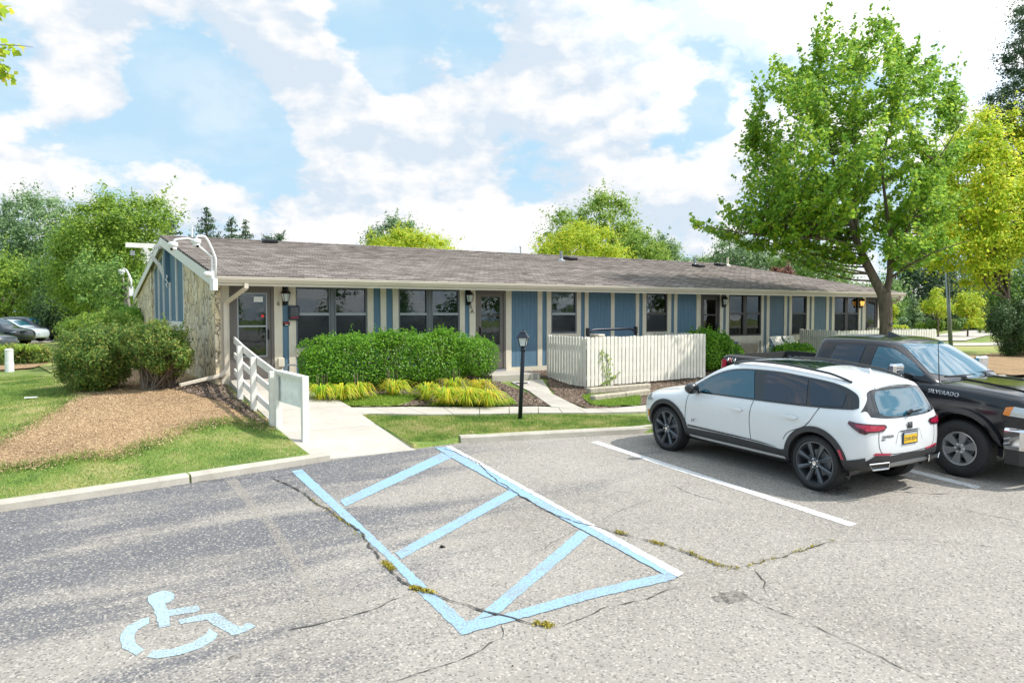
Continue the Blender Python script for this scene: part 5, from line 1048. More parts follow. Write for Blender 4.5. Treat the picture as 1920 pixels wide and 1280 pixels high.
def make_pickup():
    v = thing('parked_pickup', 'black crew cab pickup backed in at the right edge behind the white crossover', 'pickup truck', (0, 0, 0), local=True)
    link_mesh('body', PK_ME, [], v); cab = link_mesh('cab', CAB_ME, [], v)
    for s in 'RL':
        sg = 1 if s == 'R' else -1
        patch('side_window', CB, s, curve([(1.60, 1.40), (1.64, 1.74), (1.72, 1.785), (2.1, 1.80), (2.16, 1.79)], 4)+[(2.13, 1.385), (1.62, 1.39)], M['car_glass_dark'], v, .006)
        patch('side_window', CB, s, curve([(2.36, 1.80), (2.50, 1.79), (2.66, 1.75), (2.95, 1.58), (3.17, 1.40)], 5)+[(3.15, 1.37), (2.34, 1.375)], M['car_glass'], v, .006)
        for w_ in ([(1.575, 1.385), (1.60, 1.39), (1.625, 1.76), (1.60, 1.77)], [(2.14, 1.37), (2.33, 1.37), (2.35, 1.81), (2.17, 1.81)]): patch('pillar_trim', CB, s, w_, M['cladding'], v, .005)
        for ln in (curve([(2.24, 1.36), (2.24, .9), (2.23, .60)]), curve([(1.50, 1.36), (1.45, .98), (1.30, .8)]), curve([(3.27, 1.26), (3.28, .9), (3.26, .62)]), curve([(1.17, 1.36), (1.17, .60)])): line_patch('panel_gap', PB, s, ln, M['seam'], v, .012)
        for cy in (0, TWB):
            patch('wheel_arch', PB, s, ringpoly(cy, .43, .475, .56, -.12, math.pi+.12), M['car_grey' if False else 'car_black'], v, .004, .04, res=.035)
            line_patch('arch_lip', PB, s, [(cy+math.cos(a)*.53, .43+math.sin(a)*.53) for a in np.linspace(.1, math.pi-.1, 24)], M['badge_dark'], v, .045, .05)
        patch('side_crease', PB, s, curve([(3.0, 1.03), (3.5, 1.075), (4.0, 1.06), (4.35, 1.03)], 5)+curve([(4.35, 1.0), (4.0, 1.02), (3.5, 1.035), (3.0, .99)], 5), M['badge_dark'], v, .004)
        patch('sill', PB, s, [(.62, .50), (3.15, .50), (3.15, .60), (.62, .60)], M['cladding'], v, .004, .02)
        patch('door_handle', PB, s, [(2.42, 1.13), (2.60, 1.13), (2.60, 1.17), (2.42, 1.17)], M['car_black'], v, .006, .03, res=.03)
        patch('door_handle', PB, s, [(1.62, 1.14), (1.80, 1.14), (1.80, 1.18), (1.62, 1.18)], M['car_black'], v, .006, .03, res=.03)
        patch('tail_lamp', PB, s, [(-1.09, .98), (-.97, .98), (-.95, 1.33), (-1.09, 1.33)], M['tail_red'], v, .006, .03)
        patch('bed_rail_cap', PB, 'T', [(sg*.82, -1.02), (sg*.95, -1.02), (sg*.95, 1.1), (sg*.82, 1.1)], M['cladding'], v, .004, .008)
        patch('headlight', PB, s, [(4.37, .96), (4.66, .94), (4.64, 1.06), (4.42, 1.085)], M['lens'], v, .006, .015)
        patch('indicator', PB, s, [(4.30, .97), (4.375, .955), (4.42, 1.085), (4.33, 1.07)], M['amber'], v, .008, .018)
        # wing mirror
        m = MB(); m.box(sg*1.10, 2.86, 1.36, sg*1.36, 2.99, 1.58); mr = m.build('wing_mirror', M['chrome'], v, bevel=.035); m = MB(); m.box(sg*1.105, 2.852, 1.35, sg*1.365, 2.92, 1.52); m.build('mirror_back', M['cladding'], mr, bevel=.03); m = MB(); m.beam((sg*.94, 2.98, 1.30), (sg*1.16, 2.93, 1.36), .10, .05); m.beam((sg*.94, 2.98, 1.36), (sg*1.12, 2.93, 1.42), .06, .04); m.build('mirror_arm', M['black'], mr)
    text('model_badge', 'SILVERADO', .078, M['badge'], v, (1.0, 3.50, 1.165), (0, 1, -.05), (-.12, 0, 1), depth=.02, spacing=1.1)
    t = text('bed_badge', '4X4', .12, M['badge'], v, (1.0, -.84, 1.325), (0, 1, 0), (-.0, 0, 1), depth=.02, shear=.2, spacing=1.15)
    text('bed_badge_letter', 'X', .115, M['red_badge'], v, (1.004, -.845, 1.325), (0, 1, 0), (0, 0, 1), depth=.022, shear=.2)
    m = MB(); yb = 1.10
    for s in (-1, 1):
        for k in range(14): y = -.95+k*.15; m.box(s*.79, y, .9, s*.819, y+.07, 1.33)
    m.box(-.815, -1.02, .862, .815, 1.12, .885); m.build('bed_liner', M['bedliner'], v)
    patch('rear_glass', CB, 'B', [(-.62, 1.45), (.62, 1.45), (.56, 1.78), (-.56, 1.78)], M['car_glass_dark'], v, .006)
    patch('windscreen', CB, 'T', curve([(-.60, 2.62), (0, 2.67), (.60, 2.62)], 4)+curve([(.82, 3.20), (.60, 3.30), (0, 3.42), (-.60, 3.30), (-.82, 3.20)], 4), M['car_glass'], v, .006, res=.06)
    m = MB()
    for a in ((-.05, 3.46), (-.78, 3.38)):
        h0 = Vector((a[0]+.35, a[1], 1.335)); m.tube([h0, h0+Vector((-.05, -.03, .02)), h0+Vector((.45, -.08, .045))], .012, 6); m.tube([h0+Vector((-.3, -.03, .04)), h0+Vector((.42, -.07, .05))], .009, 6)
    m.build('wipers', M['black'], v)
    m = MB(); m.tube([(.86, 3.36, 1.26), (.86, 3.36, 1.32), (.87, 3.33, 1.95)], [.012, .008, .004], 6); m.build('aerial', M['black'], v)
    m = MB(); m.add([(-.04, 2.05, 1.95), (.04, 2.05, 1.95), (.03, 2.30, 1.935), (-.03, 2.30, 1.935), (-.01, 2.06, 2.03), (.01, 2.06, 2.03)], [(0, 1, 5, 4), (1, 2, 5), (0, 4, 3), (4, 5, 2, 3), (0, 3, 2, 1)]); m.build('roof_fin', M['gloss_black'], v)
    for s in (-1, 1):
        patch('bonnet_ridge', PB, 'T', curve([(s*.42, 3.44), (s*.50, 3.9), (s*.56, 4.45)], 5)+curve([(s*.50, 4.45), (s*.42, 3.9), (s*.32, 3.44)], 5), M['car_black'], v, .004, .014)
    line_patch('panel_gap', PB, 'T', curve([(.90, 3.40), (.89, 3.9), (.84, 4.40), (.6, 4.56), (0, 4.62)], 6), M['seam'], v, .012); line_patch('panel_gap', PB, 'T', curve([(-.90, 3.40), (-.89, 3.9), (-.84, 4.40), (-.6, 4.56), (0, 4.62)], 6), M['seam'], v, .012)
    patch('grille', PB, 'F', [(-.62, .74), (.62, .74), (.66, 1.02), (-.66, 1.02)], M['gloss_black'], v, .01, .01)
    patch('grille_bar', PB, 'F', [(-.80, .90), (.80, .90), (.80, .955), (-.80, .955)], M['chrome'], v, .02, .03)
    # chrome front bumper that wraps round the corners
    m = MB(); P = [(-1.03, 4.33), (-1.03, 4.52), (-.90, 4.76), (-.5, 4.86), (0, 4.88), (.5, 4.86), (.90, 4.76), (1.03, 4.52), (1.03, 4.33)]; vs = []
    for x, y in P: 
        for z, k in ((.50, .96), (.56, 1.0), (.76, 1.0), (.80, .955)): vs.append((x*k, 4.2+(y-4.2)*k, z))
    fs = [(4*i+j, 4*i+4+j, 4*i+5+j, 4*i+1+j) for i in range(len(P)-1) for j in range(3)]; m.add(vs, fs); m.build('front_bumper', M['chrome'], v, False)
    m = MB(); vs = []
    for x, y in P:
        for z, k in ((.30, .93), (.50, .965)): vs.append((x*k, 4.2+(y-4.2)*k, z))
    m.add(vs, [(2*i, 2*i+2, 2*i+3, 2*i+1) for i in range(len(P)-1)]); m.build('air_dam', M['cladding'], v)
    m = MB(); m.box(-.95, -1.28, .50, .95, -1.10, .72); m.build('rear_bumper', M['chrome'], v, bevel=.03)
    m = MB(); m.box(-.72, -.9, .32, .72, 4.1, .52); m.build('underbody', M['seam'], v)
    for s in (-1, 1):
        for cy in (0, TWB): wheel(v, s*.885, cy, .405, .275, .235, 6, M['alloy'], 'star', s)
    return v
pk = make_pickup()
def pk_fix(a): y = a[:, 1]; a[:, 1] = np.where(y < .6, y+.42, np.where(y < 1.2, 1.02+(y-.6)*.3, y)); z = a[:, 2]; a[:, 2] = np.where(z > 1.30, 1.30+(z-1.30)*.9, z); return a
deform(pk, pk_fix)
F0 = lot(1795, 893.5); xc = F0.x+1.02; pk.rotation_euler = (-math.atan(.0254), math.atan(.0159), math.pi); pk.location = (xc, F0.y+TWB, float(lotz(xc, F0.y+TWB)))
# ---- far cars in the left car park: one shell, four paints
def far_car(label, mat, px, D, sc, tall=1.0, dark='car_glass_dark'):
    v = thing('parked_car', label, 'car', (0, 0, 0), 'cars in the far left car park', local=True); me = SUV_ME.copy(); me.materials.clear(); o = link_mesh('body', me, [mat, M['seam']], v)
    for s in 'LR':
        patch('side_window', SB, s, [(-.40, 1.15), (-.25, 1.38), (.4, 1.49), (1.3, 1.49), (1.7, 1.43), (2.25, 1.11), (2.2, 1.07), (.2, 1.11)], M[dark], v, .006, res=.15)
        patch('headlight', SB, s, [(3.10, .80), (3.55, .76), (3.5, .87)], M['lens'], v, .006, res=.2)
        patch('indicator', SB, s, [(3.38, .66), (3.56, .66), (3.55, .72), (3.38, .72)], M['amber'], v, .006, res=.2)
    patch('windscreen', SB, 'T', [(-.60, 1.86), (.60, 1.86), (.70, 2.42), (-.70, 2.42)], M['car_glass'], v, .006, res=.15)
    for s in (-1, 1):
        for cy in (0, WB): wheel(v, s*.80, cy, .37, .24, .25, 6, M['alloy'], 'star', s, False)
    p = at_d(px, 640, D); x, y = p.x, p.y; v.location = (x, y, float(T(x, y))+.06); v.scale = (sc, sc, sc*tall); v.rotation_euler = (0, 0, math.atan2(-cp, -sp)); return v
far_car('dark green-black jeep with orange indicator in the far left car park', M['car_dark'], -55, 46, 1.0, 1.08)
far_car('silver white hatchback between two dark cars in the far left car park', M['car_silver'], -14, 51, .98, .98)
far_car('dark grey jeep furthest right in the far left car park', M['car_grey'], 16, 55, 1.0, 1.08)
far_car('pale blue-grey car cut by the left edge of the picture', M['car_grey'], -100, 40, .95, .85)
# ================================================================ VEGETATION
def unit(a): return a/np.maximum(np.linalg.norm(a, axis=1, keepdims=True), 1e-9)
def leaves(name, P, N_, size, mat, parent=None, aspect=.62, jit=.35, fold=.25):
    n = len(P); P = np.asarray(P, float); N_ = unit(np.asarray(N_, float))
    t = unit(np.cross(N_, RNG.normal(size=(n, 3)))); b = np.cross(N_, t)
    s = (np.asarray(size)*(1+jit*RNG.uniform(-1, 1, n)))[:, None]
    V = np.stack([P-t*s*.5, P+b*s*.5*aspect+N_*s*fold*.3, P+t*s*.5-N_*s*fold*.5, P-b*s*.5*aspect+N_*s*fold*.3], 1).reshape(-1, 3)
    return np_mesh(name, V, np.arange(n*4).reshape(-1, 4), mat, parent)
def edge_dist(poly, P):
    d = np.full(len(P), 1e9); n = len(poly)
    for i in range(n):
        a = np.array(poly[i]); b = np.array(poly[(i+1) % n]); ab = b-a; t = np.clip(((P-a)@ab)/(ab@ab+1e-9), 0, 1); d = np.minimum(d, np.linalg.norm(P-(a+t[:, None]*ab), axis=1))
    return d
def sample_poly(poly, n):
    a = np.array(poly); lo, hi = a.min(0), a.max(0); out = np.zeros((0, 2))
    while len(out) < n: q = RNG.uniform(lo, hi, (n*2, 2)); out = np.vstack([out, q[inside(poly, q)]])
    return out[:n]
def to_world(px, D):
    u = (px[:, 0]-960)/F; v = -(px[:, 1]-640)/F
    d = np.stack([sp*ct+u*cp+v*sp*st_, cp*ct-u*sp+v*cp*st_, -st_+v*ct], 1); return d*D[:, None]+np.array([0, 0, CZ])
def crown(poly, D, clumps, depth=None, shell=.5):
    """clump centres that fill the outline and bulge towards and away from the viewer like a round crown"""
    Q = sample_poly(poly, clumps); e = edge_dist(poly, Q); em = e.max(); w = np.array(poly)[:, 0]; half = depth if depth else (w.max()-w.min())/2/F*D*.8
    k = np.sqrt(np.clip(1-(1-np.clip(e/em, 0, 1))**2, 0.02, 1)); s = RNG.choice([-1, 1], clumps)*(shell+(1-shell)*RNG.uniform(0, 1, clumps))
    return to_world(Q, D+half*k*s)
def branch_path(a, b, sag=.12, n=5, wob=.05):
    a, b = Vector(a), Vector(b); L_ = (b-a).length; out = []
    for i in range(n+1):
        t = i/n; p = a.lerp(b, t); p += Vector((random.uniform(-1, 1), random.uniform(-1, 1), random.uniform(-.5, .5)))*wob*L_*math.sin(math.pi*t)+Vector((0, 0, -sag*L_*math.sin(math.pi*t))); out.append(p)
    return out
def tree(name, label, poly, D, mat, nclump, nleaf, size, rad, trunk=None, trunk_r=.2, bark='bark', group=None, cat='tree', limbs=14, base=None, shell=.45, depth=None, up=.5):
    nleaf = int(nleaf*1.5); size = size*.77; C = crown(poly, D, nclump, depth, shell); cen = C.mean(0)
    if base is None:
        tx = trunk if trunk else np.array(poly)[:, 0].mean(); b0 = at_d(tx, 600, D); base = Vector((b0.x, b0.y, float(T(b0.x, b0.y))))
    t = thing(name, label, cat, tuple(base), group)
    top = Vector((cen[0]*.7+base.x*.3, cen[1]*.7+base.y*.3, cen[2])); m = MB(); H = top-base
    m.tube([base-Vector((0, 0, .3)), base+H*.3, base+H*.6, top], [trunk_r*1.15, trunk_r*.9, trunk_r*.7, trunk_r*.3], 9)
    for i in RNG.choice(len(C), min(limbs, len(C)), replace=False):
        s = base+H*random.uniform(.35, .9); P = branch_path(s, C[i]); m.tube(P, [trunk_r*.35*(1-.8*k/5) for k in range(6)], 5, cap=False)
    m.build('trunk', M[bark], t, True)
    per = max(1, nleaf//nclump); idx = np.repeat(np.arange(len(C)), per); r = rad*(RNG.uniform(.6, 1.3, len(C)))[idx]
    off = unit(RNG.normal(size=(len(idx), 3)))*np.minimum(np.abs(RNG.normal(size=len(idx)))*.62+.05, 1.7)[:, None]; P = C[idx]+off*r[:, None]*np.array([1, 1, .7])
    N_ = off*.8+np.array([0, 0, up])+RNG.normal(size=off.shape)*.45+unit(C[idx]-cen)*.4
    ns = len(C)//2; s0 = C[RNG.integers(0, len(C), ns)]+RNG.normal(size=(ns, 3))*rad*.5; dv = unit(unit(s0-cen)*.9+np.array([0, 0, 1.1])+RNG.normal(size=(ns, 3))*.25)*RNG.uniform(.6, 1.25, (ns, 1))*rad; m_ = 16; q = np.repeat(s0, m_, 0)+np.repeat(dv, m_, 0)*RNG.uniform(.1, 1, (ns*m_, 1)); q += RNG.normal(size=q.shape)*size*.5
    P = np.vstack([P, q]); N_ = np.vstack([N_, RNG.normal(size=q.shape)*.7+np.array([0, 0, .6])])
    leaves('crown', P, N_, size, M[mat], t); return t
def conifer(label, px, ytop, ybase, D, wpx, group, mat='conifer', nb=26, name='spruce_tree', base_z=None, leafn=26):
    b0 = at_d(px, 600, D); bz = float(T(b0.x, b0.y)) if base_z is None else base_z; topz = at_d(px, ytop, D).z; H = topz-bz; R_ = wpx/2/F*D; base = Vector((b0.x, b0.y, bz))
    t = thing(name, label, 'conifer', tuple(base), group); m = MB(); m.tube([base, base+Vector((0, 0, H*.98))], [R_*.07+.05, .02], 8); m.build('trunk', M['bark'], t)
    P = []; N_ = []; S_ = []
    lv = int(nb)
    for i in range(lv):
        f = (i+.5)/lv; z = bz+H*(.04+.95*f)+RNG.uniform(-.5, .5)*H/lv*.6; r = R_*(1-f)**1.0+.03; k = int(7+8*(1-f))
        for j in range(k):
            A = RNG.uniform(0, 6.283); rr = r*RNG.uniform(.75, 1.12); n = max(3, int(leafn*3*(rr/R_)+5)); s = RNG.uniform(.08, 1, n)**.8
            x = base.x+np.cos(A)*rr*s; y = base.y+np.sin(A)*rr*s; zz = z-.32*rr*s+.22*rr*s**3-RNG.uniform(0, .10, n)*rr; wd = min(R_*.10, .25+.06*rr)*(1-s*.5); zz = zz+RNG.normal(size=n)*H*.25/lv; x = x+RNG.normal(size=n)*wd; y = y+RNG.normal(size=n)*wd
            P.append(np.stack([x, y, zz], 1)); N_.append(np.stack([np.cos(A)*.6+RNG.normal(size=n)*.6, np.sin(A)*.6+RNG.normal(size=n)*.6, np.full(n, .5)], 1)); S_.append(np.full(n, min(R_*.085+.02, .32)))
    leaves('crown', np.vstack(P), np.vstack(N_), np.concatenate(S_), M[mat], t, aspect=.4); return t
def hull_bush(name, label, boxes, n, size, mat, group=None, cat='bush', stems=0, rough=.12, per=None, up=.5, hollow=.25, stem_mat='twig'):
    """rounded clipped masses: (centre, half sizes, squareness)"""
    c0 = boxes[0][0]; b = Vector((c0[0], c0[1], float(T(c0[0], c0[1])))); t = thing(name, label, cat, tuple(b), group); PP = []; NN = []
    tot = sum(h[0]*h[1]+h[0]*h[2]+h[1]*h[2] for c, h, q in boxes)
    for c, h, q in boxes:
        k = int(n*(h[0]*h[1]+h[0]*h[2]+h[1]*h[2])/tot); hh = np.array(h); w3 = np.array([h[1]*h[2], h[0]*h[2], h[0]*h[1]]); d = unit(RNG.normal(size=(k, 3))*1.0)
        ax = RNG.choice(3, k, p=w3/w3.sum()); u = RNG.uniform(-1, 1, (k, 3)); u[np.arange(k), ax] = RNG.choice([-1, 1], k); un = np.linalg.norm(u, ord=q, axis=1, keepdims=True); s = u/un
        ph = RNG.uniform(0, 6, 6); wv = (np.sin(s[:, 0]*hh[0]*5+ph[0])*np.sin(s[:, 2]*hh[2]*6+ph[1])+np.sin(s[:, 1]*hh[1]*6+ph[2])*np.sin(s[:, 0]*hh[0]*9+ph[3]))*.5
        dd = 1+rough*wv-RNG.uniform(0, 1, k)**1.6*hollow+np.where(RNG.uniform(size=k) < .02, RNG.uniform(0, .12, k), 0)
        PP.append(np.array(c)+s*hh*dd[:, None]); nn = np.sign(s)*np.abs(s)**(q-1)/hh; NN.append(unit(nn)*.9+RNG.normal(size=(k, 3))*.55+np.array([0, 0, up]))
    PP = np.vstack(PP); NN = np.vstack(NN); g = T(PP[:, 0], PP[:, 1]); PP[:, 2] = np.maximum(PP[:, 2], g+.02)
    k = int(n/130); a_ = PP[PP[:, 2] > np.quantile(PP[:, 2], .72)]; s0 = a_[RNG.integers(0, len(a_), k)]; dv = unit(np.array([0, 0, 1])+RNG.normal(size=(k, 3))*.35)*RNG.uniform(.05, .19, (k, 1)); q = np.repeat(s0, 9, 0)+np.repeat(dv, 9, 0)*RNG.uniform(0, 1, (k*9, 1))+RNG.normal(size=(k*9, 3))*.016
    PP = np.vstack([PP, q]); NN = np.vstack([NN, RNG.normal(size=q.shape)+np.array([0, 0, .5])])
    leaves('foliage', PP, NN, size, M[mat], t)
    m = MB()
    for i in range(stems):
        c, h, q = random.choice(boxes); r = Vector((c[0]+random.uniform(-.5, .5)*h[0], c[1]+random.uniform(-.45, .45)*h[1], 0)); r.z = float(T(r.x, r.y))-.03
        e = Vector((c[0]+random.uniform(-.92, .92)*h[0], c[1]+random.uniform(-.95, .95)*h[1], c[2]+random.uniform(-.2, .75)*h[2])); m.tube(branch_path(r, e, -.05, 4, .08), [.016, .013, .010, .007, .004], 5, cap=False)
    if stems: m.build('stems', M[stem_mat], t)
    return t
# ---- the big maple in front of the far fence
MD = 23.6
tb = at_d(1658, 640, MD); tb = Vector((tb.x, tb.y, float(T(tb.x, tb.y))))
mp = thing('maple_tree', 'large green maple with forked grey trunk standing behind the black pickup', 'tree', tuple(tb))
def mpt(px, py, dd=0): return at_d(px, py, MD+dd)
m = MB(); KN = []
def limb(pts, rs):
    P = [mpt(*p) for p in pts]; P = [Vector(q) for q in curve3(P)] ; n = len(P); R_ = np.interp(np.linspace(0, 1, n), np.linspace(0, 1, len(rs)), rs); m.tube(P, list(R_), 10, cap=False)
    for i, p in enumerate(P): KN.append((p, R_[i]))
def curve3(P, n=5):
    out = []
    for i in range(len(P)-1):
        p0, p1, p2, p3 = P[max(i-1, 0)], P[i], P[i+1], P[min(i+2, len(P)-1)]
        for k in range(n): t = k/n; out.append(.5*((2*p1)+(p2-p0)*t+(2*p0-5*p1+4*p2-p3)*t*t+(p1*-1-p2*3+p1*4-p0+p3)*t**3) if False else p1.lerp(p2, t)+((p2-p0)*.5-(p2-p1))*t*(1-t)**2-((p3-p1)*.5-(p2-p1))*t*t*(1-t))
    out.append(P[-1]); return out
P0_ = [tb-Vector((0, 0, .3)), tb, mpt(1660, 640), mpt(1661, 600), mpt(1660, 570), mpt(1657, 548)]
m.tube(curve3(P0_), list(np.interp(np.linspace(0, 1, 26), [0, .2, .5, 1], [.30, .22, .19, .215])), 12)
limb([(1655, 552), (1638, 520), (1622, 488), (1608, 455), (1590, 400), (1572, 350), (1560, 290), (1548, 220), (1540, 130)], [.165, .14, .125, .10, .075, .05, .03, .015, .006])
limb([(1608, 455), (1604, 400, .2), (1602, 351, .3), (1604, 297, .3), (1600, 234, .4), (1610, 150, .4), (1640, 50, .3)], [.09, .075, .06, .05, .035, .02, .006])
limb([(1661, 552), (1668, 520), (1669, 490), (1671, 460), (1662, 390, -.3), (1655, 300, -.4), (1680, 200, -.3), (1690, 110, 0)], [.12, .10, .085, .07, .05, .035, .02, .006])
limb([(1669, 505), (1690, 465, -.3), (1702, 430, -.5), (1720, 371, -.8), (1745, 320, -1.2), (1790, 250, -1.4), (1810, 200, -1.2)], [.06, .05, .04, .035, .025, .012, .005])
limb([(1672, 520), (1700, 500, -.6), (1715, 492, -.9), (1760, 470, -1.4), (1820, 450, -1.8)], [.045, .035, .03, .02, .008])
limb([(1612, 465), (1560, 450, -.6), (1500, 445, -1.0), (1420, 440, -1.2), (1340, 428, -1.2), (1300, 422, -1.2)], [.06, .045, .035, .025, .012, .004])
limb([(1590, 400), (1530, 360, .6), (1460, 320, 1.0), (1400, 290, 1.2)], [.05, .035, .02, .006])
POLY = [(1295, 422), (1340, 445), (1365, 462), (1420, 478), (1460, 500), (1510, 485), (1570, 478), (1590, 496), (1650, 478), (1680, 500), (1740, 500), (1780, 480), (1795, 420), (1795, 340), (1808, 280), (1812, 215), (1800, 200), (1795, 120), (1765, 150), (1745, 95), (1740, 60), (1725, 100), (1700, 60), (1680, 75), (1665, 8), (1650, 60), (1635, 35), (1600, 50), (1570, 60), (1548, 42), (1522, 75), (1535, 125), (1500, 105), (1475, 128), (1440, 130), (1452, 170), (1418, 180), (1432, 222), (1395, 238), (1425, 275), (1400, 310), (1378, 345), (1410, 370), (1345, 400)]
NT_ = 520; Q = sample_poly(POLY, NT_); e = edge_dist(POLY, Q); kk = np.sqrt(np.clip(1-(1-np.clip(e/e.max(), 0, 1))**2, .02, 1)); dd = kk*4.3*RNG.uniform(-1, 1, NT_); TP = to_world(Q, MD+dd)
kn = np.array([k[0][:] for k in KN]); kr = np.array([k[1] for k in KN]); LP = []; LN = []; mcen = TP.mean(0)
for tp_ in TP:
    d = kn-tp_; dist = np.linalg.norm(d, axis=1)+np.where(kn[:, 2] > tp_[2]-.15*np.linalg.norm(d[:, :2], axis=1), 2.5, 0); i = int(dist.argmin()); a = Vector(kn[i]); b = Vector(tp_); L_ = (b-a).length
    b = b+Vector((0, 0, .12*L_)); P = branch_path(a, b, .06, 5, .05); r0 = min(.02+.006*L_, kr[i]*.7); m.tube(P, [r0*(1-.85*k/5) for k in range(6)], 4, cap=False)
    Pn = np.array([p[:] for p in P]); n = int(56+26*min(L_, 3)); s = RNG.uniform(.30, 1.04, n)*5; i0 = np.clip(s.astype(int), 0, 4); q = Pn[i0]+(Pn[i0+1]-Pn[i0])*(s-i0)[:, None]
    o = RNG.normal(size=(n, 3))*np.array([1, 1, .42])*(.185-.022*s)[:, None]; LP.append(q+o); LN.append(unit(o)*.5+np.array([0, 0, .75])+RNG.normal(size=(n, 3))*.5+unit((q-mcen))*.3)
m.build('trunk', M['bark'], mp, True)
for tp_ in TP:
    e = np.array([RNG.normal()*.12, RNG.normal()*.12, 1])+unit((tp_-mcen)[None])[0]*.7; e = e/np.linalg.norm(e)*RNG.uniform(.45, .95); b = tp_+e; s = RNG.uniform(0, 1, 16)[:, None]; LP.append(tp_+e*s+RNG.normal(size=(16, 3))*.075*(1.2-s)); LN.append(RNG.normal(size=(16, 3))*.6+np.array([0, 0, .4])+e*.3)
    m.tube([Vector(tp_)-Vector(e)*.15, Vector(b)], [.008, .003], 3, cap=False)
LP = np.vstack(LP); LN = np.vstack(LN)
mc = leaves('crown', LP, LN, .118, M['maple'], mp, aspect=.8)
# scar on the trunk
s_ = mpt(1666, 607); m = MB(); m.lathe(s_-Vector((sp, cp, 0))*.17, [(.001, -.02), (.06, -.015), (.085, 0), (.06, .02)], 12, 'y'); m.build('trunk_scar', M['dark_brown'], mp)
tree('maple_tree', 'yellow-green maple at the right edge beside the large green maple', [(1750, 500), (1725, 440), (1735, 380), (1770, 310), (1790, 250), (1830, 225), (1850, 195), (1880, 215), (1905, 200), (1925, 260), (1970, 320), (1990, 440), (1960, 500), (1920, 470), (1890, 500), (1850, 540), (1810, 535), (1790, 505)], 36.5, 'maple_yellow', 380, 42000, .19, .75, trunk=1900, trunk_r=.2, limbs=60)
# ---- background trees, left
LG = 'trees beyond the left car park'
tree('broadleaf_tree', 'tall grey-green tree at the far left edge', [(-120, 520), (-110, 420), (-60, 390), (-10, 415), (15, 380), (50, 362), (85, 370), (110, 368), (135, 400), (150, 440), (150, 520), (110, 560), (0, 580)], 78, 'tree_blue', 320, 22000, .36, 1.6, trunk=40, trunk_r=.4, group=LG)
tree('broadleaf_tree', 'light green ash tree with thin pale stems left of the stone gable', [(110, 560), (100, 470), (115, 420), (150, 385), (185, 385), (200, 365), (215, 355), (232, 375), (250, 352), (262, 378), (290, 375), (325, 390), (332, 410), (300, 440), (270, 480), (262, 560), (240, 585), (150, 590)], 46, 'tree_bright', 330, 26000, .22, .95, trunk=236, trunk_r=.17, bark='pale_bark', group=LG, up=.4)
tree('broadleaf_tree', 'dark green tree mass behind the pale ash at left', [(60, 600), (60, 480), (100, 440), (170, 430), (240, 440), (265, 520), (262, 600)], 62, 'tree_mid', 260, 22500, 0.258, 1.5, trunk=150, trunk_r=.35, group=LG)
tree('broadleaf_tree', 'bright green bushy tree low at the left edge behind the parked cars', [(-90, 620), (-90, 500), (-30, 480), (30, 490), (70, 510), (95, 545), (105, 600), (90, 622)], 64, 'tree_bright', 200, 14000, .30, 1.3, trunk=20, trunk_r=.3, group=LG)
tree('broadleaf_tree', 'dark low tree between the bright bush and the ash stems', [(70, 622), (80, 560), (120, 540), (190, 545), (240, 560), (262, 610), (250, 625)], 56, 'dark_bush', 180, 11000, .28, 1.2, trunk=170, trunk_r=.25, group=LG)
m = None
b1 = at_d(240, 600, 33); t = thing('young_tree', 'slim tree with three bare pale stems beside the stone gable', 'tree', (b1.x, b1.y, .6)); mm = MB()
for pts in ([(243, 600), (236, 570), (233, 540), (231, 520)], [(246, 600), (240, 565), (239, 538), (242, 515)], [(244, 580), (252, 568), (258, 556)], [(238, 566), (222, 556), (200, 547)]): mm.tube([at_d(a, b, 33) for a, b in pts], [.09, .075, .06, .03][:len(pts)] if pts[0][1] == 600 else [.04, .03, .02, .015][:len(pts)], 8)
mm.build('trunk', M['pale_bark'], t, True)
C = crown([(150, 560), (130, 500), (160, 470), (230, 480), (255, 510), (250, 560), (225, 575)], 34, 60, 1.5); idx = np.repeat(np.arange(60), 60); off = unit(RNG.normal(size=(3600, 3))); leaves('crown', C[idx]+off*.5*RNG.uniform(.2, 1, (3600, 1)), off+np.array([0, 0, .6]), .15, M['tree_mid'], t)
SG = 'dark spruces behind the roof'
conifer('dark spruce just left of the gable peak, mostly behind the ash', 322, 398, 600, 82, 215, SG, nb=40); conifer('solitary pointed dark spruce behind the camera arms', 390, 388, 600, 92, 255, SG, nb=40); conifer('dark spruce behind the roof, left of a close pair', 437, 404, 600, 96, 220, SG, nb=28); conifer('dark spruce behind the roof, right of a close pair', 463, 412, 600, 97, 190, SG, nb=26)
tree('pine_tree', 'small dark treetop just showing over the roof left of centre', [(498, 470), (500, 445), (512, 436), (528, 440), (534, 470)], 80, 'conifer', 40, 3300, 0.228, .6, trunk=515, trunk_r=.12)
RG = 'trees showing above the roof'
tree('pine_tree', 'dark blue-green pine behind the yellow tree above the roof', [(688, 480), (690, 440), (712, 425), (735, 412), (760, 408), (778, 430), (790, 480)], 66, 'tree_blue', 90, 6500, .26, .9, trunk=740, trunk_r=.2)
tree('broadleaf_tree', 'low yellow-green rounded treetop above the left half of the roof', [(690, 490), (695, 455), (730, 437), (770, 432), (805, 440), (835, 450), (858, 462), (860, 490)], 50, 'tree_yellow', 150, 13000, .17, .6, trunk=770, trunk_r=.15, group=RG)
tree('broadleaf_tree', 'tall green tree above the middle of the roof', [(1015, 500), (1010, 450), (1035, 410), (1060, 395), (1085, 400), (1105, 375), (1135, 364), (1165, 375), (1190, 405), (1200, 440), (1205, 500)], 66, 'tree_bright', 220, 16000, .26, 1.1, trunk=1120, trunk_r=.3, group=RG)
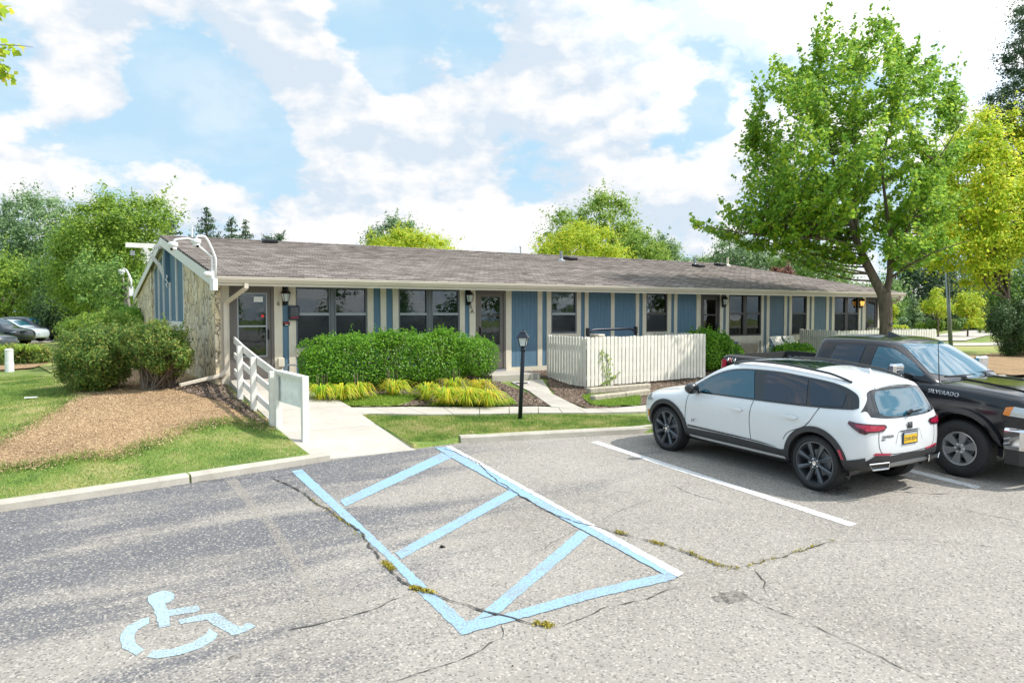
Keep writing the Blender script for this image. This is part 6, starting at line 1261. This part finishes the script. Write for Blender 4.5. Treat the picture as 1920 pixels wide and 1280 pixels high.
tree('broadleaf_tree', 'yellow-green tree in front of the tall one above the roof', [(1005, 505), (1012, 470), (1040, 435), (1080, 418), (1120, 428), (1150, 440), (1180, 475), (1185, 510)], 52, 'tree_yellow', 150, 12000, .19, .75, trunk=1090, trunk_r=.2, group=RG)
tree('broadleaf_tree', 'fresh green rounded tree right of the yellow one above the roof', [(1150, 510), (1165, 460), (1195, 438), (1225, 445), (1250, 470), (1255, 515)], 56, 'tree_bright', 110, 8000, .2, .8, trunk=1205, trunk_r=.2, group=RG)
tree('broadleaf_tree', 'dark narrow tree at the right of the group above the roof', [(1215, 515), (1225, 450), (1245, 443), (1265, 465), (1275, 515)], 72, 'tree_blue', 70, 5000, .26, .9, trunk=1245, trunk_r=.2, group=RG)
tree('broadleaf_tree', 'low green treetops left of the roof pipes', [(1275, 520), (1285, 488), (1320, 480), (1345, 495), (1350, 525)], 84, 'tree_mid', 50, 3600, .3, .9, trunk=1310, trunk_r=.2, group=RG)
tree('broadleaf_tree', 'grey-green tree under the low left limb of the maple', [(1335, 520), (1335, 460), (1360, 445), (1400, 450), (1440, 470), (1470, 500), (1480, 530)], 60, 'tree_blue', 130, 8500, .24, .9, trunk=1400, trunk_r=.22, group=RG)
tree('broadleaf_tree', 'soft green tree behind the right slope of the roof', [(1450, 545), (1460, 490), (1500, 465), (1550, 460), (1580, 490), (1597, 525), (1590, 560)], 52, 'tree_mid', 150, 11000, .2, .8, trunk=1530, trunk_r=.22, group=RG)
tree('redbud_tree', 'small reddish treetop peeping over the roof below the maple', [(1445, 515), (1455, 502), (1475, 500), (1490, 510), (1488, 520)], 44, 'redleaf', 14, 900, .16, .3, trunk=1468, trunk_r=.06)
# ---- background trees, right
WG = 'dark trees beyond the right hand road'
for i, (poly, D, mt, lab, tx) in enumerate([([(1670, 620), (1672, 520), (1690, 480), (1730, 470), (1770, 480), (1790, 530), (1790, 620)], 90, 'conifer', 'dark tree right behind the maple trunk beyond the road', 1730),
    ([(1770, 620), (1775, 520), (1800, 490), (1850, 495), (1880, 540), (1880, 620)], 96, 'tree_blue', 'dark blue-green tree behind the young yellow trees', 1825), ([(1850, 610), (1860, 500), (1900, 470), (1950, 470), (1990, 520), (1990, 610)], 88, 'tree_mid', 'green tree at the right edge above the round dark bush', 1925), ([(1560, 600), (1570, 560), (1600, 545), (1640, 540), (1680, 540), (1690, 600)], 84, 'tree_mid', 'distant green tree hidden behind the roof end', 1640)]):
    tree('broadleaf_tree', lab, poly, D, mt, 190, 11000, .42, 1.7, trunk=tx, trunk_r=.4, group=WG)
conifer('blue-green young spruce between the maple trunk and the grey pole', 1712, 553, 615, 66, 66, None, 'tree_blue', nb=18)
YG = 'young trees by the road'
tree('young_tree', 'open young yellow-green tree left of the grey pole', [(1727, 575), (1745, 560), (1750, 540), (1760, 535), (1772, 560), (1782, 575), (1775, 590), (1758, 592), (1740, 585)], 62, 'tree_yellow', 50, 3000, .2, .45, trunk=1760, trunk_r=.07, group=YG, up=.3)
tree('young_tree', 'round bright yellow young tree right of the grey pole', [(1792, 580), (1798, 555), (1815, 545), (1832, 548), (1845, 570), (1835, 590), (1815, 598)], 64, 'tree_yellow', 60, 4200, .2, .5, trunk=1815, trunk_r=.07, group=YG)
tree('young_tree', 'small yellow-green shrub tree beside the maple trunk at the roof end', [(1668, 600), (1668, 575), (1676, 570), (1680, 585), (1676, 600)], 42, 'tree_yellow', 12, 800, .13, .25, trunk=1671, trunk_r=.03, group=YG)
for k, (px, yt) in enumerate([(1838, 575), (1848, 562), (1853, 568), (1864, 560)]): conifer(['leftmost slim arborvitae of four by the road', 'second slim arborvitae from the left by the road', 'third slim arborvitae from the left by the road', 'tallest right slim arborvitae of four by the road'][k], px, yt, 610, 74, 10, 'slim arborvitae row', 'tree_bright', nb=20, name='arborvitae', leafn=10)
def px_bush(name, label, poly, D, mat, ncl, nl, size, rad, group=None, depth=None, stems=0, sprigs=0):
    C = crown(poly, D, ncl, depth, .4); b = C.mean(0); t = thing(name, label, 'bush', (float(b[0]), float(b[1]), float(T(b[0], b[1]))), group); idx = np.repeat(np.arange(ncl), nl//ncl); n = len(idx)
    off = unit(RNG.normal(size=(n, 3)))*RNG.uniform(.15, 1, (n, 1))**.6; P = C[idx]+off*rad; g = T(P[:, 0], P[:, 1]); P[:, 2] = np.maximum(P[:, 2], g+.03); leaves('foliage', P, off*.8+np.array([0, 0, .5])+RNG.normal(size=(n, 3))*.4+unit(C[idx]-b)*.5, size, M[mat], t)
    if sprigs:
        top = C[C[:, 2] > np.quantile(C[:, 2], .45)]; s0 = top[RNG.integers(0, len(top), sprigs)]+RNG.normal(size=(sprigs, 3))*rad*.5; dv = unit(unit(s0-b)*.8+np.array([0, 0, 1])+RNG.normal(size=(sprigs, 3))*.35)*RNG.uniform(.7, 1.5, (sprigs, 1))*rad; q = np.repeat(s0, 14, 0)+np.repeat(dv, 14, 0)*RNG.uniform(0, 1, (sprigs*14, 1)); q += RNG.normal(size=q.shape)*size*.45; leaves('sprigs', q, RNG.normal(size=q.shape)+np.array([0, 0, .6]), size, M[mat], t)
    mm = MB()
    for i in range(stems):
        e = C[RNG.integers(len(C))]; r = Vector((b[0]+random.uniform(-.3, .3), b[1]+random.uniform(-.2, .2), 0)); r.z = float(T(r.x, r.y))-.05; mm.tube(branch_path(r, e, -.04, 4, .06), [.022, .018, .014, .009, .004], 5, cap=False)
    if stems: mm.build('stems', M['twig'], t)
    return t
px_bush('round_bush', 'big round dark green bush at the right edge on the mulch', [(1856, 610), (1862, 575), (1890, 566), (1930, 565), (1975, 580), (1990, 620), (1975, 660), (1900, 668), (1875, 650)], 34, 'dark_bush', 240, 26000, .085, .30, stems=14)
px_bush('hedge_line', 'yellow flower hedge just right of the maple trunk', [(1668, 618), (1672, 611), (1690, 612), (1700, 614), (1700, 619)], 46, 'tree_yellow', 16, 1400, .12, .2)
for k, (px, py, w_, lab, mt) in enumerate([(1727, 612, 11, 'small round bush left of the grey pole by the road', 'tree_bright'), (1742, 607, 10, 'taller small bush behind the left roadside bush', 'tree_mid'), (1761, 611, 13, 'small rounded bush beside the grey pole', 'tree_bright'), (1788, 606, 11, 'brownish small bush right of the grey pole', 'bush'), (1802, 606, 13, 'dark small bush below the yellow young tree', 'tree_mid'), (1828, 605, 20, 'wide yellow-green bed of shrubs right of the young trees', 'tree_yellow'), (1696, 606, 20, 'grey-green mounded bush right of the maple trunk', 'tree_blue')]):
    px_bush('roadside_bush', lab, [(px-w_, py+7), (px-w_*.8, py-4), (px, py-8), (px+w_*.8, py-4), (px+w_, py+7)], 63, mt, 16, 1100, .17, .3, 'roadside bushes')
# pine at the top right
pt_ = tree('pine_tree', 'tall dark pine leaning in at the upper right edge', [(1852, 250), (1850, 190), (1865, 160), (1890, 140), (1880, 110), (1895, 80), (1905, 20), (1925, 5), (1990, 60), (2010, 300), (1990, 480), (1925, 480), (1900, 400), (1905, 300), (1880, 250)], 38, 'conifer', 200, 25500, 0.152, .7, trunk=1950, trunk_r=.25, up=.3)
# overhanging leaves top left
tl = thing('maple_branch', 'yellow-green maple twigs hanging in at the upper left corner', 'branch', tuple(at_d(-60, 90, 9))); mm = MB(); LP = []; LN = []
for a, b, n in (((-80, 20), (15, 25), 26), ((-80, 110), (28, 95), 40), ((-70, 100), (25, 150), 44), ((-90, 70), (10, 135), 30), ((-60, 90), (62, 89), 0)):
    P = branch_path(at_d(*a, 9), at_d(*b, 9.1), -.04, 5, .02); mm.tube(P, [.012, .010, .008, .006, .004, .002], 5); Pn = np.array([p[:] for p in P]); s = RNG.uniform(2.2, 4.99, n); i0 = s.astype(int); q = Pn[i0]+(Pn[i0+1]-Pn[i0])*(s-i0)[:, None]; o = RNG.normal(size=(n, 3))*.06; LP.append(q+o); LN.append(o+RNG.normal(size=(n, 3))*.1+np.array([0, -.05, .05]))
q0 = at_d(-80, 90, 9); mm.tube(branch_path(at_d(-900, -150, 9), q0, -.05, 6, .03), [.06, .05, .04, .03, .02, .016, .012], 7)
for a in ((-80, 20), (-80, 110), (-70, 100), (-90, 70)): mm.tube([q0, at_d(*a, 9)], [.013, .012], 5)
r9 = at_d(-900, -150, 9); mm.tube([Vector((r9.x-.3, r9.y-.1, float(T(r9.x, r9.y))-.2)), Vector((r9.x-.2, r9.y, 2.0)), r9, r9+Vector((.1, .1, 3))], [.2, .16, .12, .04], 10)
mm.build('twigs', M['bark'], tl); leaves('leaves', np.vstack(LP), np.vstack(LN), .10, M['tree_yellow'], tl, aspect=.85)
# ---- shrubs against the building
def W(px, py, y): return at_y(px, py, y)
l, r_ = W(566, 650, 16.2), W(922, 650, 16.2); zt = W(760, 626, 16.0).z
hull_bush('clipped_hedge', 'long clipped bright green hedge under the windows left of door 6A', [((l.x*.5+r_.x*.5-.3, 16.25, 1.53), ((r_.x-l.x)/2-.35, .56, zt-1.53), 5), ((r_.x-.62, 16.2, 1.50), (.66, .58, .48), 3), ((l.x+.45, 16.25, 1.42), (.52, .5, .44), 3), ((6.7, 16.1, zt-.14), (.35, .4, .20), 2.2), ((8.15, 16.2, zt-.12), (.28, .4, .20), 2.2)], 62000, .046, 'hedge', stems=120, rough=.16, hollow=.5, cat='hedge')
hull_bush('round_bush', 'rounded green bush just right of the cream patio fence', [((17.15, 16.2, 1.45), (.75, .7, .62), 2.4), ((17.9, 16.1, 1.2), (.6, .6, .5), 2.2)], 15000, .07, 'hedge', stems=10, group='patio bushes')
hull_bush('round_bush', 'small green bush left of the pickup cab', [((19.6, 14.9, 1.15), (.85, .5, .5), 2.3)], 7000, .07, 'hedge', stems=6, group='patio bushes')
LB = 'wild bushes beside the stone gable'
px_bush('wild_bush', 'large shaggy green bush with bare brown stems left of the ramp', [(112, 690), (108, 660), (118, 634), (160, 622), (215, 620), (250, 622), (262, 645), (240, 700), (190, 735), (150, 735), (125, 715)], 17.0, 'bush', 210, 26000, .055, .21, LB, 1.1, 90, 260)
px_bush('wild_bush', 'looser bush with open twiggy centre against the stone wall', [(225, 655), (232, 624), (270, 613), (310, 611), (340, 624), (354, 648), (355, 680), (325, 705), (290, 700), (262, 690), (235, 668)], 16.4, 'bush', 130, 14000, .055, .17, LB, .9, 130, 170)
px_bush('wild_bush', 'bright bush behind the shaggy one below the pale tree stems', [(118, 620), (118, 606), (150, 598), (190, 592), (200, 586), (225, 588), (258, 598), (258, 622)], 24, 'tree_bright', 110, 11000, .08, .25, LB, 1.1, 10)
px_bush('wild_bush', 'dark green shrub at the foot of the pale tree stems', [(215, 610), (220, 590), (240, 580), (262, 585), (262, 612)], 29, 'hedge', 50, 4500, .10, .3, LB, 1.0)
px_bush('low_hedge', 'low clipped hedge with yellow-green top behind the white pedestal', [(-60, 690), (-60, 658), (0, 653), (60, 651), (90, 653), (97, 660), (92, 672), (70, 684), (0, 694)], 27, 'bush', 200, 22000, .085, .22, None, .9, 60)
px_bush('low_hedge', 'bright yellow-green clipped top growth of the low left hedge', [(-60, 657), (0, 651), (60, 649), (92, 651), (92, 655), (0, 657), (-60, 663)], 26.7, 'tree_bright', 80, 5000, .07, .10, None, .9)
# daylilies
def daylily(px, py, rad, n, label, h=.35):
    c = hit(px, py+13); t = thing('daylily_clump', label, 'plant', tuple(c), 'yellowing daylily clumps in the bed'); V = []; Fq = []
    for i in range(n):
        A = RNG.uniform(0, 6.283); r0 = rad*.25*RNG.uniform(0, 1); L_ = h*RNG.uniform(.7, 1.35); sp0 = rad*RNG.uniform(.5, 1.25); w_ = RNG.uniform(.008, .014); p = np.array([c.x+math.cos(A)*r0, c.y+math.sin(A)*r0]); dv = np.array([math.cos(A), math.sin(A)]); nv = np.array([-dv[1], dv[0]]); b = len(V)
        for k in range(6):
            s = k/5; xy = p+dv*sp0*1.25*(s**1.25); z = L_*(math.sin(s*2.5)*.95)-.06*s; ww = w_*(1-s**3*.9); g = float(c.z)
            V.append((*(xy-nv*ww), g+max(z, .015))); V.append((*(xy+nv*ww), g+max(z, .015)+.003))
            if k: Fq.append((b+2*k-2, b+2*k-1, b+2*k+1, b+2*k))
    np_mesh('blades', V, Fq, M['lily'], t)
    if RNG.uniform() < .6:
        mm = MB()
        for i in range(5): a = c+Vector((RNG.uniform(-.1, .1), RNG.uniform(-.1, .1), 0)); mm.tube([a, a+Vector((RNG.uniform(-.05, .05), RNG.uniform(-.05, .05), .6))], .004, 4)
        mm.build('dry_stalks', M['twig'], t)
for a in [(q_[0], q_[1], q_[2]*.8, q_[3], q_[4]) for q_ in [(602, 742, .36, 190, 'golden daylily clump at the ramp corner'), (640, 742, .38, 200, 'yellow daylily clump second from the ramp'), (672, 738, .34, 170, 'golden daylily clump third from the ramp'), (738, 732, .40, 150, 'small sparse daylily clump alone in mid bed'), (800, 738, .36, 150, 'green-yellow daylily clump at the left of the big mass'), (835, 748, .44, 230, 'broad daylily clump below the hedge middle'), (875, 750, .46, 250, 'broad daylily clump left of the last one by the walk'), (915, 752, .42, 220, 'daylily clump nearest the porch step'), (850, 728, .40, 180, 'taller daylily clump close against the hedge foot'), (900, 730, .38, 170, 'daylily clump tucked below the hedge end')]]: daylily(*a)
# ---- clover patches, grass blades, chips, weeds in the cracks
CL = [pxs(p) for p in ([(612, 764), (625, 752), (680, 746), (740, 743), (790, 745), (770, 755), (740, 764)], [(800, 763), (840, 757), (900, 758), (960, 752), (968, 760), (940, 764)], [(1090, 745), (1130, 742), (1200, 740), (1200, 762), (1140, 764), (1110, 762)])]
for q in CL: drape('ground_cover', q, M['lawn'], dz=.04, res=.1, jag=.06)
def blades(name, polys, n, h, w_, mat, fn=T, avoid=(), label=None, dz=0, flat=.6):
    pts = []
    for p, k in zip(polys, n): pts.append(sample_poly([(v[0], v[1]) for v in p], k))
    P = np.vstack(pts)
    for a in avoid: P = P[~inside([(v[0], v[1]) for v in a], P)]
    P = P[~((P[:, 0] > RX0-.02) & (P[:, 0] < RX1+.02) & (P[:, 1] > RY0-.1) & (P[:, 1] < RY1))] if fn is T else P
    k = len(P); z = fn(P[:, 0], P[:, 1])+dz; A = RNG.uniform(0, 6.283, k); l = RNG.normal(size=(k, 2))*h*flat; hh = h*RNG.uniform(.5, 1.4, k); c, s = np.cos(A)*w_, np.sin(A)*w_
    V = np.stack([np.stack([P[:, 0]-c, P[:, 1]-s, z], 1), np.stack([P[:, 0]+c, P[:, 1]+s, z], 1), np.stack([P[:, 0]+l[:, 0], P[:, 1]+l[:, 1], z+hh], 1)], 1).reshape(-1, 3)
    o = np_mesh(name, V, np.arange(k*3).reshape(-1, 3), mat); return tag(o, label, None, kind='stuff')
def yl(x, d=.22): return float(yc(x))+d
lawnL = [(x, yl(x)) for x in np.linspace(-2.5, 3.36, 12)]+[(3.3, 16.2), (-.5, 26), (-4, 26)]
lawnR = [(5.12, 11.5), (5.95, 11.45)]+[(x, yl(x)) for x in np.linspace(6.2, 11.0, 10)]+[(v.x, v.y) for v in SW_N[:-2][::-1]]+[(5.12, 14.2)]
blades('grass', [lawnL, lawnR], [90000, 42000], .038, .0065, M['blade'], avoid=[MULCH, DM1], label='short sunlit grass on both sides of the ramp', dz=-.005)
blades('clover', CL, [5000, 3000, 5000], .05, .010, M['tree_bright'], label='low green ground cover in the planting bed', dz=.04)
def chips(name, poly, n, s, mat, label, dz):
    P2 = sample_poly([(v[0], v[1]) for v in poly], n); z = T(P2[:, 0], P2[:, 1])+dz; P = np.column_stack([P2, z]); o = leaves(name, P, RNG.normal(size=(n, 3))*.35+np.array([0, 0, 1]), s, mat, aspect=.35, jit=.6, fold=0); return tag(o, label, None, kind='stuff')
chips('mulch_chips', MULCH, 80000, .024, M['chips'], 'loose tan wood chips on the mound left of the ramp', .042)
def spill(name, poly, n, s, mat, label, mode):
    B_ = np.array([(v[0], v[1]) for v in poly]); i = RNG.integers(0, len(B_), n); t = RNG.uniform(0, 1, (n, 1)); P2 = B_[i]*(1-t)+B_[(i+1) % len(B_)]*t+RNG.normal(size=(n, 2))*.13
    P2 = P2[(P2[:, 1] > yc(P2[:, 0])+.25) & ~((P2[:, 0] > RX0-.05) & (P2[:, 1] < 17.3))]; k = len(P2); z = T(P2[:, 0], P2[:, 1])
    if mode == 'chip': return tag(leaves(name, np.column_stack([P2, z+.036]), RNG.normal(size=(k, 3))*.4+np.array([0, 0, 1]), s, mat, aspect=.35, jit=.6, fold=0), label, None, kind='stuff')
    A = RNG.uniform(0, 6.283, k); l = RNG.normal(size=(k, 2))*.035; c_, s_2 = np.cos(A)*.006, np.sin(A)*.006; V = np.stack([np.stack([P2[:, 0]-c_, P2[:, 1]-s_2, z], 1), np.stack([P2[:, 0]+c_, P2[:, 1]+s_2, z], 1), np.stack([P2[:, 0]+l[:, 0], P2[:, 1]+l[:, 1], z+.05+RNG.uniform(0, .06, k)], 1)], 1).reshape(-1, 3)
    return tag(np_mesh(name, V, np.arange(k*3).reshape(-1, 3), mat), label, None, kind='stuff')
spill('mulch_chips', MULCH, 9000, .032, M['chips'], 'wood chips spilling over the lawn edge', 'chip'); spill('grass', MULCH, 9000, 0, M['blade'], 'longer grass growing into the mulch edge', 'grass')
chips('soil_chips', DM1, 4000, .05, M['dark_chips'], 'dark loose bark beside the ramp edge', .055)
chips('bark_chips', BED, 12000, .05, M['dark_chips'], 'dark bark pieces in the planting bed', .035)
chips('bark_chips', BED2, 14000, .05, M['dark_chips'], 'dark bark pieces around the patio fence', .032)
V = []; 
for L_, i0, i1, n in ((CR[0], .25, .55, 90), (CR[0], .665, .70, 260), (CR[0], .775, .81, 300), (CR[0], .97, 1, 160), (CR[1], .78, .80, 90), (CR[1], .85, .87, 110), (CR[1], .9, 1, 160), (CR[5], 0, 1, 90)):
    for k in range(n): p = L_[min(len(L_)-1, int((i0+(i1-i0)*random.random())*(len(L_)-1)))]; V.append((p.x+random.gauss(0, .018), p.y+random.gauss(0, .018), float(lotz(p.x, p.y))+.008+random.random()*.02))
V = np.array(V); tag(leaves('crack_weeds', V, RNG.normal(size=(len(V), 3)), .022, M['weed']), 'small yellow-green weeds growing in the asphalt cracks', None, kind='stuff')
# climbing weed on the fence
v0 = at_y(1130, 724, 15.0); t = thing('climbing_weed', 'thin yellow-green vine climbing the front of the patio fence', 'plant', tuple(v0)); mm = MB(); LP = []
for pts in ([(1138, 724), (1134, 700), (1130, 680), (1127, 655)], [(1138, 724), (1142, 700), (1140, 680), (1137, 660)], [(1140, 715), (1150, 708), (1158, 700)], [(1130, 724), (1129, 718)]):
    P = []
    for a, b in pts:
        f = (a-1099)/(1322-1099); fx, fy = c1[0]+(c2[0]-c1[0])*f, c1[1]+(c2[1]-c1[1])*f; d = ray(a, b); tt = (fy-.05)/d[1]; P.append(Vector((d[0]*tt, fy-.06, CZ+d[2]*tt)))
    mm.tube(P, .005, 4)
    for q0, q1 in zip(P[:-1], P[1:]):
        for k in range(16): LP.append(np.array(q0.lerp(q1, random.random())[:])+RNG.normal(size=3)*np.array([.05, .015, .03]))
mm.build('stem', M['twig'], t); LP = np.array(LP); leaves('leaves', LP, np.array([0, -1, .4])+RNG.normal(size=LP.shape)*.4, .06, M['tree_bright'], t)
# the wooded far side of the car park, behind the viewer, as the windows and paintwork see it
C = np.column_stack([np.linspace(-60, 80, 130)+RNG.normal(size=130), -42+RNG.normal(size=130)*3, RNG.uniform(1, 14, 130)]); idx = np.repeat(np.arange(130), 420); off = unit(RNG.normal(size=(len(idx), 3))); tag(leaves('far_wood', C[idx]+off*2.2*RNG.uniform(.3, 1, (len(idx), 1)), off+np.array([0, 0, .5]), .42, M['tree_mid']), 'wood on the far side of the car park', None, kind='stuff')
# ================================================================ SKY, SUN, CAMERA
w = bpy.data.worlds.new('World'); SC.world = w; w.use_nodes = True; nt = w.node_tree; bg = nt.nodes['Background']
SUN_EL = math.radians(52); SD = Vector((.81, -.59, 0)).normalized()
sky = nt.nodes.new('ShaderNodeTexSky'); sky.sky_type = 'NISHITA'; sky.sun_disc = False; sky.sun_elevation = SUN_EL; sky.sun_rotation = math.atan2(SD.x, SD.y); sky.air_density = 1.0; sky.dust_density = .6; sky.ozone_density = 1.5
def N(t, **k):
    n = nt.nodes.new(t)
    for a, b in k.items(): setattr(n, a, b)
    return n
tc = N('ShaderNodeTexCoord'); sep = N('ShaderNodeSeparateXYZ'); nt.links.new(tc.outputs['Generated'], sep.inputs[0])
def mth(op, a, b=0, cl=False):
    m = N('ShaderNodeMath', operation=op, use_clamp=cl)
    for i, v in ((0, a), (1, b)):
        if hasattr(v, 'is_output'): nt.links.new(v, m.inputs[i])
        else: m.inputs[i].default_value = v
    return m.outputs[0]
# flatten the dome so that clouds lie in layers
zz = mth('ADD', mth('MAXIMUM', sep.outputs[2], 0), .32); cx = mth('DIVIDE', sep.outputs[0], zz); cy = mth('DIVIDE', sep.outputs[1], zz)
cmb = N('ShaderNodeCombineXYZ'); nt.links.new(cx, cmb.inputs[0]); nt.links.new(cy, cmb.inputs[1]); nt.links.new(mth('MULTIPLY', sep.outputs[2], 3.0), cmb.inputs[2])
def noise(scale, det, rough, dist=0, off=(0, 0, 0)):
    mp = N('ShaderNodeMapping'); mp.inputs['Location'].default_value = off; nt.links.new(cmb.outputs[0], mp.inputs[0])
    n = N('ShaderNodeTexNoise'); n.inputs['Scale'].default_value = scale; n.inputs['Detail'].default_value = det; n.inputs['Roughness'].default_value = rough; n.inputs['Distortion'].default_value = dist
    nt.links.new(mp.outputs[0], n.inputs['Vector']); return n.outputs['Fac']
def field(off, d1=9):
    mp = N('ShaderNodeMapping'); mp.inputs['Location'].default_value = off; mp.inputs['Scale'].default_value = (1, 1, 1.7); nt.links.new(tc.outputs['Generated'], mp.inputs[0])
    def nz(sc, d, r):
        n = N('ShaderNodeTexNoise'); n.inputs['Scale'].default_value = sc; n.inputs['Detail'].default_value = d; n.inputs['Roughness'].default_value = r; nt.links.new(mp.outputs[0], n.inputs['Vector']); return n.outputs['Fac']
    bil = mth('ABSOLUTE', mth('SUBTRACT', nz(11, 4, .5), .5))
    return mth('ADD', nz(5.6, d1, .6), mth('MULTIPLY', mth('SUBTRACT', bil, .07), .55))
base_ = field((3.3, 1.7, .4)); toward = field((3.325, 1.685, .45), 5); wisp = noise(2.2, 4, .5, 1.0, (7, 2, 1))
dens = base_
# patches of open blue and banks of cloud, by direction in the sky
def lobe(px, py, sig, amp):
    d = Vector(ray(px, py)).normalized(); vm = N('ShaderNodeVectorMath', operation='DOT_PRODUCT'); nt.links.new(tc.outputs['Generated'], vm.inputs[0]); vm.inputs[1].default_value = d
    e = mth('POWER', 2.71828, mth('MULTIPLY', mth('SUBTRACT', vm.outputs['Value'], 1), 1/(sig*sig)*.5*2)); return mth('MULTIPLY', e, amp)
west = N('ShaderNodeMapRange'); nt.links.new(sep.outputs[0], west.inputs[0]); west.inputs[1].default_value = -.2; west.inputs[2].default_value = -.75; west.inputs[3].default_value = 0; west.inputs[4].default_value = -.08; dens = mth('ADD', dens, west.outputs[0])
for a in [(400, 185, .050, -.22), (300, 110, .036, -.20), (500, 265, .045, -.20), (570, 320, .035, -.12), (330, 220, .05, -.16), (690, 110, .035, -.20), (730, 180, .025, -.16), (640, 30, .03, -.14), (45, 45, .03, -.14), (200, 280, .05, -.10), (60, 215, .045, -.12), (690, 300, .02, -.14), (860, 60, .04, -.06), (1330, 300, .05, -.05),
          (165, 165, .042, .20), (110, 80, .035, .16), (460, 60, .055, .20), (560, 130, .045, .18), (630, 220, .04, .18), (700, 270, .03, .16), (800, 170, .05, .14), (1000, 150, .12, .06), (1300, 150, .2, .06), (230, 15, .03, .12), (620, 340, .05, .12), (780, 350, .06, .12), (60, 320, .05, .10), (300, 385, .09, .12), (1700, 150, .25, .07), (950, 330, .12, .07), (880, 90, .03, -.10), (1090, 60, .04, -.08), (1000, 290, .03, -.09), (1260, 230, .04, -.08), (1130, 330, .03, -.06)]:
    dens = mth('ADD', dens, lobe(*a))
rp = N('ShaderNodeValToRGB'); nt.links.new(dens, rp.inputs[0]); rp.color_ramp.elements[0].position = .43; rp.color_ramp.elements[1].position = .56; rp.color_ramp.interpolation = 'EASE'
veil = N('ShaderNodeMapRange'); nt.links.new(wisp, veil.inputs[0]); veil.inputs[1].default_value = .35; veil.inputs[2].default_value = .7; veil.inputs[3].default_value = .05; veil.inputs[4].default_value = .45
mask = mth('MAXIMUM', rp.outputs[0], veil.outputs[0])
CLOUD = 8.1
rel = mth('ADD', mth('MULTIPLY', mth('SUBTRACT', base_, toward), 3.2), mth('MULTIPLY', mth('SUBTRACT', noise(1.6, 3, .5, .3, (4, 8, 2)), .5), 1.6))
shade = N('ShaderNodeValToRGB'); nt.links.new(mth('ADD', rel, .55), shade.inputs[0]); e = shade.color_ramp.elements; e[0].position = .25; e[0].color = (.70, .80, .91, 1); e[1].position = .74; e[1].color = (1, 1, 1, 1)
vdot = N('ShaderNodeVectorMath', operation='DOT_PRODUCT'); nt.links.new(tc.outputs['Generated'], vdot.inputs[0]); vdot.inputs[1].default_value = (SD.x*math.cos(SUN_EL), SD.y*math.cos(SUN_EL), math.sin(SUN_EL))
glow = N('ShaderNodeMapRange'); nt.links.new(vdot.outputs['Value'], glow.inputs[0]); glow.inputs[1].default_value = .25; glow.inputs[2].default_value = 1; glow.inputs[3].default_value = CLOUD; glow.inputs[4].default_value = CLOUD*2.6
vm = N('ShaderNodeVectorMath', operation='SCALE'); nt.links.new(shade.outputs[0], vm.inputs[0]); nt.links.new(glow.outputs[0], vm.inputs['Scale'])
sk = N('ShaderNodeMix', data_type='RGBA', blend_type='MULTIPLY'); sk.inputs[0].default_value = 1; nt.links.new(sky.outputs[0], sk.inputs[6]); sk.inputs[7].default_value = (1.25, 1.2, 1.12, 1)
blu = N('ShaderNodeMix', data_type='RGBA'); blu.inputs[0].default_value = .86; nt.links.new(sk.outputs[2], blu.inputs[6]); blu.inputs[7].default_value = (4.2, 6.5, 8.2, 1); sk = blu
mx = N('ShaderNodeMix', data_type='RGBA'); nt.links.new(mask, mx.inputs[0]); nt.links.new(sk.outputs[2], mx.inputs[6]); nt.links.new(vm.outputs[0], mx.inputs[7])
nt.links.new(mx.outputs[2], bg.inputs[0]); bg.inputs[1].default_value = .1; w.cycles.sampling_method = 'MANUAL'; w.cycles.sample_map_resolution = 512
sun = bpy.data.lights.new('sun', 'SUN'); sun.energy = 4.0; sun.angle = math.radians(.5); sun.color = (1, .955, .88)
so = bpy.data.objects.new('sun', sun); COL.objects.link(so); sdv = Vector((SD.x*math.cos(SUN_EL), SD.y*math.cos(SUN_EL), math.sin(SUN_EL))); so.rotation_euler = (-sdv).to_track_quat('-Z', 'Y').to_euler()
cam = bpy.data.cameras.new('camera'); co = bpy.data.objects.new('camera', cam); COL.objects.link(co); SC.camera = co
cam.sensor_width = 36; cam.lens = F/1920*36; cam.clip_end = 5000; cam.clip_start = .05
co.location = (0, 0, CZ); co.rotation_euler = (math.pi/2-TH, 0, -PSI)
SC.view_settings.view_transform = 'Standard'; SC.view_settings.look = 'None'; SC.view_settings.exposure = .34; SC.view_settings.gamma = 1
SC.cycles.max_bounces = 6; SC.cycles.transparent_max_bounces = 24
